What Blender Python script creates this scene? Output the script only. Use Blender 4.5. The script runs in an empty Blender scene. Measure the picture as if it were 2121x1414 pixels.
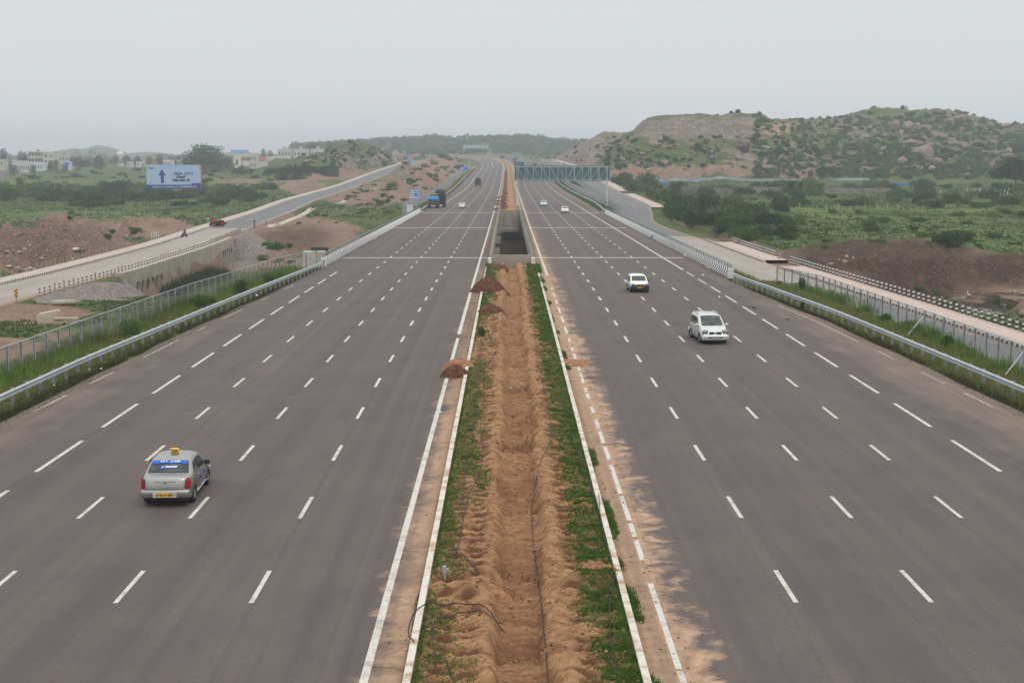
import bpy, math, random
import numpy as np
from mathutils import Vector
R=math.radians
rng=np.random.default_rng(7); random.seed(7)
scn=bpy.context.scene
# ------------------------------------------------------------------ camera
FPX=2946.0; CX=1060.5; CY=707.0; CAMH=11.9
PITCH=math.atan(384/FPX); YAW=math.atan(8.5/FPX)
cd=bpy.data.cameras.new("camera"); cam=bpy.data.objects.new("camera",cd)
scn.collection.objects.link(cam); scn.camera=cam
cd.sensor_width=36; cd.lens=FPX/2121*36; cd.clip_start=.5; cd.clip_end=20000
cam.location=(0,0,CAMH); cam.rotation_euler=(R(90)-PITCH,0,-YAW)
# ------------------------------------------------------------------ overcast sky
SUN_EL=58; SUN_ROT=150
w=bpy.data.worlds.new("World"); scn.world=w; w.use_nodes=True
nt=w.node_tree; nt.nodes.clear()
out=nt.nodes.new('ShaderNodeOutputWorld'); bg=nt.nodes.new('ShaderNodeBackground')
sky=nt.nodes.new('ShaderNodeTexSky'); sky.sky_type='NISHITA'; sky.sun_disc=False
sky.sun_elevation=R(SUN_EL); sky.sun_rotation=R(SUN_ROT); sky.dust_density=5; sky.air_density=1.2
tc=nt.nodes.new('ShaderNodeTexCoord'); sp=nt.nodes.new('ShaderNodeSeparateXYZ')
rmp=nt.nodes.new('ShaderNodeValToRGB')
rmp.color_ramp.elements[0].position=0.0; rmp.color_ramp.elements[0].color=(.345,.360,.374,1)
rmp.color_ramp.elements[1].position=1.0; rmp.color_ramp.elements[1].color=(.72,.72,.715,1)
e_=rmp.color_ramp.elements.new(.12); e_.color=(.342,.355,.366,1)
e_=rmp.color_ramp.elements.new(.26); e_.color=(.334,.345,.356,1)
e_=rmp.color_ramp.elements.new(.45); e_.color=(.50,.505,.508,1)
mul=nt.nodes.new('ShaderNodeVectorMath'); mul.operation='SCALE'; mul.inputs['Scale'].default_value=22.4
cn=nt.nodes.new('ShaderNodeTexNoise'); cn.inputs['Scale'].default_value=1.6; cn.inputs['Detail'].default_value=3
cm=nt.nodes.new('ShaderNodeMapRange'); cm.inputs['To Min'].default_value=.955; cm.inputs['To Max'].default_value=1.045
m2=nt.nodes.new('ShaderNodeVectorMath'); m2.operation='SCALE'
mx=nt.nodes.new('ShaderNodeMixRGB'); mx.inputs[0].default_value=.9
L=nt.links.new
L(tc.outputs['Generated'],sp.inputs[0]); L(sp.outputs['Z'],rmp.inputs[0]); L(rmp.outputs[0],mul.inputs[0])
L(tc.outputs['Generated'],cn.inputs['Vector']); L(cn.outputs['Fac'],cm.inputs['Value'])
L(mul.outputs[0],m2.inputs[0]); L(cm.outputs[0],m2.inputs['Scale'])
L(sky.outputs[0],mx.inputs[1]); L(m2.outputs[0],mx.inputs[2]); L(mx.outputs[0],bg.inputs['Color'])
bg.inputs['Strength'].default_value=.1; L(bg.outputs[0],out.inputs['Surface'])
sd=bpy.data.lights.new("sun",'SUN'); sd.energy=.75; sd.angle=R(22); sd.color=(1,.965,.91)
so=bpy.data.objects.new("sun",sd); scn.collection.objects.link(so)
so.rotation_euler=(R(90-SUN_EL),0,R(180-SUN_ROT))
scn.view_settings.view_transform='Standard'; scn.view_settings.look='None'
scn.view_settings.exposure=0.0; scn.view_settings.gamma=1
scn.cycles.max_bounces=5; scn.cycles.diffuse_bounces=2; scn.cycles.glossy_bounces=2
scn.cycles.transparent_max_bounces=8; scn.cycles.volume_bounces=0; scn.cycles.transmission_bounces=2
scn.cycles.use_denoising=True
# ------------------------------------------------------------------ pixel <-> world
_cy,_sy,_cp,_sp=math.cos(YAW),math.sin(YAW),math.cos(PITCH),math.sin(PITCH)
FW=np.array([_sy*_cp,_cy*_cp,-_sp]); RT=np.array([_cy,-_sy,0.]); UP=np.cross(RT,FW)
C0=np.array([0,0,CAMH])
def ray(px,py): return FW+RT*((px-CX)/FPX)-UP*((py-CY)/FPX)
def P(px,py,D): return C0+ray(px,py)*D              # point at optical depth D
def G(px,py,z=0.):                                  # point where the pixel ray meets height z
    r=ray(px,py); return C0+r*((z-CAMH)/r[2])
def proj(X,Y,Z):
    dx,dy,dz=X-C0[0],Y-C0[1],Z-C0[2]
    d=dx*FW[0]+dy*FW[1]+dz*FW[2]; d=np.where(d<1,1,d)
    return CX+FPX*(dx*RT[0]+dy*RT[1])/d, CY-FPX*(dx*UP[0]+dy*UP[1]+dz*UP[2])/d, d
# ------------------------------------------------------------------ numpy noise
def _h(ix,iy,s):
    n=(ix.astype(np.int64)*374761393+iy.astype(np.int64)*668265263+s*974634777)&0x7fffffff
    n=((n^(n>>13))*1274126177)&0x7fffffff
    return ((n^(n>>16))&0xffff)/65535.
def vn(x,y,s=0):
    ix=np.floor(x); iy=np.floor(y); fx=x-ix; fy=y-iy
    fx=fx*fx*(3-2*fx); fy=fy*fy*(3-2*fy)
    return (_h(ix,iy,s)*(1-fx)+_h(ix+1,iy,s)*fx)*(1-fy)+(_h(ix,iy+1,s)*(1-fx)+_h(ix+1,iy+1,s)*fx)*fy
def fbm(x,y,s=0,o=4):
    x=np.asarray(x,float);y=np.asarray(y,float)
    r=0;a=1;t=0
    for i in range(o):
        r=r+a*vn(x,y,s+i*17);t+=a;a*=.5;x=x*2.03+11.3;y=y*2.03+5.7
    return r/t*2-1
def sst(a,b,x):
    t=np.clip((x-a)/(b-a),0,1); return t*t*(3-2*t)
# ------------------------------------------------------------------ object helpers
COL=scn.collection
def tag(o,label=None,cat=None,group=None,kind=None):
    if label:o['label']=label
    if cat:o['category']=cat
    if group:o['group']=group
    if kind:o['kind']=kind
    return o
def mesh_np(name,V,F,mat=None,smooth=False,attrs=None):
    me=bpy.data.meshes.new(name)
    V=np.ascontiguousarray(V,dtype=np.float32); F=np.ascontiguousarray(F,dtype=np.int32)
    k=F.shape[1]
    me.vertices.add(len(V)); me.vertices.foreach_set('co',V.ravel())
    me.loops.add(F.size); me.loops.foreach_set('vertex_index',F.ravel())
    me.polygons.add(len(F)); me.polygons.foreach_set('loop_start',np.arange(0,F.size,k,dtype=np.int32))
    me.polygons.foreach_set('loop_total',np.full(len(F),k,dtype=np.int32))
    if smooth: me.polygons.foreach_set('use_smooth',np.ones(len(F),dtype=bool))
    me.update(calc_edges=True)
    for n,a in (attrs or {}).items():
        at=me.attributes.new(n,'FLOAT','POINT'); at.data.foreach_set('value',np.ascontiguousarray(a,dtype=np.float32))
    if mat: me.materials.append(mat)
    return me
def obj(name,me,parent=None,loc=None,rz=0,sc=None):
    o=bpy.data.objects.new(name,me); COL.objects.link(o)
    if parent: o.parent=parent
    if loc is not None: o.location=tuple(float(c) for c in loc)
    if rz: o.rotation_euler[2]=rz
    if sc is not None: o.scale=sc if hasattr(sc,'__len__') else (sc,sc,sc)
    return o
def empty(name,loc,rz=0,sc=1):
    o=obj(name,None,None,loc,rz,sc); o.empty_display_size=.3; return o
def copy_tree(o,parent=None):
    c=o.copy(); COL.objects.link(c)
    if parent: c.parent=parent
    for ch in list(o.children): copy_tree(ch,c)
    return c
class MB:
    def __init__(s): s.v=[]; s.f=[]
    def add(s,vs,fs):
        n=len(s.v); s.v+= [tuple(map(float,v)) for v in vs]; s.f+=[tuple(i+n for i in f) for f in fs]; return s
    def box(s,x0,x1,y0,y1,z0,z1,rot=0,c=None):
        vs=[(x,y,z) for x in(x0,x1) for y in(y0,y1) for z in(z0,z1)]
        if rot:
            cx,cy=c if c else ((x0+x1)/2,(y0+y1)/2); ca,sa=math.cos(rot),math.sin(rot)
            vs=[(cx+(x-cx)*ca-(y-cy)*sa,cy+(x-cx)*sa+(y-cy)*ca,z) for x,y,z in vs]
        return s.add(vs,[(0,1,3,2),(4,6,7,5),(0,4,5,1),(2,3,7,6),(0,2,6,4),(1,5,7,3)])
    def bar(s,a,b,t,t2=None,n=4):
        a=Vector(a);b=Vector(b);d=(b-a)
        if d.length<1e-6:return s
        d.normalize(); u=d.cross(Vector((0,0,1)))
        if u.length<1e-3:u=Vector((1,0,0))
        u.normalize(); v=u.cross(d); t2=t2 or t
        r1=[];r2=[]
        for i in range(n):
            an=2*math.pi*(i+.5)/n; o=(u*math.cos(an)+v*math.sin(an))
            k=.7071 if n==4 else .5
            r1.append(a+o*t*k);r2.append(b+o*t2*k)
        fs=[(i,(i+1)%n,n+(i+1)%n,n+i) for i in range(n)]+[tuple(range(n))[::-1],tuple(range(n,2*n))]
        return s.add(r1+r2,fs)
    def tube(s,pts,r,n=6):
        for a,b in zip(pts[:-1],pts[1:]): s.bar(a,b,r*2,None,n)
        return s
    def cyl(s,x,y,z0,z1,r,n=12,r2=None):
        r2=r if r2 is None else r2
        vs=[(x+r*math.cos(2*math.pi*i/n),y+r*math.sin(2*math.pi*i/n),z0) for i in range(n)]+[(x+r2*math.cos(2*math.pi*i/n),y+r2*math.sin(2*math.pi*i/n),z1) for i in range(n)]
        return s.add(vs,[(i,(i+1)%n,n+(i+1)%n,n+i) for i in range(n)]+[tuple(range(n))[::-1],tuple(range(n,2*n))])
    def prism(s,poly,y0,y1,axis='y'):
        n=len(poly)
        if axis=='y': vs=[(x,y0,z) for x,z in poly]+[(x,y1,z) for x,z in poly]
        elif axis=='x': vs=[(y0,x,z) for x,z in poly]+[(y1,x,z) for x,z in poly]
        else: vs=[(x,z,y0) for x,z in poly]+[(x,z,y1) for x,z in poly]
        return s.add(vs,[(i,(i+1)%n,n+(i+1)%n,n+i) for i in range(n)]+[tuple(range(n))[::-1],tuple(range(n,2*n))])
    def sweep(s,prof,path,caps=True):
        """prof: (lateral,height) list; path: Nx3 (lateral = left-hand normal of heading in xy)"""
        path=[Vector(p) for p in path]; n=len(prof); rings=[]
        for i,p in enumerate(path):
            t=(path[min(i+1,len(path)-1)]-path[max(i-1,0)]); t.z=0; t.normalize(); nn=Vector((t.y,-t.x,0))
            rings+= [p+nn*a+Vector((0,0,b)) for a,b in prof]
        fs=[]
        for i in range(len(path)-1):
            for j in range(n): fs.append((i*n+j,i*n+(j+1)%n,(i+1)*n+(j+1)%n,(i+1)*n+j))
        if caps: fs+=[tuple(range(n))[::-1],tuple(range((len(path)-1)*n,len(path)*n))]
        return s.add(rings,fs)
    def mesh(s,name,mat=None,smooth=False,recalc=True):
        me=bpy.data.meshes.new(name); me.from_pydata(s.v,[],s.f); me.update()
        if recalc:
            import bmesh
            b=bmesh.new(); b.from_mesh(me); bmesh.ops.recalc_face_normals(b,faces=b.faces); b.to_mesh(me); b.free()
        if smooth:
            for p in me.polygons:p.use_smooth=True
        if mat: me.materials.append(mat)
        return me
    def build(s,name,mat,parent=None,loc=None,rz=0,smooth=False): return obj(name,s.mesh(name,mat,smooth),parent,loc,rz)
# ------------------------------------------------------------------ materials
def newmat(name,rough=.8,spec=.3,metal=0):
    m=bpy.data.materials.new(name); m.use_nodes=True; n=m.node_tree; b=n.nodes['Principled BSDF']
    b.inputs['Roughness'].default_value=rough; b.inputs['Metallic'].default_value=metal
    b.inputs['Specular IOR Level'].default_value=spec
    return m,n,b
def N(n,t,**k):
    x=n.nodes.new(t)
    for a,v in k.items():
        if a=='op': x.operation=v
        elif a.startswith('i_'): x.inputs[a[2:].replace('_',' ')].default_value=v
        else: setattr(x,a,v)
    return x
def lk(n,a,b): n.links.new(a,b)
def noise(n,scale,detail=4,vec=None,rough=.55,dist=0):
    x=N(n,'ShaderNodeTexNoise'); x.inputs['Scale'].default_value=scale; x.inputs['Detail'].default_value=detail
    x.inputs['Roughness'].default_value=rough; x.inputs['Distortion'].default_value=dist
    if vec is not None: lk(n,vec,x.inputs['Vector'])
    return x.outputs['Fac']
def mapv(n,vec,sc=(1,1,1),loc=(0,0,0)):
    x=N(n,'ShaderNodeMapping'); x.inputs['Scale'].default_value=sc; x.inputs['Location'].default_value=loc
    lk(n,vec,x.inputs['Vector']); return x.outputs[0]
def ramp(n,fac,stops):
    x=N(n,'ShaderNodeValToRGB'); cr=x.color_ramp
    while len(cr.elements)>1: cr.elements.remove(cr.elements[-1])
    for i,(p,c) in enumerate(stops):
        e=cr.elements[0] if i==0 else cr.elements.new(p)
        e.position=p; c=(c,c,c) if not hasattr(c,'__len__') else c; e.color=(*c,1)
    lk(n,fac,x.inputs[0]); return x.outputs[0]
def mixc(n,fac,a,b,mode='MIX'):
    x=N(n,'ShaderNodeMixRGB',blend_type=mode)
    for i,v in ((0,fac),(1,a),(2,b)):
        if hasattr(v,'is_linked') or hasattr(v,'links'): lk(n,v,x.inputs[i])
        elif i==0: x.inputs[0].default_value=v
        else: x.inputs[i].default_value=(*v,1)
    return x.outputs[0]
def mth(n,op,a,b=0,c=None,clamp=False):
    x=N(n,'ShaderNodeMath',operation=op,use_clamp=clamp)
    for i,v in enumerate((a,b,c)):
        if v is None: continue
        if hasattr(v,'links'): lk(n,v,x.inputs[i])
        else: x.inputs[i].default_value=v
    return x.outputs[0]
def attr(n,name): 
    x=N(n,'ShaderNodeAttribute',attribute_name=name); return x.outputs['Fac']
def bump(n,b,h,strength=.5,dist=.1):
    x=N(n,'ShaderNodeBump'); x.inputs['Strength'].default_value=strength; x.inputs['Distance'].default_value=dist
    lk(n,h,x.inputs['Height']); lk(n,x.outputs[0],b.inputs['Normal'])
def ocoord(n): return N(n,'ShaderNodeTexCoord').outputs['Object']
def wcoord(n): return N(n,'ShaderNodeNewGeometry').outputs['Position']
_mc={}
def simple(name,col,rough=.7,spec=.3,metal=0,var=.12,scale=6.,bmp=0,world=False):
    """colour with gentle procedural variation"""
    if name in _mc: return _mc[name]
    m,n,b=newmat(name,rough,spec,metal); v=wcoord(n) if world else ocoord(n)
    f=noise(n,scale,5,v)
    lo=tuple(c*(1-var*1.6) for c in col); hi=tuple(min(1,c*(1+var*1.2)) for c in col)
    lk(n,ramp(n,f,[(.3,lo),(.7,hi)]),b.inputs['Base Color'])
    if bmp: bump(n,b,f,bmp,.03)
    _mc[name]=m; return m
def text_mesh(txt,size,mat,name='lettering',align='CENTER',bold=0,xs=1.,shear=0):
    cu=bpy.data.curves.new('t','FONT'); cu.body=txt; cu.size=size; cu.align_x=align; cu.align_y='CENTER'
    cu.extrude=.004; cu.offset=bold; cu.resolution_u=3; cu.shear=shear
    o=bpy.data.objects.new('t',cu); COL.objects.link(o)
    me=bpy.data.meshes.new_from_object(o.evaluated_get(bpy.context.evaluated_depsgraph_get()))
    bpy.data.objects.remove(o); bpy.data.curves.remove(cu)
    if xs!=1:
        for v in me.vertices: v.co.x*=xs
    me.materials.clear(); me.materials.append(mat); me.name=name
    return me
# ------------------------------------------------------------------ road alignments
YS=np.arange(-20,1900,4.)
def smooth(xs,ys,sig):
    v=np.interp(YS,xs,ys); k=int(3*sig/4)+1; g=np.exp(-.5*(np.arange(-k,k+1)*4/sig)**2); g/=g.sum()
    return np.convolve(np.pad(v,k,mode='edge'),g,'valid')
dY=lambda D:(D-1.55)/.9915
HZ=smooth([dY(d) for d in (20,120,170,252,340,438,560,640,700,763,884,1000,1086,1180,1230,1290,1350,1430,1480,1560,1800)],
          [0,0,-.3,-.75,-1.2,-1.65,-2.1,-1.9,-1.2,0,2.0,3.4,5.0,7.9,9.2,10.3,11.1,12.1,12.9,13.6,14.5],14)
HX=smooth([-20,1040,1100,1180,1230,1290,1350,1430,1480,1560,1800],[0,0,-.8,-4.2,-8.9,-17,-31,-57,-78,-113,-235],14)
def hz(Y): return np.interp(Y,YS,HZ)
def hx(Y): return np.interp(Y,YS,HX)
def hdir(Y):
    d=(hx(np.asarray(Y)+3.)-hx(np.asarray(Y)-3.))/6.; n=np.sqrt(1+d*d); return 1/n,-d/n
def hp(Y,u,dz=0.):
    """point on the highway: Y along the datum, u metres to the right of it"""
    nx,ny=hdir(Y); se=.045*sst(1120,1300,Y)
    return np.array([hx(Y)+nx*u,Y+ny*u,hz(Y)+dz+se*u])
def roadY(py,u=0):
    lo,hi=20.,1080.
    for _ in range(50):
        m=(lo+hi)/2; p=hp(m,u); y=proj(*p)[1]
        if y>py: lo=m
        else: hi=m
    return lo
def EL(Y): return np.interp(Y,[10,66,96,122,150,330,450,620,1800],[-23.6,-22.9,-22,-21.0,-20.2,-20.2,-20.6,-22,-22])
def ER(Y): return np.interp(Y,[10,69,103,124,138,142,325,450,1800],[24.6,24.0,23.2,22.0,21.4,21.9,21.9,23,23.5])
# left service road
LSX=smooth([20,160,190,248,300,391,484,640,704,800,900,1000,1200],[-60,-57.5,-56.2,-56.8,-60,-63.5,-69.7,-74.5,-75.2,-70,-66,-64.5,-62],12)
LSZ=smooth([20,160,300,391,484,640,704,800,900,1000,1200],[-3.5,-3.5,-3.5,-3.1,-2.9,-2.5,-1.6,2.6,5.8,8.4,9],14)
RSX=smooth([20,60,100,185,240,290,314,360,410,460,597,850,1000,1200],[32.5,32.2,31,29,28.7,26.8,27.4,32,36,36.9,34.7,33.2,26,10],8)
RSZ=smooth([20,60,100,185,240,314,460,530,597,700,850,1000,1200],[-1.2,-1.2,-1.3,-1.9,-2.2,-2.3,-2.2,-.9,1.2,3.6,6.3,9.2,12],12)
def lsx(Y):return np.interp(Y,YS,LSX)
def lsz(Y):return np.interp(Y,YS,LSZ)
def rsx(Y):return np.interp(Y,YS,RSX)
def rsz(Y):return np.interp(Y,YS,RSZ)
LW=4.3; RW=4.4
VI0,VI1=161.,344.     # ends of the opening in the median (viaduct)
# ------------------------------------------------------------------ terrain
CTL=[]
def c_(px,py,D): CTL.append(P(px,py,D))
def z_(px,py,z): CTL.append(G(px,py,z))
for x,y,d in [(-500,345,1250),(0,345,1250),(300,345,1300),(600,340,1400),(-500,369,850),(0,369,850),(300,369,850),(600,364,880),
  (0,400,620),(300,400,620),(560,395,600),(-500,400,620),(0,430,480),(300,430,480),(520,425,480),(0,460,385),(300,460,380),(450,455,385),(-500,460,380),
  (280,490,310),(100,490,310),(0,330,2600),(600,330,2600),(1000,322,1500),(1400,322,1600),(2100,322,1600),(1900,330,1200),(1000,320,2600),(2000,325,2600),(3000,330,1200),
  (1300,368,640),(1600,368,690),(2100,372,700),(1300,352,760),(1600,352,800),(2100,356,820),(2900,370,700),(800,345,900),(700,352,800),(560,352,900)]: c_(x,y,d)
for x,y,z in [(-400,560,-5.5),(0,560,-5.5),(150,530,-5.5),(250,510,-5.2),(370,592,-7.8),(330,602,-7.4),(430,585,-7.8),(470,560,-7),(300,640,-3.8),
  (40,640,-3.4),(150,635,-3.3),(60,700,-2.3),(200,680,-2.4),(0,760,-1.8),(-600,700,-3.5),(-300,800,-2),(-600,1200,-3),(400,640,-5),(520,590,-6.6),(600,545,-6.),
  (520,535,-6.6),(590,520,-6.3),(560,500,-5.6),(620,500,-4.6),(650,480,-3.6),(600,465,-3.8),(560,470,-3.6),(680,455,-3),(650,430,-2.9),(750,430,-2.7),(720,480,-3.6),(800,405,-2.7),(830,425,-2.7),
  (700,405,-2.7),(860,380,-2.9),(820,365,-2.6),
  (1290,385,-1.6),(1300,430,-2.3),(1400,430,-.6),(1420,455,.3),(1500,462,.4),(1600,470,-.4),(1700,450,-.8),(1900,450,-.9),(2100,450,-1),(2100,500,-2.4),(2100,520,-3.0),(1980,522,-2.6),(1700,500,-1.2),(1950,500,-1.7),(2500,480,-1.3),
  (1400,400,-1),(1700,400,-1),(2100,400,-1),(1560,490,-.6),(2600,600,-2),(1620,560,-2),(2600,900,-2),(3200,1200,-2)]: z_(x,y,z)
CTL=np.array(CTL)
def base_z(X,Y):
    a=X/Y; v=np.log(Y); ca=CTL[:,0]/CTL[:,1]; cv=np.log(CTL[:,1])
    s=np.zeros_like(X); t=np.zeros_like(X)
    for i in range(len(CTL)):
        d2=((a-ca[i])*2.2)**2+((v-cv[i])*1.2)**2+.0006
        w_=1/d2**1.7; s+=w_; t+=w_*CTL[i,2]
    return t/s
def ridge(X,Y,Z,pts,D,wf,wb,pw=1.6,namp=.1,nsc=.02,seed=1,mn=-99):
    """raise Z to a ridge whose crest is given as photo pixels at depth D; returns new Z and mask"""
    xs=np.array([p[0] for p in pts],float); q=np.array([P(p[0],p[1],D if len(p)<3 else p[2]) for p in pts])
    a=X/Y; ca=q[:,0]/q[:,1]
    top=np.interp(a,ca,q[:,2],left=-50,right=-50); yc=np.interp(a,ca,q[:,1])
    d=(Y-yc); s=np.where(d<0,-d/wf,d/wb)+fbm(X*nsc*1.5,Y*nsc*.7,seed+5)*.12
    sh=np.clip(1-np.clip(s,0,1)**pw,0,1)
    h=(top-Z); h=h*(1+namp*fbm(X*nsc,Y*nsc,seed,5)*np.clip(s*3,0.25,1))
    add=np.where(h>0,h*sh,0)
    return Z+add, np.clip(add/3.,0,1)
def clipc(Z,off,hw,rz,slope_dn,slope_up,on):
    """keep a road formation: off = lateral distance, hw = half width"""
    d=np.clip(off-hw,0,None); lo=rz-d*slope_dn; hi=rz+d*slope_up
    return np.where(on,np.clip(Z,lo,hi),Z)
HILLS={
 'spoil_left':([(-300,470),(-80,480),(0,477),(60,472),(100,452),(125,449),(150,446),(190,452),(215,462),(240,476),(262,498),(300,540)],243,40,26),
 'spoil_left2':([(235,490),(260,465),(300,458),(340,460),(380,462),(415,474)],318,22,22),
 'hill_left':([(560,346),(600,336),(640,330),(676,317),(692,309),(712,301),(732,294),(745,289),(771,284),(780,279),(799,278),(807,284),(815,290),(832,295),(842,306),(848,326),(852,342)],880,150,110),
 'hill_left0':([(520,352),(580,338),(600,331),(625,321),(650,328),(690,340)],800,60,60),
 'spoil_mid':([(838,372),(850,362),(866,350),(875,336),(883,327),(895,324),(905,326),(914,337),(925,348),(940,358),(955,366)],640,150,60),
 'spoil_mid2':([(780,392),(820,380),(850,377),(880,383),(905,395)],470,45,30),
 'spoil_mid3':([(855,345),(900,323),(960,326),(990,330)],1020,110,60),
 'spoil_roadleft':([(590,398),(640,377),(665,366),(690,372),(720,385),(760,378)],620,50,40),
 'cliff':([(1098,335),(1104,319),(1121,304),(1140,292),(1165,284),(1200,284),(1235,285),(1270,284),(1300,278),(1330,275),(1360,280),(1450,290)],930,150,260),
 'dump':([(1270,300),(1288,281),(1310,272),(1344,245),(1369,241),(1410,237),(1447,234),(1520,235),(1551,239),(1584,241),(1593,250),(1613,264),(1634,285),(1650,300)],740,95,120),
 'dump_foot':([(1230,318),(1288,292),(1330,282),(1400,280),(1480,284),(1560,288),(1620,290),(1680,300),(1720,325)],700,85,60),
 'hill_right':([(1560,285),(1600,256),(1640,254),(1680,252),(1722,250),(1753,246),(1780,238),(1813,232),(1838,229),(1877,229),(1909,230),(1950,229),(1971,233),(2002,243),(2033,251),(2075,256),(2121,259),(2300,262),(2600,285),(3000,320)],960,290,500),
 'spur_right':([(1700,345),(1740,338),(1800,336),(1860,345),(1900,352)],720,60,60),
 'ridge_far':([(600,305),(660,301),(720,298),(780,293),(840,291),(900,290),(960,289),(1000,288),(1060,287),(1100,288),(1140,293),(1180,298),(1300,300)],1950,420,400),
 'hill_farleft':([(-400,318),(0,322),(60,322),(110,314),(150,308),(175,309),(200,301),(228,305),(250,312),(265,318),(300,315),(330,316),(360,321),(420,315),(470,316),(520,316),(560,319),(640,322)],3600,1300,600),
 'soil_right':([(1600,560),(1640,545),(1672,520),(1707,500),(1755,485),(1790,479),(1830,484),(1860,491),(1885,487),(1908,484),(1935,498),(1965,520),(1990,532)],190,24,18),
 'bank_right':([(2020,690),(2045,668),(2080,645),(2121,622),(2200,585),(2500,540)],127,16,22),
}
MN={'spoil_left':.25,'soil_right':.25,'bank_right':.2}
def terrain(X,Y):
    Z=base_z(X,Y)
    m={}
    Z=Z+fbm(X*.012,Y*.012,3,4)*np.clip(Y/600,.15,1.2)
    for k,(pts,D,wf,wb) in HILLS.items():
        rough=k in('spoil_left','soil_right','bank_right','spoil_mid','spoil_left2','spoil_roadleft','spoil_mid2')
        Z,m[k]=ridge(X,Y,Z,pts,D,wf,wb,pw=1.25 if rough else 1.5,namp=.25 if rough else .22,nsc=.12 if D<300 else (.06 if D<700 else .022),seed=len(m)*3+1)
    Z=Z+m['soil_right']*(np.abs(fbm(X*.33,Y*.33,71,5))*2.4-.5+fbm(X*.9,Y*.9,72,3)*.35)+m['spoil_left']*(np.abs(fbm(X*.3,Y*.3,73,5))*1.8-.4+fbm(X*.9,Y*.9,74,3)*.3)
    # pond hollow
    pc=np.array([61.,161.]); ex=(X-pc[0]-(Y-161)*.16)/np.where(X>pc[0],30.,19.); ey=(Y-pc[1])/33.
    rr=np.sqrt(ex**2+ey**2)+fbm(X*.12,Y*.12,44)*.13
    hol=sst(1.22,.8,rr); floor=-6.28+fbm(X*.22,Y*.16,45,4)*.36+.26*sst(163,188,Y)-.22*sst(1,.3,np.sqrt(((X-62)/9)**2+((Y-159)/6)**2))
    floor=np.minimum(floor,-5.9+.0*X)-.5*sst(1.0,.55,np.sqrt(((X-61.5)/9)**2+((Y-159.5)/7)**2))
    Z=Z*(1-hol)+floor*hol; m['pond']=hol
    # local roughness
    Z=Z+fbm(X*.35,Y*.35,9,4)*.12*sst(20,60,Y)
    rk=np.clip(m['spoil_left']+m['soil_right']+m['bank_right']+m['spoil_left2'],0,1)
    Z=Z+rk*(fbm(X*.45,Y*.45,12,4)*1.3+np.abs(fbm(X*.2,Y*.2,13,4))*2.6-.5)
    rk2=np.clip(m['spoil_mid']+m['spoil_mid2']+m['spoil_roadleft']+m['cliff'],0,1)
    Z=Z+rk2*fbm(X*.11,Y*.11,14,5)*2.6
    rh=np.clip(m['hill_right']+m['hill_left']+m['dump_foot'],0,1)
    Z=Z+rh*(fbm(X*.035,Y*.035,15,6)*5.0+np.abs(fbm(X*.09,Y*.07,18,4))*2.5)+m['dump']*(fbm(X*.10,Y*.03,16,5)*2.)+m['cliff']*np.abs(fbm(X*.06,Y*.02,19,5))*5
    # service roads
    so_=sst(120,150,Y)
    wz=sst(183,187,Y)*sst(275,271,Y); rgt=X>lsx(Y)
    dl=np.where(rgt,X-lsx(Y)-(6.9-1.0*wz),lsx(Y)-X-8.9)
    Z=np.where(Y<1100,np.clip(Z,lsz(Y)-.25-np.clip(dl,0,None)*np.where(rgt,.62+7*wz,.62),lsz(Y)-.25+np.clip(dl,0,None)*.9),Z)
    dx_=X-lsx(Y); Z=np.where((wz>.4)&(dx_>6.05)&(dx_<60),np.minimum(Z,-7.9+np.clip(dx_-15,0,None)*.22+fbm(X*.3,Y*.3,57)*.2),Z)
    Z=clipc(Z,np.abs(X-rsx(Y)-1.2),RW+3.2,rsz(Y)-.25,.55,1.5,(Y<1060))
    # highway embankment; open under the viaduct
    nx,ny=hdir(Y); uu=(X-hx(Y))*nx
    el,er=EL(Y),ER(Y)
    off=np.where(uu<0,el-uu,uu-er)
    via=sst(VI0-4,VI0+2,Y)*sst(VI1+6,VI1+.5,Y)
    rz=hz(Y)+.045*sst(1120,1300,Y)*np.clip(uu,-30,30)
    Z1=clipc(Z,off,7.0,rz-.16-Y*.0004,.5,.8,Y<1800)
    zv=np.minimum(Z,-8.3+np.clip(off,0,60)*.34+fbm(X*.2,Y*.2,31)*.25)
    zv=np.where(uu>er+1,np.minimum(Z1,rz-.7-.0*X),zv)
    Z=Z1*(1-via)+zv*via
    Z=Z-1.3*sst(2.75,2.3,np.abs(uu-.43))*(Y<163)
    Z=np.where((X>np.where(Y<138,28.75,0))&(Y<1060)&(np.abs(X-rsx(Y)-.3)<RW+1.2),np.minimum(Z,rsz(Y)-.2),Z)
    Z=np.where((X>22.5)&(Y>165)&(Y<305)&(X<rsx(Y)),np.minimum(Z,rsz(Y)-.2),Z)
    m['u']=uu; m['off']=off; m['via']=via
    return Z,m
NA,NR=940,760
aa=np.linspace(-.66,.66,NA); yr=np.concatenate([np.geomspace(14,360,430),np.geomspace(361.3,4600,NR-430)])
AX,GY=np.meshgrid(aa,yr); GX=AX*GY
TZ,TM=terrain(GX,GY)
def tz(x,y):
    """height of the terrain mesh at a point"""
    i=np.clip(np.searchsorted(yr,y)-1,0,NR-2); t=(y-yr[i])/(yr[i+1]-yr[i]); a=x/y
    j=np.clip(((a-aa[0])/(aa[1]-aa[0])).astype(int) if hasattr(a,'astype') else int((a-aa[0])/(aa[1]-aa[0])),0,NA-2); s=(a-aa[j])/(aa[1]-aa[0])
    return (TZ[i,j]*(1-s)+TZ[i,j+1]*s)*(1-t)+(TZ[i+1,j]*(1-s)+TZ[i+1,j+1]*s)*t
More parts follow.
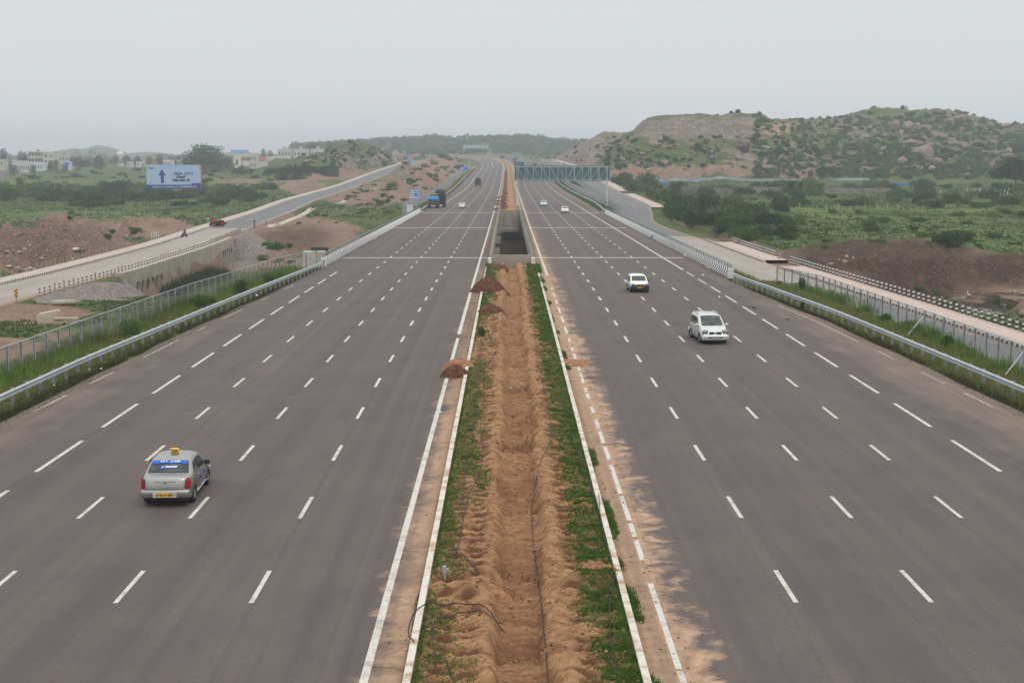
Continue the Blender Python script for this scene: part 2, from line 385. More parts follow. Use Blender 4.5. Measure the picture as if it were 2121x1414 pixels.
def hit(px,py,d0=60,d1=3500):
    """first place where the line of sight through a pixel meets the terrain"""
    r=ray(px,py); D=np.geomspace(d0,d1,700); q=C0[None]+r[None]*D[:,None]
    dz=q[:,2]-tz(q[:,0],q[:,1]); k=np.argmax(dz<0)
    if not (dz<0).any(): return None
    k=max(k,1); t=dz[k-1]/(dz[k-1]-dz[k]+1e-9); d=D[k-1]+(D[k]-D[k-1])*t
    x=C0+r*d; return np.array([x[0],x[1],tz(x[0],x[1])]),d
# painted soil zones: soft blobs given as (pixel x, pixel y, rx, ry, amount)
PX,PY,PD=proj(GX,GY,TZ)
nz1=fbm(GX*.08,GY*.08,21,4); nz2=fbm(GX*.3,GY*.3,22,4)
PXn=PX+nz1*20+nz2*10; PYn=PY+nz2*5+nz1*4
def blobs(L_):
    s=np.zeros_like(GX)
    for x,y,rx,ry,a in L_: s=np.maximum(s,a*sst(1.25,.6,np.sqrt(((PXn-x)/rx)**2+((PYn-y)/ry)**2)))
    return s
near=(PD<1500)
dirt=blobs([(620,490,150,45,.95),(560,455,110,16,.6),(760,410,120,22,.62),(850,395,110,30,.75),(900,352,70,26,.9),(780,360,40,14,.5),(690,362,110,14,.75),(620,385,50,18,.8),
  (300,470,110,22,.9),(60,650,170,22,.85),(40,740,190,40,.7),(200,690,150,26,.6),(420,700,60,30,.3),(550,545,110,26,.9),(480,600,60,15,.3),(1560,353,330,12,.95),(1350,365,110,9,.7),(1700,352,120,10,.9),
  (1600,548,60,12,.95),(1400,505,110,18,.95),(1330,480,60,20,.9),(1900,575,200,50,.9),(1850,540,260,50,.85),(2090,560,140,36,1.),(520,375,90,7,.55),(1250,350,60,14,.6),(700,340,60,8,.35),(1290,420,25,14,.5)])*near
for k,a in (('hill_right',.27),('hill_left',.30),('dump_foot',.27),('spoil_left',1.),('spoil_left2',.85),('spoil_mid',.62),('spoil_mid2',.75),('spoil_mid3',.7),('spoil_roadleft',.85),('soil_right',1.),('bank_right',.9),('cliff',.5),('dump',.36)):
    dirt=np.maximum(dirt,a*np.clip(TM[k]*2.2,0,1))
dirt=np.maximum(dirt,TM['pond']*1.)
gx_=np.gradient(TZ,axis=1)/np.maximum(.15,np.gradient(GX,axis=1)); gy_=np.gradient(TZ,axis=0)/np.gradient(GY,axis=0)
slope=np.sqrt(gx_**2+gy_**2)
dirt=np.maximum(dirt,sst(.55,.95,slope)*.9*(PD<600))
cutm=np.clip(TM['cliff'],0,1)*sst(1330,1180,PX)
rock=np.maximum(np.maximum(cutm*1.0,.37*np.clip(TM['hill_right']+TM['hill_left']+TM['dump_foot'],0,1)),blobs([(780,325,40,22,.35),(830,318,26,26,1.),(808,305,18,20,.9),(790,330,26,14,.7),(690,322,60,12,.3)])*(PD>600))
dump=blobs([(1480,270,120,22,1.),(1400,262,60,16,.7),(1530,264,60,22,.8),(1460,250,150,14,.5),(1345,266,60,20,.75)])*np.clip(TM['dump']*3,0,1)
tan=np.maximum(blobs([(1610,268,34,20,.7)])*np.clip(TM['dump']*3,0,1),0)
dark=np.maximum(np.clip(TM['soil_right']*3,0,1)*1.0,blobs([(620,490,80,24,.7),(650,515,50,14,.5),(1470,478,120,16,.9),(1990,560,160,40,.95),(1900,600,180,40,.7),(1900,520,140,26,1.),(1760,520,130,50,1.),(2080,555,130,42,1.),(100,510,140,50,.45)])*(PD<420))
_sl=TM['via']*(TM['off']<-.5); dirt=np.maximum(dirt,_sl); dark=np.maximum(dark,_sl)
grav=blobs([(500,515,62,42,1.),(200,603,120,20,1.),(120,618,60,12,.9),(290,590,45,22,1.)])*(PD<420)*(PD>110)*(GX>lsx(GY)+LW+.3)
field=blobs([(300,377,420,3.2,1.),(150,393,260,2.6,.8),(620,382,120,4,.5),(1950,432,260,10,.6),(1850,470,260,22,.55),(2050,500,160,20,.6),(1700,447,80,5,1.),(1700,436,60,5,1.),(2080,400,70,4,.8),(200,445,240,12,.55)])*near
water_w=TM['pond']
offr=np.where(GX-hx(GY)<0,EL(GY)-(GX-hx(GY)),(GX-hx(GY))-ER(GY))
om=sst(7.5,12,offr)*sst(LW+5.5,LW+9,np.abs(GX-lsx(GY)+1))*sst(RW+4.5,RW+8,np.abs(GX-rsx(GY)-1.2))*(PD<480)*(1-TM['pond'])
TZ+=om*np.clip(dirt,0,1)*(fbm(GX*.28,GY*.28,51,5)*.9+np.abs(fbm(GX*.13,GY*.13,52,4))*1.3-.3)
V=np.stack([GX.ravel(),GY.ravel(),TZ.ravel()],1)
ii=np.arange(NA*NR).reshape(NR,NA)
F=np.stack([ii[:-1,:-1].ravel(),ii[:-1,1:].ravel(),ii[1:,1:].ravel(),ii[1:,:-1].ravel()],1)
mg,n,b=newmat('ground_soil_and_grass',.95,.1)
v=wcoord(n)
n1=noise(n,.035,5,v); n2=noise(n,.25,5,v,.65); n3=noise(n,1.7,4,v,.7); n4=noise(n,.008,3,v)
gr=ramp(n,n2,[(.28,(.022,.046,.013)),(.5,(.054,.094,.024)),(.72,(.125,.145,.042))])
gr2=ramp(n,n3,[(.3,(.026,.054,.016)),(.7,(.11,.145,.040))])
gr=mixc(n,.45,gr,gr2)
yl=mixc(n,ramp(n,n1,[(.42,0),(.62,1)]),gr,(.135,.140,.056))
yl=mixc(n,.45,gr,yl)
fld=mixc(n,ramp(n,noise(n,.05,3,mapv(n,v,(1,3,1))),[(.4,0),(.6,1)]),(.070,.140,.036),(.15,.185,.052))
col=mixc(n,attr(n,'field'),yl,fld)
drt=ramp(n,n2,[(.25,(.115,.066,.044)),(.5,(.215,.132,.092)),(.75,(.33,.225,.16))])
drt=mixc(n,.5,drt,ramp(n,n3,[(.3,(.12,.075,.054)),(.7,(.36,.265,.205))]))
dk=ramp(n,n3,[(.3,(.026,.017,.012)),(.55,(.062,.040,.029)),(.78,(.14,.095,.07))]); dk=mixc(n,ramp(n,n2,[(.45,0),(.7,.6)]),dk,(.020,.014,.011)); dk=mixc(n,ramp(n,noise(n,.6,5,v,.7),[(.52,0),(.7,.55)]),dk,(.15,.10,.075))
drt=mixc(n,mth(n,'MULTIPLY',attr(n,'dark'),.9),drt,dk)
dm=mth(n,'ADD',attr(n,'dirt'),mth(n,'MULTIPLY',mth(n,'SUBTRACT',noise(n,.12,6,v,.7),.5),1.5))
dm=ramp(n,dm,[(.38,0),(.60,1)])
col=mixc(n,dm,col,drt)
vo=N(n,'ShaderNodeTexVoronoi'); vo.inputs['Scale'].default_value=.55; lk(n,v,vo.inputs['Vector'])
rc=mixc(n,.55,vo.outputs['Color'],(.5,.47,.45)); 
rck=mixc(n,1.,ramp(n,n2,[(.3,(.14,.115,.10)),(.55,(.30,.24,.205)),(.75,(.42,.30,.22))]),rc,'MULTIPLY')
rck=mixc(n,.5,rck,ramp(n,n2,[(.3,(.17,.14,.12)),(.7,(.36,.27,.21))]))
rm=ramp(n,mth(n,'ADD',attr(n,'rock'),mth(n,'MULTIPLY',mth(n,'SUBTRACT',n1,.5),1.6)),[(.4,0),(.6,1)])
col=mixc(n,rm,col,rck)
vd=N(n,'ShaderNodeTexVoronoi'); vd.inputs['Scale'].default_value=.42; lk(n,v,vd.inputs['Vector'])
dc=mixc(n,.6,ramp(n,mth(n,'FRACT',mth(n,'MULTIPLY',vd.outputs['Color'],1.)),[(.1,(.06,.058,.055)),(.5,(.20,.175,.16)),(.9,(.42,.37,.33))]),(.17,.14,.115))
um=ramp(n,mth(n,'ADD',attr(n,'dump'),mth(n,'MULTIPLY',mth(n,'SUBTRACT',noise(n,.06,5,v,.7),.5),1.2)),[(.4,0),(.62,1)])
col=mixc(n,um,col,dc)
col=mixc(n,ramp(n,mth(n,'ADD',attr(n,'tan'),mth(n,'MULTIPLY',mth(n,'SUBTRACT',noise(n,.1,5,v,.7),.5),1.)),[(.35,0),(.65,1)]),col,(.33,.22,.15))
vg=N(n,'ShaderNodeTexVoronoi'); vg.inputs['Scale'].default_value=3.4; lk(n,v,vg.inputs['Vector'])
gc=mixc(n,.55,ramp(n,vg.outputs['Color'],[(.1,(.14,.12,.115)),(.5,(.29,.25,.235)),(.9,(.55,.49,.44))]),(.27,.225,.21))
gm=ramp(n,mth(n,'ADD',attr(n,'gravel'),mth(n,'MULTIPLY',mth(n,'SUBTRACT',n3,.5),.4)),[(.42,0),(.58,1)])
col=mixc(n,gm,col,gc)
lk(n,col,b.inputs['Base Color'])
hb=mth(n,'ADD',mth(n,'MULTIPLY',n3,.35),mth(n,'ADD',mth(n,'MULTIPLY',n2,1.2),mth(n,'MULTIPLY',mth(n,'MULTIPLY',vg.outputs['Distance'],gm),-.5)))
bump(n,b,hb,1.,.9)
gd=obj('ground',mesh_np('ground',V,F,mg,True,dict(dirt=dirt.ravel(),dark=dark.ravel(),rock=rock.ravel(),dump=dump.ravel(),tan=tan.ravel(),gravel=grav.ravel(),field=field.ravel())))
tag(gd,kind='structure')
# ------------------------------------------------------------------ road surfaces
def strip(name,Ys,us,pt,mat,attrs=True,skirt=.6,kind='structure',dz=0.):
    """grid of points pt(Y,u,dz); us = function of Y giving lateral positions"""
    rows=[]
    A=[];B=[]
    for Y in Ys:
        u=np.asarray(us(Y),float); p=pt(Y,u,dz); p=np.stack([p[0]+0*u,p[1]+0*u,p[2]+0*u],1)
        if skirt: p=np.vstack([p[:1]-[0,0,skirt],p,p[-1:]-[0,0,skirt]]); u=np.r_[u[0],u,u[-1]]
        rows.append(p); A.append(u); B.append(np.full(len(u),Y))
    nr,nc=len(rows),len(rows[0]); i=np.arange(nr*nc).reshape(nr,nc)
    Fq=np.stack([i[:-1,:-1].ravel(),i[:-1,1:].ravel(),i[1:,1:].ravel(),i[1:,:-1].ravel()],1)
    o=obj(name,mesh_np(name,np.vstack(rows),Fq,mat,False,dict(u=np.concatenate(A),yy=np.concatenate(B))))
    if kind:o['kind']=kind
    return o
Yh=np.concatenate([np.arange(14,400,4.),np.arange(400,1560,8.)])
ma,n,b=newmat('asphalt_highway',.86,.25)
u_=attr(n,'u'); y_=attr(n,'yy')
cb=N(n,'ShaderNodeCombineXYZ'); lk(n,u_,cb.inputs[0]); lk(n,y_,cb.inputs[1]); v=cb.outputs[0]
big=noise(n,1,5,mapv(n,v,(.16,.02,1)),.6); fine=noise(n,1,4,mapv(n,v,(11,6,1)),.85); med=noise(n,1,6,mapv(n,v,(.5,.22,1)),.65)
stk=noise(n,1,4,mapv(n,v,(1.1,.006,1)),.5)
col=ramp(n,big,[(.3,(.102,.082,.076)),(.7,(.143,.117,.105))])
col=mixc(n,.5,col,ramp(n,stk,[(.34,(.070,.057,.057)),(.66,(.158,.129,.115))]))
col=mixc(n,.35,col,ramp(n,med,[(.3,(.066,.055,.054)),(.7,(.155,.126,.112))]))
col=mixc(n,mth(n,'MULTIPLY',ramp(n,fine,[(.36,1),(.60,0)]),.5),col,(.07,.06,.058))
au=mth(n,'ABSOLUTE',u_)
# sand drifting from the median on both sides, dirt on the outer shoulders
fing=noise(n,1,6,mapv(n,v,(.75,.8,1)),.70,.8)
fing2=noise(n,1,5,mapv(n,v,(.6,.22,1)),.62)
er_=mth(n,'ADD',mth(n,'MULTIPLY',fing,3.5),mth(n,'MULTIPLY',fing2,2.0))
sr=mth(n,'SUBTRACT',er_,mth(n,'MULTIPLY',mth(n,'SUBTRACT',u_,3.05),.90))
sr=ramp(n,mth(n,'MULTIPLY',mth(n,'SUBTRACT',sr,1.08),.8),[(.0,0),(.55,1)])
far_=ramp(n,mth(n,'DIVIDE',y_,400.),[(.35,1),(.75,.45)])
isr=mth(n,'GREATER_THAN',u_,0)
sl=mth(n,'SUBTRACT',er_,mth(n,'MULTIPLY',mth(n,'SUBTRACT',mth(n,'MULTIPLY',u_,-1),2.2),1.25))
sl=mth(n,'MULTIPLY',ramp(n,mth(n,'MULTIPLY',mth(n,'SUBTRACT',sl,1.10),.8),[(.0,0),(1,1)]),.95)
sl=mth(n,'MULTIPLY',sl,ramp(n,mth(n,'DIVIDE',y_,400.),[(.16,1),(.25,.55),(.6,.5)]))
sand=mth(n,'ADD',mth(n,'MULTIPLY',mth(n,'MULTIPLY',sr,isr),far_),mth(n,'MULTIPLY',sl,mth(n,'SUBTRACT',1,isr)))
sc=ramp(n,noise(n,3,5,v,.7),[(.3,(.36,.22,.13)),(.7,(.56,.38,.25))])
col=mixc(n,mth(n,'MULTIPLY',sand,.9),col,sc)
sh=mth(n,'SUBTRACT',au,18.7); shl=ramp(n,mth(n,'ADD',mth(n,'DIVIDE',sh,5.2),mth(n,'MULTIPLY',mth(n,'SUBTRACT',med,.5),1.1)),[(.25,0),(1.0,1)])
col=mixc(n,mth(n,'MULTIPLY',shl,.62),col,(.30,.215,.165))
# dark stains and tyre-dark wheel paths
st=noise(n,1,5,mapv(n,v,(.35,.10,1),(9,3,0)),.7)
col=mixc(n,ramp(n,st,[(.58,0),(.74,.30)]),col,(.062,.052,.053))
wl=noise(n,1,3,mapv(n,v,(2.6,.012,1),(3,1,0)),.5); col=mixc(n,ramp(n,wl,[(.50,0),(.66,.26)]),col,(.062,.052,.053))
sp_=noise(n,1,3,mapv(n,v,(3.2,2.2,1),(5,8,0)),.9); col=mixc(n,ramp(n,sp_,[(.70,0),(.76,.6)]),col,(.06,.052,.05))
rp_=noise(n,1,2,mapv(n,v,(.08,.5,1),(7,2,0)),.4); col=mixc(n,ramp(n,rp_,[(.60,0),(.66,.16)]),col,(.08,.07,.07))
MA_COL=col
lk(n,col,b.inputs['Base Color']); bump(n,b,fine,.25,.01)
def us_l(Y): e=float(EL(Y)); return np.concatenate([[e+.35*(vn(np.array([Y*.3]),np.array([1.]),5)[0]-.5)],np.linspace(-20,-2.3,10)])
def us_r(Y): e=float(ER(Y)); return np.concatenate([np.linspace(3.15,20,10),[e+.35*(vn(np.array([Y*.3]),np.array([2.]),6)[0]-.5)]])
strip('road_carriageway_left',Yh,us_l,hp,ma)
strip('road_carriageway_right',Yh,us_r,hp,ma)
# markings ---------------------------------------------------------
mw,n,b=newmat('white_road_paint',.7,.3)
v=wcoord(n); w_=noise(n,1.4,6,v,.75); w2=noise(n,14,3,v,.8)
col=ramp(n,w2,[(.3,(.47,.45,.41)),(.7,(.66,.64,.58))])
col=mixc(n,ramp(n,w_,[(.50,0),(.68,.8)]),col,(.27,.21,.165)); col=mixc(n,ramp(n,noise(n,22,4,v,.8),[(.55,0),(.64,.8)]),col,(.14,.12,.11))
lk(n,col,b.inputs['Base Color'])
mk=MB(); 
def line(u,y0,y1,wd=.15,step=12,pt=hp,dz=.006,mb=None,y1s=None):
    mb=mb or mk; ys=list(np.arange(y0,y1,step))+[y1]
    if len(ys)>2 and ys[-1]-ys[-2]<.5: ys.pop(-2)
    uf=u if callable(u) else (lambda Y:u)
    vs=[];fs=[]
    for k,Y in enumerate(ys):
        a=pt(Y,uf(Y)-wd/2,dz); c=pt(Y,uf(Y)+wd/2,dz); vs+=[tuple(map(float,a)),tuple(map(float,c))]
        if k: fs.append((2*k-2,2*k-1,2*k+1,2*k))
    mb.add(vs,fs)
mkobjs=[]
for u in (-6.9,-10.55,-14.25,7.75,11.4,15.05):
    y=37.0-9 if u!=0 else 0
    while y<1020: 
        line(u,y,y+3,.122+.0004*y,3,hp,.006+y*2e-5); y+=9
    line(u,1023,1400,.25,9,hp,.03)
for u,e0 in ((-17.95,149),(18.75,152)):
    y=53.0-18
    while y<e0-3: line(u,y,y+6,.18,3); y+=9
line(-17.95,372,1400,.30,9,hp,.02)
line(18.75,152,1400,.24,9,hp,.012)
y=330
while y<372: line(-17.95,y,y+3,.16,3); y+=9
line(-3.3,14,roadY(700),.20,6); line(-3.3,roadY(692),roadY(606),.24,6); line(-3.3,roadY(597),1400,.24,8,hp,.01)
# the worn line right of the median comes in broken pieces
rs=[(1414,1389),(1385,1207),(1160,1118),(1111,1083),(1078,1027),(1022,962),(952,925),(918,893),(888,868),(855,842),(826,815),(812,803),(793,772),(768,760),(745,732),(726,720),(708,700),(692,676),(668,655),(648,636),(630,621),(615,606),(600,596)]
for a_,c_2 in rs: line(4.0,roadY(a_,4),roadY(c_2,4),.16,6)
line(4.0,roadY(571,4),1400,.24,8,hp,.01)
# outer edge lines half buried under verge dirt
mkf=MB()
for a_,c_2 in [(14,22),(29,38),(45,52)]: line(lambda Y:EL(Y)+.75,a_,c_2,.13,4,hp,.006,mkf)
for a_,c_2 in [(56,60),(66,70.5),(74,78.3),(84,92),(97,99.5),(104,111),(118,121),(128,133)]: line(lambda Y:EL(Y)+.62,a_,c_2,.13,3,hp,.006,mkf)
for a_,c_2 in [(40,52),(60,63),(67,71),(74,78),(83,86.5),(91,114),]: line(lambda Y:ER(Y)-.85,a_,c_2,.13,3,hp,.006,mkf)
o=mk.build('road_lane_markings',mw); tag(o,kind='structure')
mwf,n,b=newmat('faded_road_paint',.8,.2); v=wcoord(n); lk(n,mixc(n,ramp(n,noise(n,2.5,6,v,.8),[(.40,0),(.58,.95)]),(.48,.44,.38),(.21,.165,.13)),b.inputs['Base Color'])
o=mkf.build('road_edge_markings',mwf); tag(o,kind='structure')
mj=simple('expansion_joint_concrete',(.50,.455,.39),.85,world=True,scale=3)
jb=MB()
for py in (534,472,440.5):
    Y=roadY(py,-6)
    for a_,c_2 in ((float(EL(Y))+.2 if py>500 else -20.0,-2.5),(3.3,21.2)):
        w2=.12+Y*.0022; q=[hp(Y-w2,a_,.012),hp(Y-w2,c_2,.012),hp(Y+w2,c_2,.012),hp(Y+w2,a_,.012)]
        jb.add(q,[(0,1,2,3)])
o=jb.build('road_expansion_joints',mj); tag(o,kind='structure')
# kerbs of the median ------------------------------------------------
mkb,n,b=newmat('kerb_worn_white',.85,.2)
v=wcoord(n); col=mixc(n,ramp(n,noise(n,1.6,5,v,.7),[(.48,0),(.62,1)]),(.60,.57,.50),(.40,.29,.20))
lk(n,col,b.inputs['Base Color'])
for nm,u,lab in (('kerb',-2.3,'white kerb on the left edge of the planted median'),('kerb',3.15,'white kerb on the right edge of the planted median')):
    for y0,y1 in ((14,160.),(346,1400)):
        mb=MB(); s_=1 if u>0 else -1
        mb.sweep([(-.09,-.3),(-.09,.15),(.09,.15),(.09,-.3)],[hp(Y,u) for Y in np.arange(y0,y1+.1,4 if y0<100 else 10)])
        o=mb.build('road_median_kerb',mkb); tag(o,kind='structure')
# ------------------------------------------------------------------ median soil
_rs=np.random.default_rng(77); _st=np.cumsum(_rs.choice([1.1,1.7,2.4,3.3,5.2,7.5],60))+20; _sd=_rs.uniform(.12,.52,60); _sj=_rs.uniform(-.25,.25,60)
def med_h(U,Y):
    c=.42+.10*np.sin(Y*.11)+.07*np.sin(Y*.31); d=np.abs(U-c)+fbm(U*1.6,Y*.9,61)*.22+fbm(U*5,Y*4,60,3)*.07
    Yj=Y+(U-c)*_sj[np.clip(np.searchsorted(_st,Y),0,59)]*2+fbm(U*2.5,Y*.8,62)*.35
    k=np.clip(np.searchsorted(_st,Yj),1,59); fr=(Yj-_st[k-1])
    dep=(.27+_sd[k]*.9*np.exp(-fr/2.2))*sst(-.02,.14,fr)+.10*sst(.14,.0,fr)
    z=.10-dep*sst(.80,.50,d)+(.09+.05*fbm(U,Y*1.3,59))*np.exp(-((d-.98)/.22)**2)
    for uc,sp,ph in ((-1.68,.80,.0),(-.98,.80,.4),(1.82,.76,.2),(2.5,.76,.55)):
        t=Y/sp+ph+fbm(Y*.7,Y*0+uc,58,2)*.5; k=np.floor(t); r_=_h(k,np.full_like(k,uc*10),64); r2=_h(k,np.full_like(k,uc*7),69); fy=(t-k-.5+(r2-.5)*.4)*sp
        q=((U-uc-(r_-.5)*.22)/(.25+.12*r2))**2+(fy/.17)**2
        z=z-(.10+.08*r_)*np.exp(-q*1.5)*(r_>.2)+.05*np.exp(-((q-1.7)**2)*1.5)*r2
    z=z+fbm(U*4.2,Y*4.2,65,5)*.12+fbm(U*.8,Y*.5,66)*.05+np.abs(fbm(U*9,Y*9,67,3))*.035
    yc=G(1052,1215)[1]; s=(Y-yc)
    z=z+(.22*np.exp(-((s+.9)/.55)**2)*sst(1.4,.2,np.abs(U+.9))+.30*np.exp(-((s-.1)/.5)**2)*sst(1.1,.3,np.abs(U-2.4)))-.42*np.exp(-((s-.75)/.42)**2)*sst(.7,.3,np.abs(U+1.75))
    e=np.minimum(U+2.25,3.1-U); z=np.where(e<.14,np.minimum(z,.02+e*.3),z)
    return z
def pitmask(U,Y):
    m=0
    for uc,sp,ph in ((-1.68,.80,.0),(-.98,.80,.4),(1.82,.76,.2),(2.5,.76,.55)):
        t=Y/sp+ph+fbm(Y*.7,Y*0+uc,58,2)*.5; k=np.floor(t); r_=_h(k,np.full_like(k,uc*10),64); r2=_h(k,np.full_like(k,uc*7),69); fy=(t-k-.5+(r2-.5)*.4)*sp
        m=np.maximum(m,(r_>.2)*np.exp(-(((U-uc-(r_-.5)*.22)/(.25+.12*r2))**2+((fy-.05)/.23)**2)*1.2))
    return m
def med_u(): return np.concatenate([np.linspace(-2.2,3.06,124)])
Ym=np.geomspace(27.,160.6,1300); Um=med_u(); UU,YY=np.meshgrid(Um,Ym)
ZM=med_h(UU,YY)
def grass_f(U,Y):
    g=sst(1.55,2.5,U+fbm(U*1.4,Y*.9,71)*.55)+sst(-.75,-1.75,U+fbm(U*1.2,Y*.35,72)*1.1)*sst(-.25,.3,fbm(Y*.06,U*.2,73)+.12)
    pit=np.zeros_like(U)
    yc=G(1052,1215)[1]; g=g*(1-np.exp(-((Y-yc)/1.5)**2)*(U<1.9))
    return np.clip(g,0,1)
def grid_mesh(name,X,Y,Z,mat,attrs):
    nr,nc=X.shape; i=np.arange(nr*nc).reshape(nr,nc)
    Fq=np.stack([i[:-1,:-1].ravel(),i[:-1,1:].ravel(),i[1:,1:].ravel(),i[1:,:-1].ravel()],1)
    return mesh_np(name,np.stack([X.ravel(),Y.ravel(),Z.ravel()],1),Fq,mat,True,attrs)
mm,n,b=newmat('median_sandy_soil',.95,.1)
v=wcoord(n); a1=noise(n,2.2,6,v,.7); a2=noise(n,13,4,v,.75)
col=ramp(n,a1,[(.28,(.20,.098,.046)),(.5,(.37,.200,.096)),(.72,(.54,.33,.17))])
col=mixc(n,.4,col,ramp(n,a2,[(.3,(.17,.088,.045)),(.7,(.52,.335,.19))]))
fu=noise(n,1,5,mapv(n,v,(1.1,5.5,1)),.7,.4); col=mixc(n,ramp(n,fu,[(.47,0),(.62,.7)]),col,(.15,.070,.036))  # dark wavy streaks colour in the shade between cross ridges
col=mixc(n,ramp(n,attr(n,'low'),[(.0,0),(1,.85)]),col,(.135,.060,.034))  # darker with depth: damp soil tone plus painted shade of the trench
col=mixc(n,mth(n,'MULTIPLY',attr(n,'pit'),.85),col,(.11,.050,.028))  # pit shade painted into the soil colour, over the freshly dug far walls
col=mixc(n,mth(n,'MULTIPLY',ramp(n,mth(n,'ADD',attr(n,'gr'),mth(n,'MULTIPLY',mth(n,'SUBTRACT',noise(n,4,5,v,.7),.5),1.2)),[(.4,0),(.75,1)]),.5),col,(.085,.105,.032))
lk(n,col,b.inputs['Base Color']); bump(n,b,mth(n,'ADD',a1,mth(n,'MULTIPLY',a2,.6)),1.,.09)
low=np.clip(np.clip((-.05-ZM)*2.2,0,1)*.9,0,1); pit_shade=np.clip(pitmask(UU,YY)*1.7-.2,0,1)
o=obj('median_soil',grid_mesh('median_soil',UU+hx(YY),YY,ZM+hz(YY),mm,dict(low=low.ravel(),pit=pit_shade.ravel(),gr=grass_f(UU,YY).ravel()))); tag(o,kind='structure')
Yf=np.arange(345,1400,2.); Uf=np.linspace(-2.2,3.05,15); U2,Y2=np.meshgrid(Uf,Yf); z2=.1-.3*sst(.9,.3,np.abs(U2-.5))+fbm(U2,Y2*.5,75)*.1
q=hp(Y2,U2,0); gg=np.maximum(sst(1.5,2.0,U2+fbm(U2,Y2*.2,76)*.3),sst(-.2,-.9,U2+fbm(U2,Y2*.2,77)*.9)*.85)
o=obj('median_soil_far',grid_mesh('median_soil_far',q[0],q[1],q[2]+z2,mm,dict(low=(z2*0).ravel(),gr=gg.ravel()))); tag(o,kind='structure')
# ------------------------------------------------------------------ service roads
mr,n,b=newmat('service_road_asphalt',.88,.22)
u_=attr(n,'u'); y_=attr(n,'yy'); cb=N(n,'ShaderNodeCombineXYZ'); lk(n,u_,cb.inputs[0]); lk(n,y_,cb.inputs[1]); v=cb.outputs[0]
f1=noise(n,1,5,mapv(n,v,(.3,.05,1))); f2=noise(n,9,3,v,.8)
asph=mixc(n,.4,ramp(n,f1,[(.3,(.125,.125,.132)),(.7,(.18,.178,.18))]),ramp(n,f2,[(.3,(.10,.10,.105)),(.7,(.2,.195,.19))]))
conc=mixc(n,.4,ramp(n,f1,[(.3,(.25,.225,.195)),(.7,(.37,.335,.29))]),ramp(n,f2,[(.3,(.23,.205,.18)),(.7,(.40,.36,.31))]))
cf=attr(n,'conc'); col=mixc(n,ramp(n,mth(n,'ADD',cf,mth(n,'MULTIPLY',mth(n,'SUBTRACT',f1,.5),.5)),[(.42,0),(.55,1)]),asph,conc)
ed=mth(n,'ADD',mth(n,'DIVIDE',mth(n,'ABSOLUTE',u_),4.4),mth(n,'MULTIPLY',mth(n,'SUBTRACT',noise(n,1,5,mapv(n,v,(.6,.25,1)),.7),.5),.7))
col=mixc(n,ramp(n,ed,[(.82,0),(1.15,.7)]),col,(.40,.28,.20))
lk(n,col,b.inputs['Base Color']); bump(n,b,f2,.2,.01)
def lp(Y,u,dz=0.): return np.array([lsx(Y)+u,Y+0*u,lsz(Y)+dz+0*u])
def rp(Y,u,dz=0.): return np.array([rsx(Y)+u,Y+0*u,rsz(Y)+dz+0*u])
Yl=np.arange(70,1040,5.)
o=strip('service_road_left',Yl,lambda Y:np.linspace(-LW,LW+.4,7),lp,mr); k=len(Yl)*9
me=o.data; at=me.attributes.new('conc','FLOAT','POINT'); at.data.foreach_set('value',np.repeat(sst(318,292,Yl)*1.,9).astype(np.float32))
Yr=np.arange(30,1040,5.)
def usr(Y):
    w0=-RW-(2.2 if 170<Y<300 else 0)
    if Y<139: w0=max(w0,28.95-float(rsx(Y)))
    return np.linspace(w0,RW+.2,7)
o=strip('service_road_right',Yr,usr,rp,mr)
at=o.data.attributes.new('conc','FLOAT','POINT'); at.data.foreach_set('value',np.repeat(sst(262,240,Yr)*sst(128,150,Yr),9).astype(np.float32))
ms2=MB()
line(LW-.4,330,1000,.16,8,lp,.03,ms2); y=325
while y<980: line(0,y,y+3,.14,3,lp,.03,ms2); y+=8
line(-LW+.45,335,900,.12,8,lp,.03,ms2)
line(RW-.35,425,1000,.16,8,rp,.03,ms2) ; line(-RW+.3,412,1000,.18,8,rp,.03,ms2); y=375
while y<900: line(0.2,y,y+3,.14,3,rp,.03,ms2); y+=7
line(RW-.5,186,235,.14,8,rp,.012,ms2)
for a_ in np.arange(120,240,12): line(.6,a_,a_+3,.13,3,rp,.012,ms2)
line(RW-.6,40,92,.14,8,rp,.012,ms2)
o=ms2.build('service_road_markings',mw); tag(o,kind='structure')
# footpaths
mfp,n,b=newmat('footpath_paving',.85,.2)
v=wcoord(n); u_=attr(n,'u'); f2=noise(n,1.2,5,v,.7)
col=ramp(n,f2,[(.3,(.42,.36,.31)),(.7,(.57,.50,.44))])
rl=mth(n,'ABSOLUTE',mth(n,'SUBTRACT',mth(n,'FRACT',mth(n,'MULTIPLY',u_,1.05)),.5))
col=mixc(n,mth(n,'MULTIPLY',mth(n,'LESS_THAN',rl,.06),.55),col,(.55,.20,.15))
brk=N(n,'ShaderNodeTexBrick'); lk(n,v,brk.inputs['Vector']); brk.inputs['Scale'].default_value=2; brk.inputs['Color1'].default_value=(1,1,1,1); brk.inputs['Color2'].default_value=(.93,.9,.88,1); brk.inputs['Mortar'].default_value=(.8,.78,.75,1)
col=mixc(n,1.,col,brk.outputs[0],'MULTIPLY')
lk(n,col,b.inputs['Base Color'])
mfl=simple('footpath_concrete',(.45,.39,.335),.88,.2,var=.16,scale=1.2,world=True)
strip('pavement_left',np.arange(100,1000,5.),lambda Y:np.linspace(-7.3,-LW-.3,4),lp,mfl,dz=.2)
strip('pavement_right_near',np.arange(60,179,4.),lambda Y:np.linspace(4.75,7.7,4),rp,mfp,dz=.2)
strip('pavement_right_middle',np.arange(187,234,4.),lambda Y:np.linspace(4.75,7.9,4),rp,mfp,dz=.2)
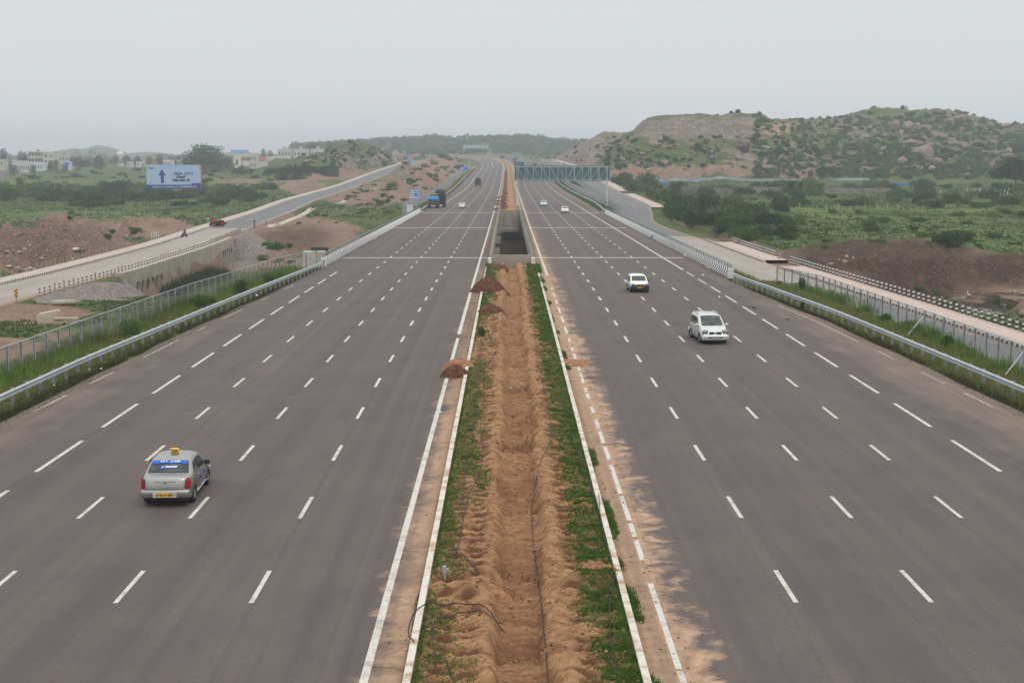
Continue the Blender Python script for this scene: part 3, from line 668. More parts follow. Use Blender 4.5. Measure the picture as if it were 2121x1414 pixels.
strip('pavement_right_far',np.arange(392,505,5.),lambda Y:np.linspace(4.9,8.4,4),rp,mfp,dz=.15)
strip('pavement_right_farther',np.arange(520,700,6.),lambda Y:np.linspace(4.9,8.4,4),rp,mfp,dz=.15)
strip('pavement_right_hilltop',np.arange(760,1000,6.),lambda Y:np.linspace(4.6,8.2,4),rp,mfl,dz=.15)
def stripe_mat(name,per,duty=.5,axis=1,dirt=.25,black=(.035,.035,.04),white=(.62,.60,.56)):
    m,n,b=newmat(name,.8,.25); v=wcoord(n); s=N(n,'ShaderNodeSeparateXYZ'); lk(n,v,s.inputs[0])
    f=mth(n,'FRACT',mth(n,'DIVIDE',s.outputs[axis],per)); t=mth(n,'GREATER_THAN',f,duty)
    c=mixc(n,t,black,white); c=mixc(n,ramp(n,noise(n,1.5,5,v,.7),[(.45,0),(.75,dirt*2)]),c,(.34,.27,.21))
    lk(n,c,b.inputs['Base Color']); return m
mks=stripe_mat('kerb_black_white',.85); mks2=stripe_mat('kerb_black_white_right',.95); mkg=simple('kerb_grey',(.42,.38,.33),world=True,scale=2)
def kerb(y0,y1,u,pt,mat,name='road_kerb'):
    mb=MB(); mb.sweep([(-.17,-.3),(-.17,.22),(.17,.22),(.17,-.3)],[pt(Y,u) for Y in np.arange(y0,y1+.1,4)])
    o=mb.build(name,mat); tag(o,kind='structure')
kerb(100,306,-LW-.13,lp,mks); kerb(310,1000,-LW-.13,lp,mkg)
kerb(60,178,4.57,rp,mks2); kerb(186,240,4.57,rp,stripe_mat('kerb_worn_stripes',.95,.35,dirt=.5,black=(.16,.15,.14),white=(.5,.48,.44))); kerb(392,505,4.72,rp,mkg); kerb(520,700,4.72,rp,mkg)
# pond -------------------------------------------------------------
mwt,n,b=newmat('pond_water',.05,.6)
v=wcoord(n); lily=ramp(n,noise(n,1,6,mapv(n,v,(.22,.10,1)),.68,.4),[(.55,0),(.61,1)])
sx=N(n,'ShaderNodeSeparateXYZ'); lk(n,v,sx.inputs[0])
col=mixc(n,lily,(.030,.032,.026),ramp(n,noise(n,2,4,v),[(.35,(.05,.07,.035)),(.65,(.16,.19,.10))]))
lk(n,col,b.inputs['Base Color']); lk(n,mth(n,'ADD',mth(n,'MULTIPLY',lily,.7),.04),b.inputs['Roughness'])
bump(n,b,noise(n,3,2,v),.04,.02)
th=np.linspace(0,2*math.pi,41)[:-1]
Vp=np.array([(66+29*math.cos(t)+.16*35*math.sin(t),161+37*math.sin(t),-6.02) for t in th]); me=bpy.data.meshes.new('pond'); me.from_pydata([tuple(p) for p in Vp],[],[tuple(range(40))]); me.materials.append(mwt)
o=obj('pond_water',me); tag(o,kind='structure')
# ------------------------------------------------------------------ viaduct around the opening
mcon,n,b=newmat('weathered_concrete',.9,.2)
v=wcoord(n); sx=mapv(n,v,(1.6,1.6,.25)); c1=noise(n,1,6,sx,.7); c2=noise(n,.5,4,v)
col=mixc(n,.5,ramp(n,c1,[(.3,(.20,.18,.14)),(.55,(.36,.33,.27)),(.75,(.47,.44,.36))]),ramp(n,c2,[(.3,(.26,.23,.18)),(.7,(.46,.43,.35))]))
lk(n,col,b.inputs['Base Color']); bump(n,b,c1,.3,.03)
mgalv=simple('galvanised_steel',(.42,.46,.48),.45,.5,.35,var=.10,scale=2.,world=True)
mrail=simple('grey_green_rail_paint',(.19,.25,.26),.55,.4,.2,var=.15,scale=2,world=True)
mblk=simple('black_rubber',(.02,.02,.021),.8)
mwp=simple('white_paint_dirty',(.62,.61,.60),.75,world=True,scale=2.5,var=.15)
br=empty('road_bridge',hp(VI0,.4)); 
tag(br,'long concrete road bridge with an open slot in the median showing dark ground below','bridge')
def pp(Y,u,dz=0.): q=hp(Y,u,dz); return tuple(float(t) for t in q)
bl=br.location
def addb(name,mb,mat,parent=br): 
    me=mb.mesh(name,mat); o=obj(name,me,parent); o.location=-parent.location if not parent.parent else (0,0,0); return o
def addp(name,mb,mat,root):
    o=obj(name,mb.mesh(name,mat),root); o.matrix_parent_inverse=root.matrix_world.inverted() if False else o.matrix_parent_inverse
    o.location=[-c for c in root.location]; return o
YV=list(np.arange(VI0,VI1,8))+[VI1]
for u0,u1 in ((-20.9,-2.4),(3.0,22.4)):
    mb=MB(); mb.sweep([(u0,-1.7),(u0,-.05),(u1,-.05),(u1,-1.5),(u1-(1.0 if u1<0 else -0)*1,-1.7)][:4]+[(u1,-1.7)],[hp(Y,0) for Y in YV])
    addp('deck',mb,mcon,br)
# parapets on the two sides of the slot
for s_,u in ((-1,-2.05),(1,2.85)):
    mb=MB(); a_=.14; w0=.30
    prof=[(u-a_,-.9),(u-a_,.8),(u+a_,.8),(u+a_,-.9)]
    mb.sweep(prof,[hp(Y,0) for Y in YV]); addp('parapet',mb,mcon,br)
    mb=MB(); mb.tube([pp(Y,u,1.12) for Y in YV],.05); mb.tube([pp(Y,u,.95) for Y in YV],.035)
    for Y in np.arange(VI0+.5,VI1,2.): mb.bar(pp(Y,u,.78),pp(Y,u,1.14),.09)
    r_=addp('hand_rail',mb,mrail,br)
    mb=MB(); q=hp(VI0-1.0,u); mb.box(q[0]-.22,q[0]+.22,q[1]-.6,q[1]+.9,q[2]-.1,q[2]+.75); addp('end_block',mb,mwp,br)
mb=MB(); q=hp(VI0+.4,.4); mb.box(-1.88,2.68,q[1]-.2,q[1]+.2,-2.5,q[2]+1.02); addp('cross_wall',mb,mcon,br)
mb=MB(); q=hp(VI1-.4,.4); mb.box(-1.88,2.68,q[1],q[1]+.5,q[2]-4.4,q[2]+.15); mb.box(-1.88,2.68,q[1]-3.5,q[1],q[2]-4.9,q[2]-4.1); mb.box(-21,22,q[1]+1.0,q[1]+1.5,-9.5,q[2]-1.71)
for x in (-1.,.2,1.4): mb.box(x,x+.03,q[1]-.02,q[1],q[2]-3.8,q[2]-.6)
addp('abutment',mb,mcon,br)
for py in (504,479,461,445.5,434):
    D=35360/(py-323)*1.0; Y=dY(D); z=float(hz(Y))
    mb=MB(); mb.box(-1.9,-1.15,Y-.25,Y+.25,z-1.35,z-.15); mb.bar((-1.3,Y-.3,z-1.2),(-1.1,Y-.3,z-.5),.08); addp('bracket',mb,mcon,br)
for Y in (192,226,260,294,326):
    for x0,x1 in ((-19,-4.5),(5,20)): mb=MB(); mb.box(x0,x1,Y-.6,Y+.6,-9.6,float(hz(Y))-1.71); addp('pier',mb,mcon,br)
# ------------------------------------------------------------------ outer crash barriers
mst,n,b=newmat('barrier_black_white_stripes',.75,.3)
s_=attr(n,'s'); h_=attr(n,'h'); v=wcoord(n)
low_=mth(n,'MAXIMUM',mth(n,'SUBTRACT',.45,h_),0)
f=mth(n,'FRACT',mth(n,'DIVIDE',mth(n,'SUBTRACT',s_,mth(n,'MULTIPLY',low_,1.6)),1.3))
t=mth(n,'GREATER_THAN',f,.5)
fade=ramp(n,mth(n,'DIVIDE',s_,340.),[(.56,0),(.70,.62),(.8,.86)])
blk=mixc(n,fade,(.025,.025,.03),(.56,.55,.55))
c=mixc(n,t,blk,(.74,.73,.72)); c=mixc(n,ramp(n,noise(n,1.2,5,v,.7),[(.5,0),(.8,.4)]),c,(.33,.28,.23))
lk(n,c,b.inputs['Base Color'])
def crash(u,y0,y1,sg,label,group=None):
    root=empty('crash_barrier',hp(y0,u)); tag(root,label,'barrier')
    prof=[(0,0),(0,.08),(.17*sg,.42),(.24*sg,.88),(.46*sg,.88),(.46*sg,0)]
    ys=np.arange(y0,y1+.1,4.); V=[];S=[];H=[]
    for Y in ys:
        for a_,h in prof: V.append(hp(Y,u+a_,h)); S.append(Y); H.append(h)
    nr,nc=len(ys),6; i=np.arange(nr*nc).reshape(nr,nc); fs=[]
    for j in range(5): fs.append(np.stack([i[:-1,j],i[:-1,j+1],i[1:,j+1],i[1:,j]],1))
    F=np.vstack(fs); me=mesh_np('concrete_wall',np.array(V),F,mst,False,dict(s=np.array(S),h=np.array(H)))
    o=obj('concrete_wall',me,root); o.location=[-c for c in root.location]
    mb=MB(); uc=u+.35*sg
    mb.tube([pp(Y,uc,1.28) for Y in ys],.055); mb.tube([pp(Y,uc,1.06) for Y in ys],.04)
    addp('rail_pipes',mb,mrail,root)
    k=0
    for Y in np.arange(y0+.5,y1,2.):
        mb=MB(); mb.bar(pp(Y,uc,.87),pp(Y,uc,1.3),.09,.08)
        if k<95: addp('rail_post',mb,mrail,root)
        k+=1
    mb=MB(); q=hp(y0-.25,u+.23*sg); mb.box(q[0]-.27,q[0]+.27,q[1]-.25,q[1]+.25,q[2]-.05,q[2]+.92); addp('end_block',mb,mwp,root)
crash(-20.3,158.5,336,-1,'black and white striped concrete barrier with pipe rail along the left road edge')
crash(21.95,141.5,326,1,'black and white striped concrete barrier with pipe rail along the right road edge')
# ------------------------------------------------------------------ W-beam guard rails
mpost0=simple('guard_post_grey',(.24,.26,.265),.6,.4,.2,var=.2,scale=3,world=True)
def guard(pts,label,sg,step=2.,z0=.0,maxp=95,post_w=.16):
    """pts: (Y,u) ; sg=+1 when the road lies to the right (left rail)"""
    pts=np.array(pts,float); ys=np.arange(pts[0,0],pts[-1,0]+.1,step*2); us=np.interp(ys,pts[:,0],pts[:,1])
    root=empty('guard_rail',hp(ys[0],us[0])); tag(root,label,'guard rail')
    f=.045*sg
    prof=[(0,.43),(f*1.8,.47),(f*1.8,.53),(f*.3,.58),(f*1.8,.63),(f*1.8,.70),(0,.75),(-f*.5,.75),(-f*.5,.43)]
    mb=MB(); mb.sweep(prof,[hp(Y,u) for Y,u in zip(ys,us)]); addp('beam',mb,mgalv,root)
    pys=np.arange(pts[0,0]+.3,pts[-1,0],step)
    rest=MB()
    for k,Y in enumerate(pys):
        u=float(np.interp(Y,pts[:,0],pts[:,1])); q=hp(Y,u-.17*sg); mb=MB() if k<maxp else rest
        mb.box(q[0]-post_w/2,q[0]+post_w/2,q[1]-.07,q[1]+.07,q[2]-.35,q[2]+.74)
        mb.box(q[0]+.08*sg-.08,q[0]+.08*sg+.08,q[1]-.05,q[1]+.05,q[2]+.48,q[2]+.72)
        if k<maxp: addp('post',mb,mpost0,root)
    if rest.v: tag(addp('post_row',rest,mpost0,root),kind='stuff')
    return root
GLn=[(30,-24.6),(66,-23.95),(79,-23.75),(95,-22.95),(121,-21.65),(152,-20.15),(157.6,-20.1)]
GRn=[(34,25.6),(68,25.2),(83,24.7),(103,24.0),(124,22.65),(135,21.9),(139.5,21.9)]
gl=guard(GLn,'steel guard rail along the near left verge, with a yellow reflector',1)
gr_=guard(GRn,'steel guard rail along the near right verge in front of the weedy fence',-1)
myel=simple('yellow_reflector',(.85,.42,.02),.4)
mb=MB(); q=hp(88,-23.3+.12); mb.cyl(0,0,0,.02,.07,10); o=mb.build('reflector',myel,gl,np.array([q[0],q[1],.60])-np.array(gl.location)); o.rotation_euler=(0,R(80),0)
guard([(336.5,-20.5),(450,-21.2),(631,-23.4),(800,-23.4),(1000,-23.4),(1120,-23.4)],'far steel guard rail on the left running past the parked lorries and over the bend',1,4.)
guard([(327,22.4),(350,22.9),(365,23.6),(392,23.9)],'short bent steel guard rail on the right between barrier and overhead gantry',-1)
guard([(396,24.3),(640,24.6),(1000,24.8),(1390,24.8)],'far steel guard rail on the right curving round the bend',-1,5.)
# ------------------------------------------------------------------ wire mesh fences
mnet=bpy.data.materials.new('wire_mesh'); mnet.use_nodes=True; n=mnet.node_tree; b=n.nodes['Principled BSDF']
b.inputs['Base Color'].default_value=(.26,.29,.29,1); b.inputs['Roughness'].default_value=.7
v=ocoord(n); s=N(n,'ShaderNodeSeparateXYZ'); lk(n,v,s.inputs[0])
wv=noise(n,1.5,2,v); b.inputs['Alpha'].default_value=.17
lk(n,mth(n,'ADD',mth(n,'MULTIPLY',wv,.16),.16),b.inputs['Alpha'])
mpost=simple('fence_post_steel',(.36,.37,.38),.6,.4,.15,var=.25,scale=3,world=True)
def fence(ptsw,label,step=2.,h=1.65,maxp=96,net=True,zf=None,solid=.0,pw=.11,pd=.20,braces=()):
    P_=np.array(ptsw,float); d=np.r_[0,np.cumsum(np.hypot(np.diff(P_[:,0]),np.diff(P_[:,1])))]
    m_=int(d[-1]/step); sp=np.linspace(0,d[-1],m_+1)
    xs=np.interp(sp,d,P_[:,0]); ys=np.interp(sp,d,P_[:,1]); zs=np.interp(sp,d,P_[:,2])
    root=empty('wire_fence',(xs[0],ys[0],zs[0])); tag(root,label,'fence')
    rest=MB()
    for k in range(m_+1):
        x,y,z=xs[k],ys[k],zs[k]; mb=MB() if k<maxp else rest
        j=.02*math.sin(k*7.3)
        mb.box(x-pw/2,x+pw/2,y-pd/2,y-pd/2+.05,z-.4,z+h+j); mb.box(x-.02,x+.02,y-pd/2,y+pd/2,z-.4,z+h+j)
        if k<maxp: addp('post',mb,mpost,root)
    if rest.v: tag(addp('post_row',rest,mpost,root),kind='stuff')
    mb=MB(); mb.tube([(x,y,z+h) for x,y,z in zip(xs,ys,zs)],.03); addp('top_rail',mb,mgalv,root); mb=MB(); mb.tube([(x,y,z+.12) for x,y,z in zip(xs,ys,zs)],.012,4); addp('bottom_wire',mb,mgalv,root)
    if net:
        vs=[];fs=[]
        for k,(x,y,z) in enumerate(zip(xs,ys,zs)):
            vs+=[(x,y,z+.1),(x,y,z+h)]
            if k: fs.append((2*k-2,2*k-1,2*k+1,2*k))
        mb=MB(); mb.add(vs,fs); addp('wire_mesh',mb,mnet,root)
    for k,dx in braces:
        mb=MB(); x,y,z=xs[k],ys[k],zs[k]; mb.bar((x,y,z+h*.8),(x+dx,y-1.2,z-.1),.06); addp('brace',mb,mgalv,root)
    return root
def rw(Y,X,z=-.15): return (X,Y,float(hz(Y))+z)
fl_=fence([rw(40,-29,-.4),rw(77.4,-27.7),rw(97,-26.9),rw(117,-26.1),rw(136,-24.7),rw(152,-24.0,-.2)],'tall wire mesh fence on the near left verge beyond the guard rail')
fence([rw(152.3,-24.0,-.2),rw(160,-21.5,-.1)],'short end panel of wire fence in front of the rusty white tank on the left',step=2.3)
fence([rw(42,29,-.4),rw(79,28.6),rw(93.7,28.4),rw(109,28),rw(125,27.6),rw(136,25.8)],'wire mesh fence on the near right verge, weeds growing through it, two diagonal braces',braces=((18,-1.6),(27,-1.6)))
fence([tuple(hp(Y,u,-.2)) for Y,u in ((338,-24.5),(450,-25.6),(631,-28.),(800,-28.),(1000,-28),(1130,-28))],'long grey fence beyond the left guard rail behind the parked lorries',step=3.,h=2.0,maxp=96,pw=.9,pd=.1)
fence([tuple(hp(Y,u,-.2)) for Y,u in ((336,26.2),(345,26.4),(372,27.6),(395,27.7))],'grey picket fence on the right verge beside the gantry leg',step=1.,h=2.0,pw=.62,pd=.1)
fence([tuple(hp(Y,u,-.2)) for Y,u in ((398,26.6),(440,27),(640,28),(1000,28.4),(1390,28.4))],'long grey fence on the right bend beyond the gantry',step=4.,h=2.0,pw=1.0,pd=.1)
fence([(float(rsx(Y))-5.4,Y,float(rsz(Y))-.1) for Y in (400,450,500,560,620)],'grey fence along the left side of the far right service road',step=3.,h=1.7,pw=.9,pd=.08)
# ------------------------------------------------------------------ overhead sign gantries
mteal=simple('sign_back_teal',(.050,.135,.165),.55,.4,var=.10,scale=.6,world=True); mgwh=simple('gantry_white_steel',(.56,.57,.56),.5,.4,.1,var=.10,scale=1.5,world=True)
def gantry(label,Y,u0,u1,zb,zt,upper=True,face=False):
    q0=hp(Y,u0); q1=hp(Y,u1); ux=Vector(q1-q0); W=math.hypot(ux.x,ux.y); ang=math.atan2(ux.y,ux.x)
    root=empty('sign_gantry',q0,ang); tag(root,label,'gantry')
    zb-=q0[2]; zt-=q0[2]; h=zt-zb
    for x in (0,W):
        mb=MB(); mb.cyl(x,0,-.2,zb+.1,.20,14); mb.cyl(x,0,-.2,.35,.36,14,.24); mb.build('post',mgwh,root)
    mb=MB(); x0,x1=-.65,W+.75
    mb.box(x0,x1,.55,.62,zb-.25,zt); 
    pn=mb.build('sign_panel',mteal if not face else simple('far_gantry_panel',(.42,.47,.49),.6),root)
    mb=MB()
    for yy in (-.35,.45):
        for z in (zb,zt-.28): mb.box(x0,x1,yy-.07,yy+.07,z-.07,z+.07)
    nb=12; xs=np.linspace(0,W,nb)
    for i,x in enumerate(xs):
        for yy in (-.35,.45): mb.box(x-.05,x+.05,yy-.05,yy+.05,zb,zt-.3)
        mb.bar((x,-.35,zb),(x,.45,zb),.07); mb.bar((x,-.35,zt-.28),(x,.45,zt-.28),.07)
    mid=(nb-1)/2
    for i in range(nb-1):
        a_,c_2=(xs[i],xs[i+1]); up=i+.5>mid
        mb.bar((a_,-.35,zb if up else zt-.3),(c_2,-.35,zt-.3 if up else zb),.075)
    mb.build('truss',mgwh,root)
    mb=MB()
    for z in np.linspace(zb+.5,zt-.6,3)[::2]: mb.box(x0,x1,.50,.55,z-.025,z+.025)
    for x in np.linspace(x0+1.1,x1-1,11): mb.box(x-.05,x+.05,.49,.55,zb-.25,zt+.01)
    mb.build('panel_frame',simple('panel_frame_grey',(.36,.42,.42),.5,world=True),root)
    if upper:
        mb=MB(); mb.box(x0,x0+2.5,.55,.62,zt+.03,zt+.95); mb.build('exit_panel',mteal,root)
        mb=MB(); mb.box(x0+.6,x0+.7,.48,.55,zt-.2,zt+.95); mb.bar((x0+1.4,.5,zt-.2),(x0+1.8,.5,zt+.9),.07); mb.build('exit_panel_strut',mgwh,root)
    return root
Yg=dY(386)
gantry('teal backed overhead sign gantry with white truss spanning the right carriageway',Yg,2.45,26.9,5.35,9.3)
gantry('pale overhead sign gantry in the haze on the far bend',dY(1383),2.5,26.9,19.2,22.4,False,True)
# ------------------------------------------------------------------ road signs and billboards
mblue=simple('sign_blue',(.012,.13,.50),.45,.4,var=.05,world=True); mltr=simple('sign_lettering_white',(.75,.76,.76),.6)
def panel_sign(name,label,px0,px1,py0,py1,D,mat,lines,posts,thick=.12,cat='road sign',pmat=None):
    a_=P((px0+px1)/2,(py0+py1)/2,D); sc=D/FPX; Wd=(px1-px0)*sc; Hd=(py1-py0)*sc
    root=empty(name,(a_[0],a_[1],a_[2]-Hd/2),-.0); tag(root,label,cat)
    mb=MB(); mb.box(-Wd/2,Wd/2,0,thick,0,Hd); mb.build('sign_panel',mat,root)
    for (tx,tz_,size,txt,al,mt,xs,bd) in lines:
        me=text_mesh(txt,size*Hd,mt,align=al,bold=bd,xs=xs); o=obj('lettering',me,root,(tx*Wd,-.035,tz_*Hd)); o.rotation_euler=(R(90),0,0)
    zg=tz(a_[0],a_[1])-a_[2]+Hd/2
    for x in posts: mb=MB(); mb.box(x*Wd-.1,x*Wd+.1,thick,thick+.2,zg-.3,Hd*.8); mb.build('post',pmat or mgalv,root)
    return root,Wd,Hd
D1=333
rt,Wd,Hd=panel_sign('road_sign','blue direction sign with four lines of Hindi place names and distances',847.5,871,393,411.7,D1,mblue,
  [(-.44,.84,.24,'राजेंद्र नगर','LEFT',mltr,1,.02),(-.44,.61,.24,'विमानाश्रय','LEFT',mltr,1,.02),(-.44,.37,.24,'बेंगलूरु','LEFT',mltr,1,.02),(-.44,.14,.24,'विजयवाड़ा','LEFT',mltr,1,.02),
   (.44,.84,.2,'9','RIGHT',mltr,1,.02),(.44,.61,.2,'20','RIGHT',mltr,1,.02),(.44,.37,.2,'562','RIGHT',mltr,1,.02),(.44,.14,.2,'310','RIGHT',mltr,1,.02)],[.12])
mb=MB(); mb.box(-Wd/2+.04,Wd/2-.04,-.012,-.002,Hd-.09,Hd-.05); mb.box(-Wd/2+.04,Wd/2-.04,-.012,-.002,.05,.09); mb.box(-Wd/2+.04,-Wd/2+.08,-.012,-.002,.09,Hd-.09); mb.box(Wd/2-.08,Wd/2-.04,-.012,-.002,.09,Hd-.09); mb.build('border',mltr,rt)
panel_sign('road_sign','small pale blue sign board beyond the fence on the far left verge',953,969,345.5,353.5,610,simple('sign_blue_pale',(.06,.24,.60),.5),
  [(-.42,.72,.2,'नार्सिंगी','LEFT',mltr,1,.02),(-.42,.45,.2,'गच्चीबौली','LEFT',mltr,1,.02),(-.42,.2,.2,'मियापुर','LEFT',mltr,1,.02)],[0.1])
mb=MB(); q=hp(334,-22.3); mb.box(q[0]-1.3,q[0]+.1,q[1]-.3,q[1]+.3,q[2]-4,q[2]+1.75); 
o=mb.build('concrete_block',mwp); o.data.transform(__import__('mathutils').Matrix.Translation((-q[0],-q[1],-q[2]))); o.location=q; tag(o,'pale concrete pillar under the blue Hindi direction sign','pillar')
# big billboard
DB=474; mbl=simple('billboard_pale_blue',(.38,.50,.70),.7,var=.04,scale=.2,world=True); mnavy=simple('billboard_navy',(.035,.06,.28),.7); mdk=simple('billboard_black_ink',(.03,.035,.04),.7); mpur=simple('billboard_purple_ink',(.09,.07,.27),.7)
rt,Wd,Hd=panel_sign('billboard','large pale blue billboard with navy up arrow reading PBEL CITY Ahead Take Exit 18',303.5,415.5,342,391,DB,mbl,
 [(.19,.625,.135,'PBEL CITY','CENTER',mpur,1.35,.05),(.13,.50,.135,'Ahead','CENTER',mdk,1.05,.07),(.13,.36,.135,'Take Exit 18','CENTER',mdk,1.08,.07),
  (-.41,.86,.075,'PBEL','CENTER',mnavy,1.6,.02),(-.33,.835,.03,'developers','CENTER',mnavy,1,.0),(-.44,.235,.05,'Realty','CENTER',mdk,1.,.0),(.41,.86,.06,'98 480 221 88','CENTER',mdk,1,0),
  (-.31,.085,.088,'ask@pbel.in','CENTER',mltr,1,.005),(-.20,.085,.088,'|','CENTER',mltr,1,.005),(-.055,.085,.088,'www.pbelcity.in','CENTER',mltr,1,.005),(.085,.085,.088,'|','CENTER',mltr,1,.005),(.27,.085,.088,'Call 040 3915 1515','CENTER',mltr,1.0,.02)],
 [-.46,-.40,-.15,-.09,.16,.22,.42,.47],.5,'billboard',simple('dark_steel',(.05,.055,.055),.6))
mb=MB(); 
mb.prism([(-Wd*.237,Hd*.235),(-Wd*.237,Hd*.56),(-Wd*.285,Hd*.56),(-Wd*.215,Hd*.83),(-Wd*.137,Hd*.56),(-Wd*.178,Hd*.56),(-Wd*.178,Hd*.235)],-.03,-.002); mb.build('arrow',mnavy,rt)
mb=MB(); mb.prism([(-Wd/2,0),(Wd/2,0),(Wd/2,Hd*.235),(Wd*.36,Hd*.235),(Wd*.32,Hd*.17),(-Wd/2,Hd*.17)],-.02,-.002); mb.build('footer_band',mnavy,rt)
mb=MB(); mb.box(Wd*.36,Wd*.47,-.015,-.002,Hd*.83,Hd*.90); mb.build('label_strip',mltr,rt)
mb=MB(); mb.box(Wd/2+.02,Wd/2+.28,.0,.45,Hd*.15,Hd); mb.build('side_return',simple('billboard_orange',(.55,.16,.08),.7),rt)
# ------------------------------------------------------------------ left-hand causeway with pipe culverts
cw=empty('culvert_causeway',lp(190,LW+1.2)); tag(cw,'stained concrete causeway wall with two rows of round drain openings under the left service road','culvert')
mb=MB(); ys=np.arange(186,276,6.); X1=LW+1.75
mb.sweep([(LW+.45,-5.2),(LW+.45,.16),(X1,.16),(X1,-5.2)],[lp(Y,0) for Y in ys]); addp('retaining_wall',mb,mcon,cw)
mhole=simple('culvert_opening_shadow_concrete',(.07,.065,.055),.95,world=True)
for Y0,nn in ((193,6),(256,5)):
    for row,zc in ((0,-2.3),(1,-4.35)):
        for k in range(nn):
            Y=Y0+k*2.6+(0 if row==0 else .6); q=lp(Y,X1); 
            m_o=MB(); m_i=MB(); nn_=16
            ring=[(q[0]+.0,Y+.95*math.cos(2*math.pi*i/nn_),q[2]+zc+.82*math.sin(2*math.pi*i/nn_)) for i in range(nn_)]
            r2=[(q[0]+.08,Y+1.1*math.cos(2*math.pi*i/nn_),q[2]+zc+.97*math.sin(2*math.pi*i/nn_)) for i in range(nn_)]
            m_o.add(ring+[(q[0]+.09,a,c) for _,a,c in ring]+r2,[(i,(i+1)%nn_,nn_+(i+1)%nn_,nn_+i) for i in range(nn_)]+[(nn_+i,nn_+(i+1)%nn_,2*nn_+(i+1)%nn_,2*nn_+i) for i in range(nn_)])
            c_o=addp('pipe_collar',m_o,mcon,cw)
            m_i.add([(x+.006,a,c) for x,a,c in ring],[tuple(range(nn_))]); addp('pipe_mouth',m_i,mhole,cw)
# ------------------------------------------------------------------ delineator posts
mbw,n,b=newmat('black_white_post_paint',.8,.2)
v=ocoord(n); s=N(n,'ShaderNodeSeparateXYZ'); lk(n,v,s.inputs[0]); 
tt=mth(n,'GREATER_THAN',mth(n,'FRACT',mth(n,'MULTIPLY',s.outputs[2],2.75)),.5); c=mixc(n,tt,(.62,.60,.57),(.03,.03,.035))
c=mixc(n,ramp(n,noise(n,3,4,wcoord(n),.7),[(.5,0),(.8,.45)]),c,(.32,.27,.22)); lk(n,c,b.inputs['Base Color'])
mpc=simple('post_bare_concrete',(.30,.24,.18),.9,world=True,scale=2,var=.2)
def bollard_mesh(mat,h=.9,r=.1,n=8):
    mb=MB(); mb.cyl(0,0,-.3,h-.06,r,n); mb.cyl(0,0,h-.06,h,r,n,r*.6); return mb.mesh('delineator_post',mat,False)
bm1=bollard_mesh(mbw); bm2=bollard_mesh(mpc,.95,.09,4); bm3=bollard_mesh(mbw,1.0,.13)
def row(Ys,pt,u,pick,lab,grp,name='delineator_post'):
    for k,Y in enumerate(Ys):
        q=pt(Y,u); m_=pick(k); o=obj(name,m_[0],None,q,0); o.rotation_euler=(random.uniform(-.04,.04),random.uniform(-.04,.04),0); tag(o,lab[m_[1]],'post',grp[m_[1]])
plain={0,3,5,7,12,17,18,22}
Yl_=np.arange(158.6,290,1.62)
row(Yl_,lp,LW+.75,lambda k:(bm2,1) if (k in (3,5,7,12,18,19,32,33,34,35,40,47) or k>55) else (bm1,0),
    ('black and white striped post on the near edge of the left causeway road','bare brown concrete post on the near edge of the left causeway road'),('striped posts on the left causeway','bare posts on the near edge of the left causeway'))
row(np.arange(150,262,1.9),lp,-7.75,lambda k:(bm2,0),('bare concrete post along the far side of the left causeway footpath',),('bare posts behind the left causeway footpath',))
row(np.arange(262.5,271,2.2),lp,-7.9,lambda k:(bollard_mesh(mwp,1.5,.07),0) if k==0 else (bpy.data.meshes['delineator_post.003'] if 'delineator_post.003' in bpy.data.meshes else bm2,0),('tall thin whitish post at the end of the left causeway footpath',),('whitish posts at the causeway end',))
row(np.arange(196.5,232,1.38),rp,8.0,lambda k:(bm3,0),('black and white striped post in the farther row on the right footpath',),('striped posts of the farther right footpath',))
row(np.arange(104,185.5,1.5),rp,7.75,lambda k:(bm3,0),('black and white striped post in the near row between right footpath and pond',),('striped posts of the nearer right footpath',))
o=obj('delineator_post',bm3,None,rp(190.3,7.3)); o.rotation_euler=(.05,.22,0); tag(o,'single leaning striped post standing alone in the mud between the two right footpaths','post')
# hazard marker
q=G(34,623,-3.5); hm=empty('hazard_marker',q); tag(hm,'yellow and black diagonal striped hazard board beside the left service road','road sign')
m_,n,b=newmat('hazard_stripes',.6); v=ocoord(n); s=N(n,'ShaderNodeSeparateXYZ'); lk(n,v,s.inputs[0])
tt=mth(n,'GREATER_THAN',mth(n,'FRACT',mth(n,'MULTIPLY',mth(n,'SUBTRACT',s.outputs[2],s.outputs[0]),3.)),.5); lk(n,mixc(n,tt,(.02,.02,.02),(.75,.42,.01)),b.inputs['Base Color'])
mb=MB(); mb.box(-.17,.17,-.03,.0,.35,1.25); mb.build('board',m_,hm); mb=MB(); mb.box(-.04,.04,.001,.07,-.3,1.2); mb.build('post',mpost,hm)
# white box on short pole by end of bridge
q=lp(309,LW+1.1); mb=MB(); mb.cyl(0,0,-.2,1.55,.13,8); mb.cyl(0,0,1.1,1.6,.2,8); o=mb.build('marker_post',simple('dark_teal_post',(.06,.09,.10)),None,q); tag(o,'dark short stout post at the far end of the left causeway','post')
q=G(551,466,-3.2); mb=MB(); mb.cyl(0,0,-.2,.9,.08,8); o=mb.build('marker_post',simple('dark_teal_post',(.06,.09,.10)),None,q); tag(o,'dark thin post beside the drain chute below the left service road','post')
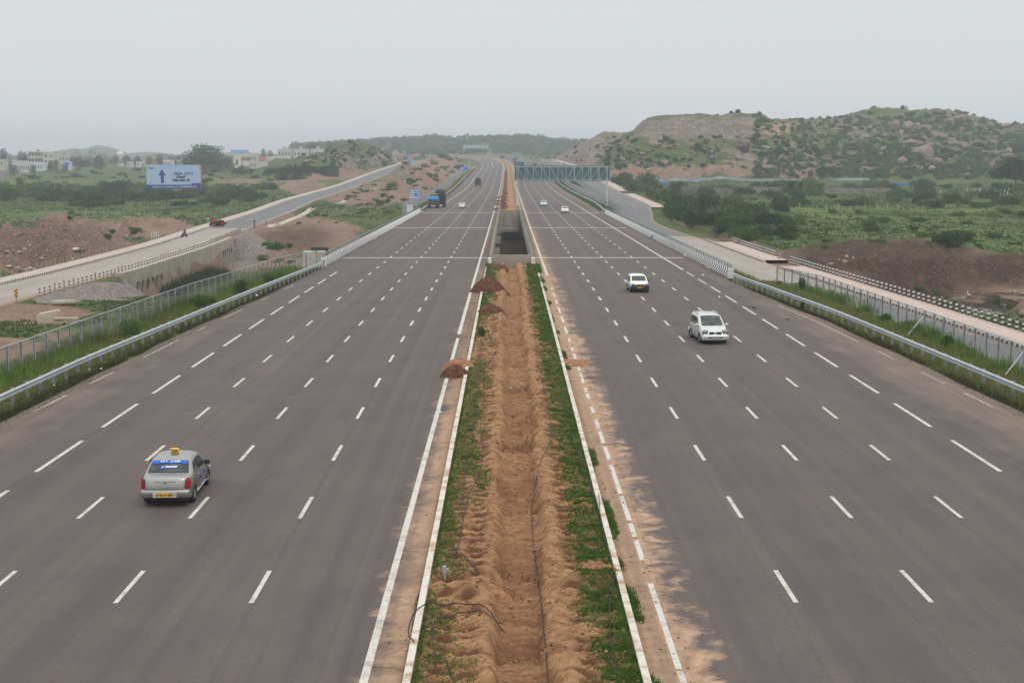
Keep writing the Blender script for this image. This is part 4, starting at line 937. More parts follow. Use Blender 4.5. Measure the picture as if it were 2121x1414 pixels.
# ------------------------------------------------------------------ foliage
def folmat(name,lo,mid,hi,scale=.9,trans=.25,rnd=.35):
    m,n,b=newmat(name,.75,.15)
    v=wcoord(n); f=noise(n,scale,4,v,.7)
    oi=N(n,'ShaderNodeObjectInfo'); f2=mth(n,'ADD',f,mth(n,'MULTIPLY',mth(n,'SUBTRACT',oi.outputs['Random'],.5),rnd))
    col=ramp(n,f2,[(.28,lo),(.5,mid),(.74,hi)]); lk(n,col,b.inputs['Base Color'])
    t=N(n,'ShaderNodeBsdfTranslucent'); lk(n,col,t.inputs[0]); ms=N(n,'ShaderNodeMixShader'); ms.inputs[0].default_value=trans
    lk(n,b.outputs[0],ms.inputs[1]); lk(n,t.outputs[0],ms.inputs[2]); lk(n,ms.outputs[0],n.nodes['Material Output'].inputs['Surface'])
    return m
mfd=folmat('foliage_dark',(.014,.036,.013),(.032,.070,.022),(.068,.118,.034))
mfm=folmat('foliage_mid',(.034,.078,.018),(.066,.132,.030),(.13,.195,.05))
mfy=folmat('foliage_light',(.06,.10,.028),(.11,.165,.045),(.20,.23,.08))
mbark=simple('bark_grey_brown',(.10,.075,.055),.9)
def cards(P_,S_,rg,flat=.0):
    """random leaf quads centred on P_ with size S_"""
    n=len(P_); a=rg.normal(size=(n,3)); a[:,2]*=(1-flat); a/=np.linalg.norm(a,axis=1)[:,None]
    c=rg.normal(size=(n,3)); b_=np.cross(a,c); b_/=np.linalg.norm(b_,axis=1)[:,None]
    a=a*S_[:,None]; b_=b_*(S_*rg.uniform(.45,.8,n))[:,None]
    V=np.stack([P_-a,P_-b_*.9,P_+a,P_+b_*.9],1).reshape(-1,3)
    return V,np.arange(4*n).reshape(n,4)
def crown_pts(n,blobs,rg,shell=.55):
    k=rg.choice(len(blobs),n,p=np.array([b[3]*b[4] for b in blobs])/sum(b[3]*b[4] for b in blobs))
    d=rg.normal(size=(n,3)); d/=np.linalg.norm(d,axis=1)[:,None]
    r=1-shell*rg.random(n)**1.7
    B=np.array(blobs)[k]; nb=fbm(d[:,0]*2.3+k*3,d[:,1]*2.3+d[:,2]*2,81,3)*.28
    rr=(r*(1+nb))[:,None]
    return B[:,:3]+d*rr*B[:,[3,3,4]]
def bush_mesh(seed,n,leaf,blobs,mat,ground=True):
    rg=np.random.default_rng(seed); p=crown_pts(n,blobs,rg); p=p[p[:,2]>-.02] if ground else p
    V,F=cards(p,leaf*rg.uniform(.6,1.4,len(p)),rg); return mesh_np('bush_crown',V,F,mat)
def rblobs(seed,k,R_=.55,h=.55,sp=.5,top=.9):
    rg=np.random.default_rng(seed); L_=[]
    for i in range(k):
        a=rg.uniform(0,6.28); r=sp*math.sqrt(rg.random()); q=rg.uniform(.55,1.1)*R_
        L_.append((r*math.cos(a),r*math.sin(a),h*rg.uniform(.35,top),q,q*.72*h/.55))
    return L_
# unit bushes: radius ~1, height ~1
BUSH={}
for nm,mat in (('d',mfd),('m',mfm),('y',mfy)):
    BUSH[nm]=[bush_mesh(100+i,1500,.055,rblobs(50+i,9,.48,.55,.62),mat) for i in range(3)]
BUSHF=[bush_mesh(200+i,420,.11,rblobs(70+i,7,.48,.55,.6),mfd) for i in range(3)]
def tree_parts(seed,n,leaf,blobs,mat,h,r0,limbs,lean=0):
    crown=bush_mesh(seed,n,leaf,blobs,mat,False); crown.name='crown'
    rg=random.Random(seed); mb=MB(); top=h
    p=Vector((0,0,-.3)); q=Vector((lean*top*.5,0,top*.45)); mb.bar(p,q,r0*2.4,r0*1.6,8)
    for i in range(limbs):
        bx=blobs[rg.randrange(len(blobs))]; e=Vector(bx[:3]); m_=q.lerp(e,.5)+Vector((rg.uniform(-.05,.05),rg.uniform(-.05,.05),.03))*top
        mb.bar(q-Vector((0,0,.02)),m_,r0*1.3,r0*.7,6); mb.bar(m_,e,r0*.7,r0*.25,5)
    t=mb.mesh('trunk',mbark)
    return t,crown
def tree_inst(parts,loc,sc,rz,label,cat='tree',group=None,name='tree'):
    r_=empty(name,loc,rz,sc); tag(r_,label,cat,group); obj('trunk',parts[0],r_); obj('crown',parts[1],r_); return r_
def trb(seed,k,cw,ch,z0):
    rg=np.random.default_rng(seed); L_=[]
    for i in range(k):
        a=i*2.4+rg.uniform(-.3,.3); t=(i+.5)/k; z=z0+ch*(.12+.72*t); env=cw*math.sqrt(max(.05,1-((t-.28)/.80)**2)); r=env*math.sqrt(rg.random())*.66; q=rg.uniform(.30,.46)*cw*(1.1-.35*t)
        L_.append((r*math.cos(a),r*math.sin(a),z,q,q*.72))
    return L_
# unit trees, height 1
TR=[tree_parts(300+i,1700,.026,trb(30+i,15,.50,.78,.16),mfd,.9,.022,6) for i in range(4)]
TRm=[tree_parts(320+i,1300,.03,trb(40+i,12,.42,.74,.22),mfm,.9,.02,5) for i in range(2)]
# ---- place shrubs
SH=[]   # (pxwidth, x,y,z, radius, height, kind, label, group)
rs_=random.Random(11)
def scat(n,x0,x1,y0,y1,w0,w1,asp,kind,label,group,cond=None,dmax=3000,sink=.1):
    k=0;t=0
    while k<n and t<n*6:
        t+=1; px=rs_.uniform(x0,x1); py=rs_.uniform(y0,y1); h=hit(px,py,90)
        if h is None or h[1]>dmax: continue
        q,D=h; Y=q[1]; X=q[0]
        if abs(X-lsx(Y))<LW+4.5+1 and Y<1050 and X<0: continue
        if abs(X-rsx(Y)-1)<RW+4.2 and Y<1050 and X>0: continue
        nx=float(X-hx(Y)); 
        if float(EL(Y))-5<nx<float(ER(Y))+5 and Y<1500: continue
        if cond and not cond(px,py): continue
        w_=rs_.uniform(w0,w1)*rs_.uniform(.7,1.1); r_=w_*D/FPX/2; hh=2*r_*rs_.uniform(*asp)
        SH.append((w_,q[0],q[1],q[2]-sink*hh,r_,hh,kind if not callable(kind) else kind(),label,group)); k+=1
dm=lambda:rs_.choice('ddm'); my=lambda:rs_.choice('mmy'); mix_=lambda:rs_.choice('dmmy')
scat(105,-30,560,392,418,34,72,(.40,.62),lambda:rs_.choice('dddm'),'dark thorn bush in the dense thicket on the left plain','thicket bushes on the left plain')
scat(20,150,260,404,432,25,50,(.4,.6),'d','dark thorn bush in the tongue of scrub before the spoil heap on the left','scrub tongue on the left plain')
scat(14,350,470,404,428,18,45,(.4,.6),'d','dark rounded bush standing in the grass below the billboard','bushes below the billboard')
scat(46,-20,560,350,384,12,30,(.35,.55),dm,'small round bush dotted over the far green fields on the left','bushes on the far left fields')
scat(26,0,620,425,466,7,24,(.35,.6),my,'small weedy bush in the yellow green grass before the left causeway','weeds on the left grassland')
scat(16,560,700,352,374,30,62,(.45,.6),'d','big dark bush in the row below the rocky left hill','bushes below the left hill')
scat(110,600,840,296,350,6,22,(.5,.8),dm,'bush growing between the rocks of the left hill','bushes on the left hill')
scat(40,845,955,325,395,10,30,(.35,.6),my,'green bush on the spoil ridge between the two left roads','bushes on the left spoil ridge')
scat(34,720,866,385,445,10,34,(.3,.5),my,'low green bush on the waste ground between service road and sign','bushes on the left waste ground')
scat(22,440,720,360,470,8,20,(.35,.6),my,'small weed beside the left service road','weeds by the left service road')
scat(16,1360,1440,432,470,50,85,(.5,.68),'d','large dark feathery bush overhanging the earth bank on the right','bushes over the right earth bank')
scat(30,1400,1640,425,470,45,95,(.5,.7),dm,'large spreading thorn bush in the thicket right of the service road','thicket right of the service road')
scat(13,1480,1640,480,500,40,74,(.5,.7),dm,'leafy bush at the foot of the right earth bank behind the striped posts','bushes behind the striped posts')
scat(110,1270,2150,384,432,25,62,(.42,.62),lambda:rs_.choice('dddmm'),'grey green scrub bush in the wide belt on the right plain','scrub belt on the right plain')
scat(44,1650,2150,440,512,16,52,(.35,.55),mix_,'low green bush on the bright pasture at right','bushes on the right pasture')
scat(26,1580,2150,480,525,10,30,(.35,.6),'y','bright weedy bush along the rim of the dark soil heap','weeds on the soil heap rim')
scat(4,1950,2010,492,512,50,75,(.55,.7),'d','dark bush beside the right end of the soil heap','dark bushes beside the soil heap')
scat(10,1790,2100,592,668,16,34,(.4,.7),my,'green water plant clump at the pond margin','pond margin plants')
scat(7,2040,2125,630,690,12,24,(.4,.6),'m','weed on the brown bank at the right edge','weeds on the right bank')
scat(150,1250,1700,285,352,7,24,(.5,.8),dm,'bush on the rocky slope below the flat topped dump','bushes below the dump')
scat(1000,1560,2150,235,368,6,24,(.5,.85),lambda:rs_.choice('dmmm'),'shrub growing among the boulders of the right hill','shrubs on the right hill')
scat(220,1700,2150,300,372,14,34,(.5,.75),lambda:rs_.choice('dmm'),'shrub growing low on the right hill','shrubs on the right hill')
scat(60,1110,1330,285,335,5,15,(.5,.9),dm,'small bush clinging to the rock cutting','bushes on the rock cutting')
scat(9,1280,1345,370,398,36,60,(.6,.8),'d','rounded dark bush between far footpath and block wall','bushes by the block wall')
scat(14,150,235,520,560,8,20,(.5,.7),my,'weed clump among the stones of the left spoil heap','weeds on the left spoil heap')
scat(9,215,290,466,500,16,28,(.5,.7),'m','green bush on the slope between the two left spoil heaps','bushes between the spoil heaps')
scat(8,545,610,505,545,24,38,(.5,.65),'m','green bush in the hollow beside the stone pitched cone','bushes beside the stone pitching')
scat(5,600,660,528,548,20,30,(.5,.65),'m','green bush behind the fence end panel','bushes behind the fence end')
# silhouettes along crests
for (pts,D,a_,b_),n_,lb in ((HILLS['hill_right'],34,'shrub on the skyline of the right hill'),(HILLS['dump'],6,'shrub on the rim of the flat topped dump'),(HILLS['cliff'],5,'shrub on top of the rock cutting')):
    xs=[p[0] for p in pts]; ys=[p[1] for p in pts]
    for _ in range(n_):
        px=rs_.uniform(max(xs[0],1130),min(xs[-1],2150)); py=np.interp(px,xs,ys); p=P(px,py,D); w_=rs_.uniform(8,20); r_=w_*D/FPX/2
        SH.append((w_,p[0],p[1],tz(p[0],p[1])-.4,r_,2*r_*rs_.uniform(.5,.9),'d',lb,lb+'s'))
SH.sort(key=lambda s:-s[0])
for s in SH[:292]:
    me=rs_.choice(BUSH[s[6]]); o=obj('bush',me,None,s[1:4],rs_.uniform(0,6.28),(s[4],s[4],s[5])); tag(o,s[7],'bush',s[8])
def merged(name,items,protos,mats,kind='stuff'):
    """one object out of many small plants (too many to count)"""
    Vs=[];Fs=[];n0=0;MI=[]
    pv=[]
    for me in protos:
        v=np.empty(len(me.vertices)*3,np.float32); me.vertices.foreach_get('co',v); f=np.empty(len(me.loops),np.int32); me.loops.foreach_get('vertex_index',f)
        pv.append((v.reshape(-1,3),f.reshape(-1,4)))
    for it in items:
        v,f=pv[rs_.randrange(len(pv))]; a=rs_.uniform(0,6.28); ca,sa=math.cos(a),math.sin(a)
        x=v[:,0]*ca-v[:,1]*sa; y=v[:,0]*sa+v[:,1]*ca
        Vs.append(np.stack([x*it[4]+it[1],y*it[4]+it[2],v[:,2]*it[5]+it[3]],1)); Fs.append(f+n0); n0+=len(v)
        MI.append(np.full(len(f),mats.index(it[6]) if it[6] in mats else 0))
    me=mesh_np(name,np.vstack(Vs),np.vstack(Fs)); 
    for k in mats: me.materials.append({'d':mfd,'m':mfm,'y':mfy}[k])
    me.polygons.foreach_set('material_index',np.concatenate(MI).astype(np.int32))
    o=obj(name,me); tag(o,kind=kind); return o
merged('hillside_scrub',SH[292:],BUSHF,['d','m','y'])
# ---- forest on the far ridge and tree belts
far=[]
for (pts,D,a_,b_),n_ in ((HILLS['ridge_far'],1100),):
    xs=[p[0] for p in pts]; ys=[p[1] for p in pts]
    for i in range(n_):
        px=rs_.uniform(560,1250); d=D-rs_.random()*420; k=rs_.uniform(0,1); p=P(px,330,d); z=float(tz(p[0],p[1])); r_=rs_.uniform(3.2,8)
        if i<46: p=P(px,300,D+rs_.uniform(-30,10)); z=float(tz(p[0],p[1])); r_=rs_.uniform(4,9)
        far.append((1,p[0],p[1],z-1,r_,r_*rs_.uniform(1.0,1.6),rs_.choice('ddm')))
for i in range(240):
    px=rs_.uniform(-60,800); d=rs_.uniform(1350,2600); p=P(px,330,d); z=float(tz(p[0],p[1])); r_=rs_.uniform(4,9)
    far.append((1,p[0],p[1],z-1,r_,r_*rs_.uniform(1.1,1.7),rs_.choice('ddm')))
for px,py,w_,d in ((880,318,22,1500),(905,316,26,1480),(925,312,40,1600),(958,316,20,1500),(985,315,24,1560),(1110,318,22,1250),(1098,322,14,1250),(1130,322,18,1230)):
    p=P(px,330,d); z=float(tz(p[0],p[1])); r_=w_*d/FPX/2; far.append((1,p[0],p[1],z-1,r_,r_*1.3,'d'))
merged('distant_woodland',far,BUSHF,['d','m','y'])
# ---- trees one can pick out: (px, base y, width px, height px, D, parts, label)
def at(px,py,D): q=P(px,py,D); return np.array([q[0],q[1],float(tz(q[0],q[1]))])
def tpx(px,py,w_,h_,D,label,parts=None,group=None,ws=1.):
    q=at(px,py,D); ytop=py-h_; top=P(px,ytop,D)[2]; H=max(top-q[2],2.); parts=parts or rs_.choice(TR)
    W=w_*D/FPX; tree_inst(parts,q-[0,0,.02*H],(W/.95,W/.95,H/.98),rs_.uniform(0,6.28),label,group=group)
BIG=tree_parts(400,5200,.019,trb(91,30,.52,.92,.02),mfd,.9,.03,10)
tpx(425,352,122,64,900,'huge spreading dark tree behind the billboard on the left plain',BIG)
for a_ in [(8,342,32,40,1000,'tall tree cut by the left edge of the picture'),(44,330,20,22,1120,'tree standing left of the cream building'),(53,330,14,20,1110,'narrow tree touching the cream building'),
  (117,330,16,20,1150,'tree behind the right end of the cream building'),(104,346,16,18,1000,'round tree before the right part of the cream building'),(115,347,18,20,1000,'larger round tree before the cream building, its trunk showing'),
  (152,334,20,14,1080,'tree right of the small blue fronted shed'),(206,345,30,28,1020,'isolated round tree in the middle of the left fields'),(165,342,30,16,1100,'low wide tree left of the isolated field tree'),(180,342,30,14,1100,'low wide tree just left of the isolated field tree'),
  (28,352,30,14,960,'low tree before the white sheds at far left'),(68,350,20,12,960,'low tree before the long white shed'),(135,347,18,9,980,'low bush like tree before the blue fronted shed'),
  (240,335,24,16,1250,'tree left of the white walled compound'),(262,337,26,18,1280,'tree above the left end of the long white wall'),(285,336,24,16,1300,'tree above the middle of the long white wall'),(310,336,22,16,1300,'tree left of the yellow building'),(330,337,26,20,1290,'dark tree beside the yellow building'),(355,338,24,18,1280,'tree left of the huge spreading tree'),(370,338,24,18,1300,'tree touching the huge spreading tree on its left'),
  (474,345,26,22,920,'tree joining the huge spreading tree on its right'),(505,362,34,22,800,'dark tree below the white house'),(490,365,30,20,780,'dark tree at the foot of the white house'),(520,366,30,18,780,'dark tree left of the brick shed'),
  (545,318,16,14,1500,'tree beside the blue far hoarding'),(560,322,20,14,1500,'tree above the brick shed'),(582,322,20,14,1500,'tree left of the white terrace'),(650,300,30,12,1250,'tree behind the middle white house'),(690,300,50,14,1300,'wide tree clump left of the rocky hill'),
  (640,302,14,8,1250,'small tree behind the white terrace'),(846,300,14,12,1500,'tree on the ridge right of the rocky hill')]:
    tpx(*a_)
# umbrella shaped acacia at the right edge
UM=tree_parts(410,5200,.021,[(math.cos(a)*r*.42,math.sin(a)*r*.42,.46+.38*(1-r*r)-.07*((i*7)%3),.17,.15) for i,(a,r) in enumerate([(k*2.4,math.sqrt((k+.5)/26)) for k in range(26)])],mfd,.75,.02,14,.15)
q=at(2107,395,520); r_=tree_inst(UM,q,(19,19,13.5),2.0,'broad umbrella shaped acacia with leaning trunk at the right edge')
# bare tree
q=at(1645,384,425); mb=MB(); rg=random.Random(4)
def branch(p,d,l,r_,k):
    e=p+d*l; mb.bar(p,e,r_*2,r_*1.4,6)
    if k==0: return
    for i in range(3 if k>1 else 2):
        nd=(d+Vector((rg.uniform(-.75,.75),rg.uniform(-.5,.5),rg.uniform(-.15,.55)))).normalized(); branch(e,nd,l*rg.uniform(.6,.8),r_*.62,k-1)
branch(Vector((0,0,-.3)),Vector((.05,0,1)),2.3,.30,5)
r_=empty('bare_tree',q); tag(r_,'leafless dark tree standing before the tan earthworks','tree'); mb.build('trunk',simple('dead_bark',(.045,.038,.033),.9),r_)
# ------------------------------------------------------------------ rocks
def rock_mesh(seed,sub,flat,mat,cut=.75):
    import bmesh
    bm=bmesh.new(); bmesh.ops.create_icosphere(bm,subdivisions=sub,radius=1); rg=np.random.default_rng(seed)
    pl=rg.normal(size=(9,3)); pl/=np.linalg.norm(pl,axis=1)[:,None]; dd=rg.uniform(cut-.15,cut+.2,9)
    for v in bm.verts:
        p=np.array(v.co)
        for a,d in zip(pl,dd):
            t=p@a
            if t>d: p=p-a*(t-d)*.92
        p=p*(1+.07*fbm(np.array([p[0]*1.7+seed]),np.array([p[1]*1.7+p[2]]),83,3)[0]); p[2]*=flat; v.co=Vector(p)
    me=bpy.data.meshes.new('rock'); bm.to_mesh(me); bm.free(); me.materials.append(mat)
    if sub>2:
        for p in me.polygons:p.use_smooth=True
    return me
def rockmat(name,lo,mid,hi):
    m,n,b=newmat(name,.9,.15); v=wcoord(n); f=noise(n,.35,6,v,.65); oi=N(n,'ShaderNodeObjectInfo')
    c=ramp(n,mth(n,'ADD',f,mth(n,'MULTIPLY',mth(n,'SUBTRACT',oi.outputs['Random'],.5),.3)),[(.3,lo),(.52,mid),(.75,hi)])
    c=mixc(n,ramp(n,noise(n,2.2,5,v,.7),[(.5,0),(.75,.5)]),c,lo); lk(n,c,b.inputs['Base Color']); bump(n,b,f,.5,.4); return m
mrk=rockmat('granite_pink_grey',(.12,.092,.08),(.235,.18,.155),(.36,.28,.235))
mrs=rockmat('broken_stone',(.17,.125,.10),(.33,.25,.20),(.52,.43,.36))
RK=[rock_mesh(i,3,.78,mrk,.68) for i in range(5)]; RS=[rock_mesh(20+i,1,.7,mrs,.65) for i in range(5)]
def rock(px,py,w_,h_,protos,label,cat='boulder',group=None,d0=90,name='boulder',tilt=.25):
    h=hit(px,py+h_*.35,d0)
    if h is None: return
    q,D=h; r_=w_*D/FPX/2; hh=h_*D/FPX/2
    o=obj(name,rs_.choice(protos),None,(q[0],q[1]+r_*.2,q[2]+hh*.35),rs_.uniform(0,6.28),(r_*1.05,r_*.9,hh/.72)); o.rotation_euler[0]=rs_.uniform(-tilt,tilt); o.rotation_euler[1]=rs_.uniform(-tilt,tilt)
    tag(o,label,cat,group)
for x,y,w_,h_ in [(1915,312,50,36),(1903,296,26,12),(1925,300,20,14),(1830,307,24,14),(1868,333,25,22),(1940,333,28,17),(1925,331,12,14),(1910,347,9,13),(1932,348,20,15),(1968,365,19,10),(2005,362,14,14),
  (1858,256,24,24),(1880,258,34,24),(1900,262,20,24),(1819,287,12,11),(1835,281,22,11),(1792,282,25,14),(1782,288,16,9),(1796,243,46,12),(1940,231,28,14),(1928,236,16,10),(1983,244,18,14),(1994,242,20,18),(1965,250,22,14),(2010,277,16,14),
  (1996,300,24,19),(2062,285,10,13),(2057,294,20,15),(2046,305,22,11),(2046,315,28,12),(2088,311,18,18),(2085,323,28,18),(2041,331,17,17),(2018,307,12,10),(2085,259,22,13),(2114,262,16,15),(1770,295,18,9),(1885,293,30,14),(1865,297,22,8),(2028,294,12,6),(1750,262,24,8),(1730,268,16,8),(1890,272,14,12),(1866,275,14,18),(2020,262,16,10),(2050,262,14,8)]:
    rock(x,y,w_,h_,RK,'rounded granite boulder high on the right hill','boulder','big boulders on the right hill',400)
for x,y,w_,h_ in [(1358,298,30,14),(1385,305,22,10),(1535,295,42,24),(1528,325,24,14),(1376,336,20,14),(1434,305,14,13),(1472,325,20,8),(1580,288,20,13),(1551,285,9,10),(1512,337,15,9),(1657,340,18,10),(1587,305,24,10),(1300,300,14,7),(1330,318,16,8),(1290,330,18,8),(1320,338,16,9)]:
    rock(x,y,w_,h_,RK,'pale slab of bedrock on the slope below the flat dump','boulder','slabs below the dump',400)
for i in range(120):
    rock(rs_.uniform(1690,2150),rs_.uniform(240,355),rs_.uniform(5,14),rs_.uniform(4,9),RK,'small granite boulder on the right hill','boulder','small boulders on the right hill',400)
for i in range(48):
    rock(rs_.uniform(1250,1700),rs_.uniform(288,352),rs_.uniform(5,14),rs_.uniform(3,8),RK,'small rock on the slope below the flat dump','boulder','small rocks below the dump',400)
for x,y,w_,h_ in [(779,289,14,6),(796,286,15,7),(800,292,20,7),(818,318,18,22),(828,326,16,22),(790,325,20,14),(772,310,8,16),(740,308,22,6),(706,322,18,8),(752,333,24,10),(735,332,20,9),(806,300,10,14),(836,318,10,18),(720,314,20,8),(640,334,26,9),(668,330,14,7),(615,322,18,9),(848,326,8,12)]:
    rock(x,y,w_,h_,RK,'rock outcrop on the left hill beside the service road','boulder','rock outcrops on the left hill',400)
for i in range(34): rock(rs_.uniform(600,850),rs_.uniform(305,352),rs_.uniform(4,11),rs_.uniform(3,7),RS,'loose rock on the left hill','rock','loose rocks on the left hill',400)
SR=[(49,479,13,8),(51,515,15,12),(40,521,13,10),(29,519,10,9),(17,531,10,9),(85,535,19,12),(95,520,11,8),(62,507,11,9),(155,515,22,12),(139,474,15,9),(37,557,24,18),(62,556,36,16),(20,551,22,9),(75,528,12,8),(120,505,12,9),(92,480,11,6),(110,490,9,6),(150,535,13,6),(15,520,14,9),(25,510,10,7)]
for x,y,w_,h_ in SR: rock(x,y,w_,h_,RS,'large angular stone on the left spoil heap','rock','large stones on the left spoil heap',150,'rock')
for x,y,w_,h_ in [(1750,541,17,16),(1721,546,22,11),(1754,530,11,8),(1738,537,7,8),(1807,588,22,14),(1824,584,15,10),(2103,603,20,13),(1665,509,9,8),(1640,507,8,7),(1767,533,8,9),(1787,585,9,8),(1813,528,5,10)]:
    rock(x,y,w_,h_,RS,'pale stone lying on the dark soil heap at right','rock','pale stones on the right soil heap',150,'rock')
for i in range(10): rock(rs_.uniform(1335,1372),rs_.uniform(406,416),rs_.uniform(6,10),rs_.uniform(4,7),RS,'grey rubble block heaped at the end of the far right footpath','rock','rubble at the far right footpath',150,'rock')
for i in range(7): rock(rs_.uniform(757,784),rs_.uniform(388,396),rs_.uniform(6,11),rs_.uniform(4,8),RS,'grey rock in the heap beside the left service road','rock','rock heap beside the left service road',150,'rock')
LR=[]
def lrock(n_,x0,x1,y0,y1,a,b_,d0):
    for i in range(n_):
        h=hit(rs_.uniform(x0,x1),rs_.uniform(y0,y1),d0)
        if h is None: continue
        q,D=h; X,Y=q[0],q[1]
        if (abs(X-lsx(Y))<LW+4 or abs(X-rsx(Y)-1)<RW+4) and Y<1050: continue
        if float(EL(Y))-3<X-hx(Y)<float(ER(Y))+3: continue
        r_=rs_.uniform(a,b_)*D/FPX/2; LR.append((q,r_))
lrock(1100,0,300,450,560,1.8,8,120); lrock(260,1600,2121,480,590,1.5,5,120); lrock(60,2040,2121,640,690,1.5,5,90); lrock(140,420,860,350,372,2,6,300); lrock(90,560,860,375,400,1.5,5,200); lrock(80,850,960,330,400,1.5,5,300)
lrock(150,1250,1900,340,372,1.5,5,300); lrock(1000,1330,1610,236,285,1.6,5,400); lrock(160,420,700,470,560,1.2,4,110); lrock(110,60,320,580,610,1.,3,100); lrock(160,440,545,480,532,1,2.6,100); lrock(120,0,330,610,720,1.2,4,80); lrock(130,1110,1330,285,340,2,6,300); lrock(520,1600,2150,235,352,2.5,8,400); lrock(200,1250,1680,285,345,2,7,400); lrock(120,600,850,292,350,2,7,400)
Vs=[];Fs=[];n0=0
pv=[(np.array([v.co[:] for v in me.vertices]),np.array([p.vertices[:] for p in me.polygons])) for me in RS]
for q,r_ in LR:
    v,f=rs_.choice(pv); a=rs_.uniform(0,6.28); ca,sa=math.cos(a),math.sin(a)
    Vs.append(np.stack([(v[:,0]*ca-v[:,1]*sa)*r_+q[0],(v[:,0]*sa+v[:,1]*ca)*r_*.8+q[1],v[:,2]*r_*rs_.uniform(.6,1.1)+q[2]+r_*.2],1)); Fs.append(f+n0); n0+=len(v)
o=obj('scattered_stones',mesh_np('scattered_stones',np.vstack(Vs),np.vstack(Fs),mrs)); tag(o,kind='stuff')
# ------------------------------------------------------------------ grass
def blades(name,X,Y,Z,H,Wd,mat,nb=3,seed=0,lean=.6,kind='stuff'):
    rg=np.random.default_rng(seed); n=len(X)
    X=np.repeat(X,nb)+rg.normal(size=n*nb)*np.repeat(H,nb)*.35;Y=np.repeat(Y,nb)+rg.normal(size=n*nb)*np.repeat(H,nb)*.35;Z=np.repeat(Z,nb);H=np.repeat(H,nb)*rg.uniform(.5,1.15,n*nb);Wd=np.repeat(Wd,nb)
    a=rg.uniform(0,6.28,n*nb); b_=rg.uniform(0,6.28,n*nb); l=lean*H*rg.random(n*nb)
    B=np.stack([X,Y,Z-.03],1); s=np.stack([np.cos(a),np.sin(a),0*a],1)*(Wd/2)[:,None]; T=B+np.stack([np.cos(b_)*l,np.sin(b_)*l,H],1)
    V=np.stack([B-s,B+s,T],1).reshape(-1,3)
    o=obj(name,mesh_np(name,V,np.arange(3*n*nb).reshape(-1,3),mat)); tag(o,kind=kind); return o
mgm=folmat('grass_median',(.045,.10,.015),(.10,.185,.030),(.19,.28,.06),1.6,.3)
mgv=folmat('grass_verge',(.075,.095,.024),(.14,.165,.042),(.24,.235,.085),.8,.3)
mgo=folmat('grass_verge_olive',(.05,.05,.02),(.085,.085,.03),(.14,.125,.05),1.2,.3)
rg=np.random.default_rng(5)
n_=380000; t=rg.random(n_); Yg_=27*(160/27.)**t; Ug=rg.uniform(-2.45,3.5,n_)
gf=grass_f(Ug,np.clip(Yg_,27,160))
edge=(Ug>3.0)|(Ug<-2.25)
gf=np.where(edge,.8*sst(.1,.5,fbm(Yg_*.25,Yg_*0+Ug*.5,91)+.22-np.maximum(Ug-3.2,0)*.6-np.maximum(-2.3-Ug,0)*2),gf)
keep=rg.random(n_)<gf*np.clip(.50+.9*sst(-.3,.2,fbm(Ug*2.5,Yg_*1.6,92)),0,1)*(1-pitmask(Ug,Yg_)*1.2)
keep&=~((Ug>1.5)&(Ug<2.9)&(fbm(Ug*1.2,Yg_*2.3,93)>.30))
Ug,Yg_=Ug[keep],Yg_[keep]; Zg=np.where((Ug<3.08)&(Ug>-2.2),med_h(Ug,Yg_)+hz(Yg_),.02)
Hg=(.05+.06*rg.random(len(Ug)))*(1+.25*(Yg_>90))*np.where(Ug>2,1.25,1.); 
blades('median_grass',Ug+hx(Yg_),Yg_,Zg,Hg,Hg*.22+Yg_*.00012,mgm,4,1,.8)
# verges
def verge(name,sgn,n_,seed,mat,d0,d1,h0,h1,y0=36,y1=160,thr=-.35):
    rg=np.random.default_rng(seed); Y=y0*(y1/y0)**rg.random(n_); d=rg.uniform(d0,d1,n_)
    e=EL(Y) if sgn<0 else ER(Y); U=e+sgn*d; X=hx(Y)+U
    k=fbm(X*.45,Y*.25,seed+3)>thr
    X,Y=X[k],Y[k]; H=rg.uniform(h0,h1,len(X)); blades(name,X,Y,tz(X,Y)+.02,H,H*.10+.006+Y*.00012,mat,3,seed)
verge('verge_grass',-1,40000,21,mgv,.9,6.8,.15,.42); verge('verge_grass',1,42000,22,mgv,.9,4.6,.15,.50)
verge('verge_edge_grass',-1,15000,23,mgo,-.55,1.5,.12,.34); verge('verge_edge_grass',1,12000,24,mgo,-.5,1.4,.12,.34,36,141)
verge('far_verge_grass',-1,9000,25,mgv,.2,4,.3,.7,338,1000,-.5); verge('far_verge_grass',1,9000,26,mgm,.2,4,.3,.7,328,1000,-.5)
verge('verge_green_weeds',-1,9000,27,mgm,2.4,8,.25,.6,36,160,.12); verge('verge_green_weeds',1,9000,28,mgm,1.8,4.8,.2,.65,36,141,.12)
# reeds in the wet hollow under the causeway
rx=[];ry=[]
for i in range(5000):
    px=rg.uniform(318,470); py=rg.uniform(562,606); 
    if ((px-400)/85)**2+((py-585)/26)**2>1: continue
    q=G(px,py,-7.4); rx.append(q[0]); ry.append(q[1])
rx=np.array(rx);ry=np.array(ry); k=rx>lsx(ry)+LW+2; rx,ry=rx[k],ry[k]
blades('reeds',rx,ry,tz(rx,ry),rg.uniform(1.2,2.3,len(rx)),np.full(len(rx),.09),folmat('reed_green',(.03,.05,.02),(.055,.08,.03),(.09,.12,.045)),3,31,.25)
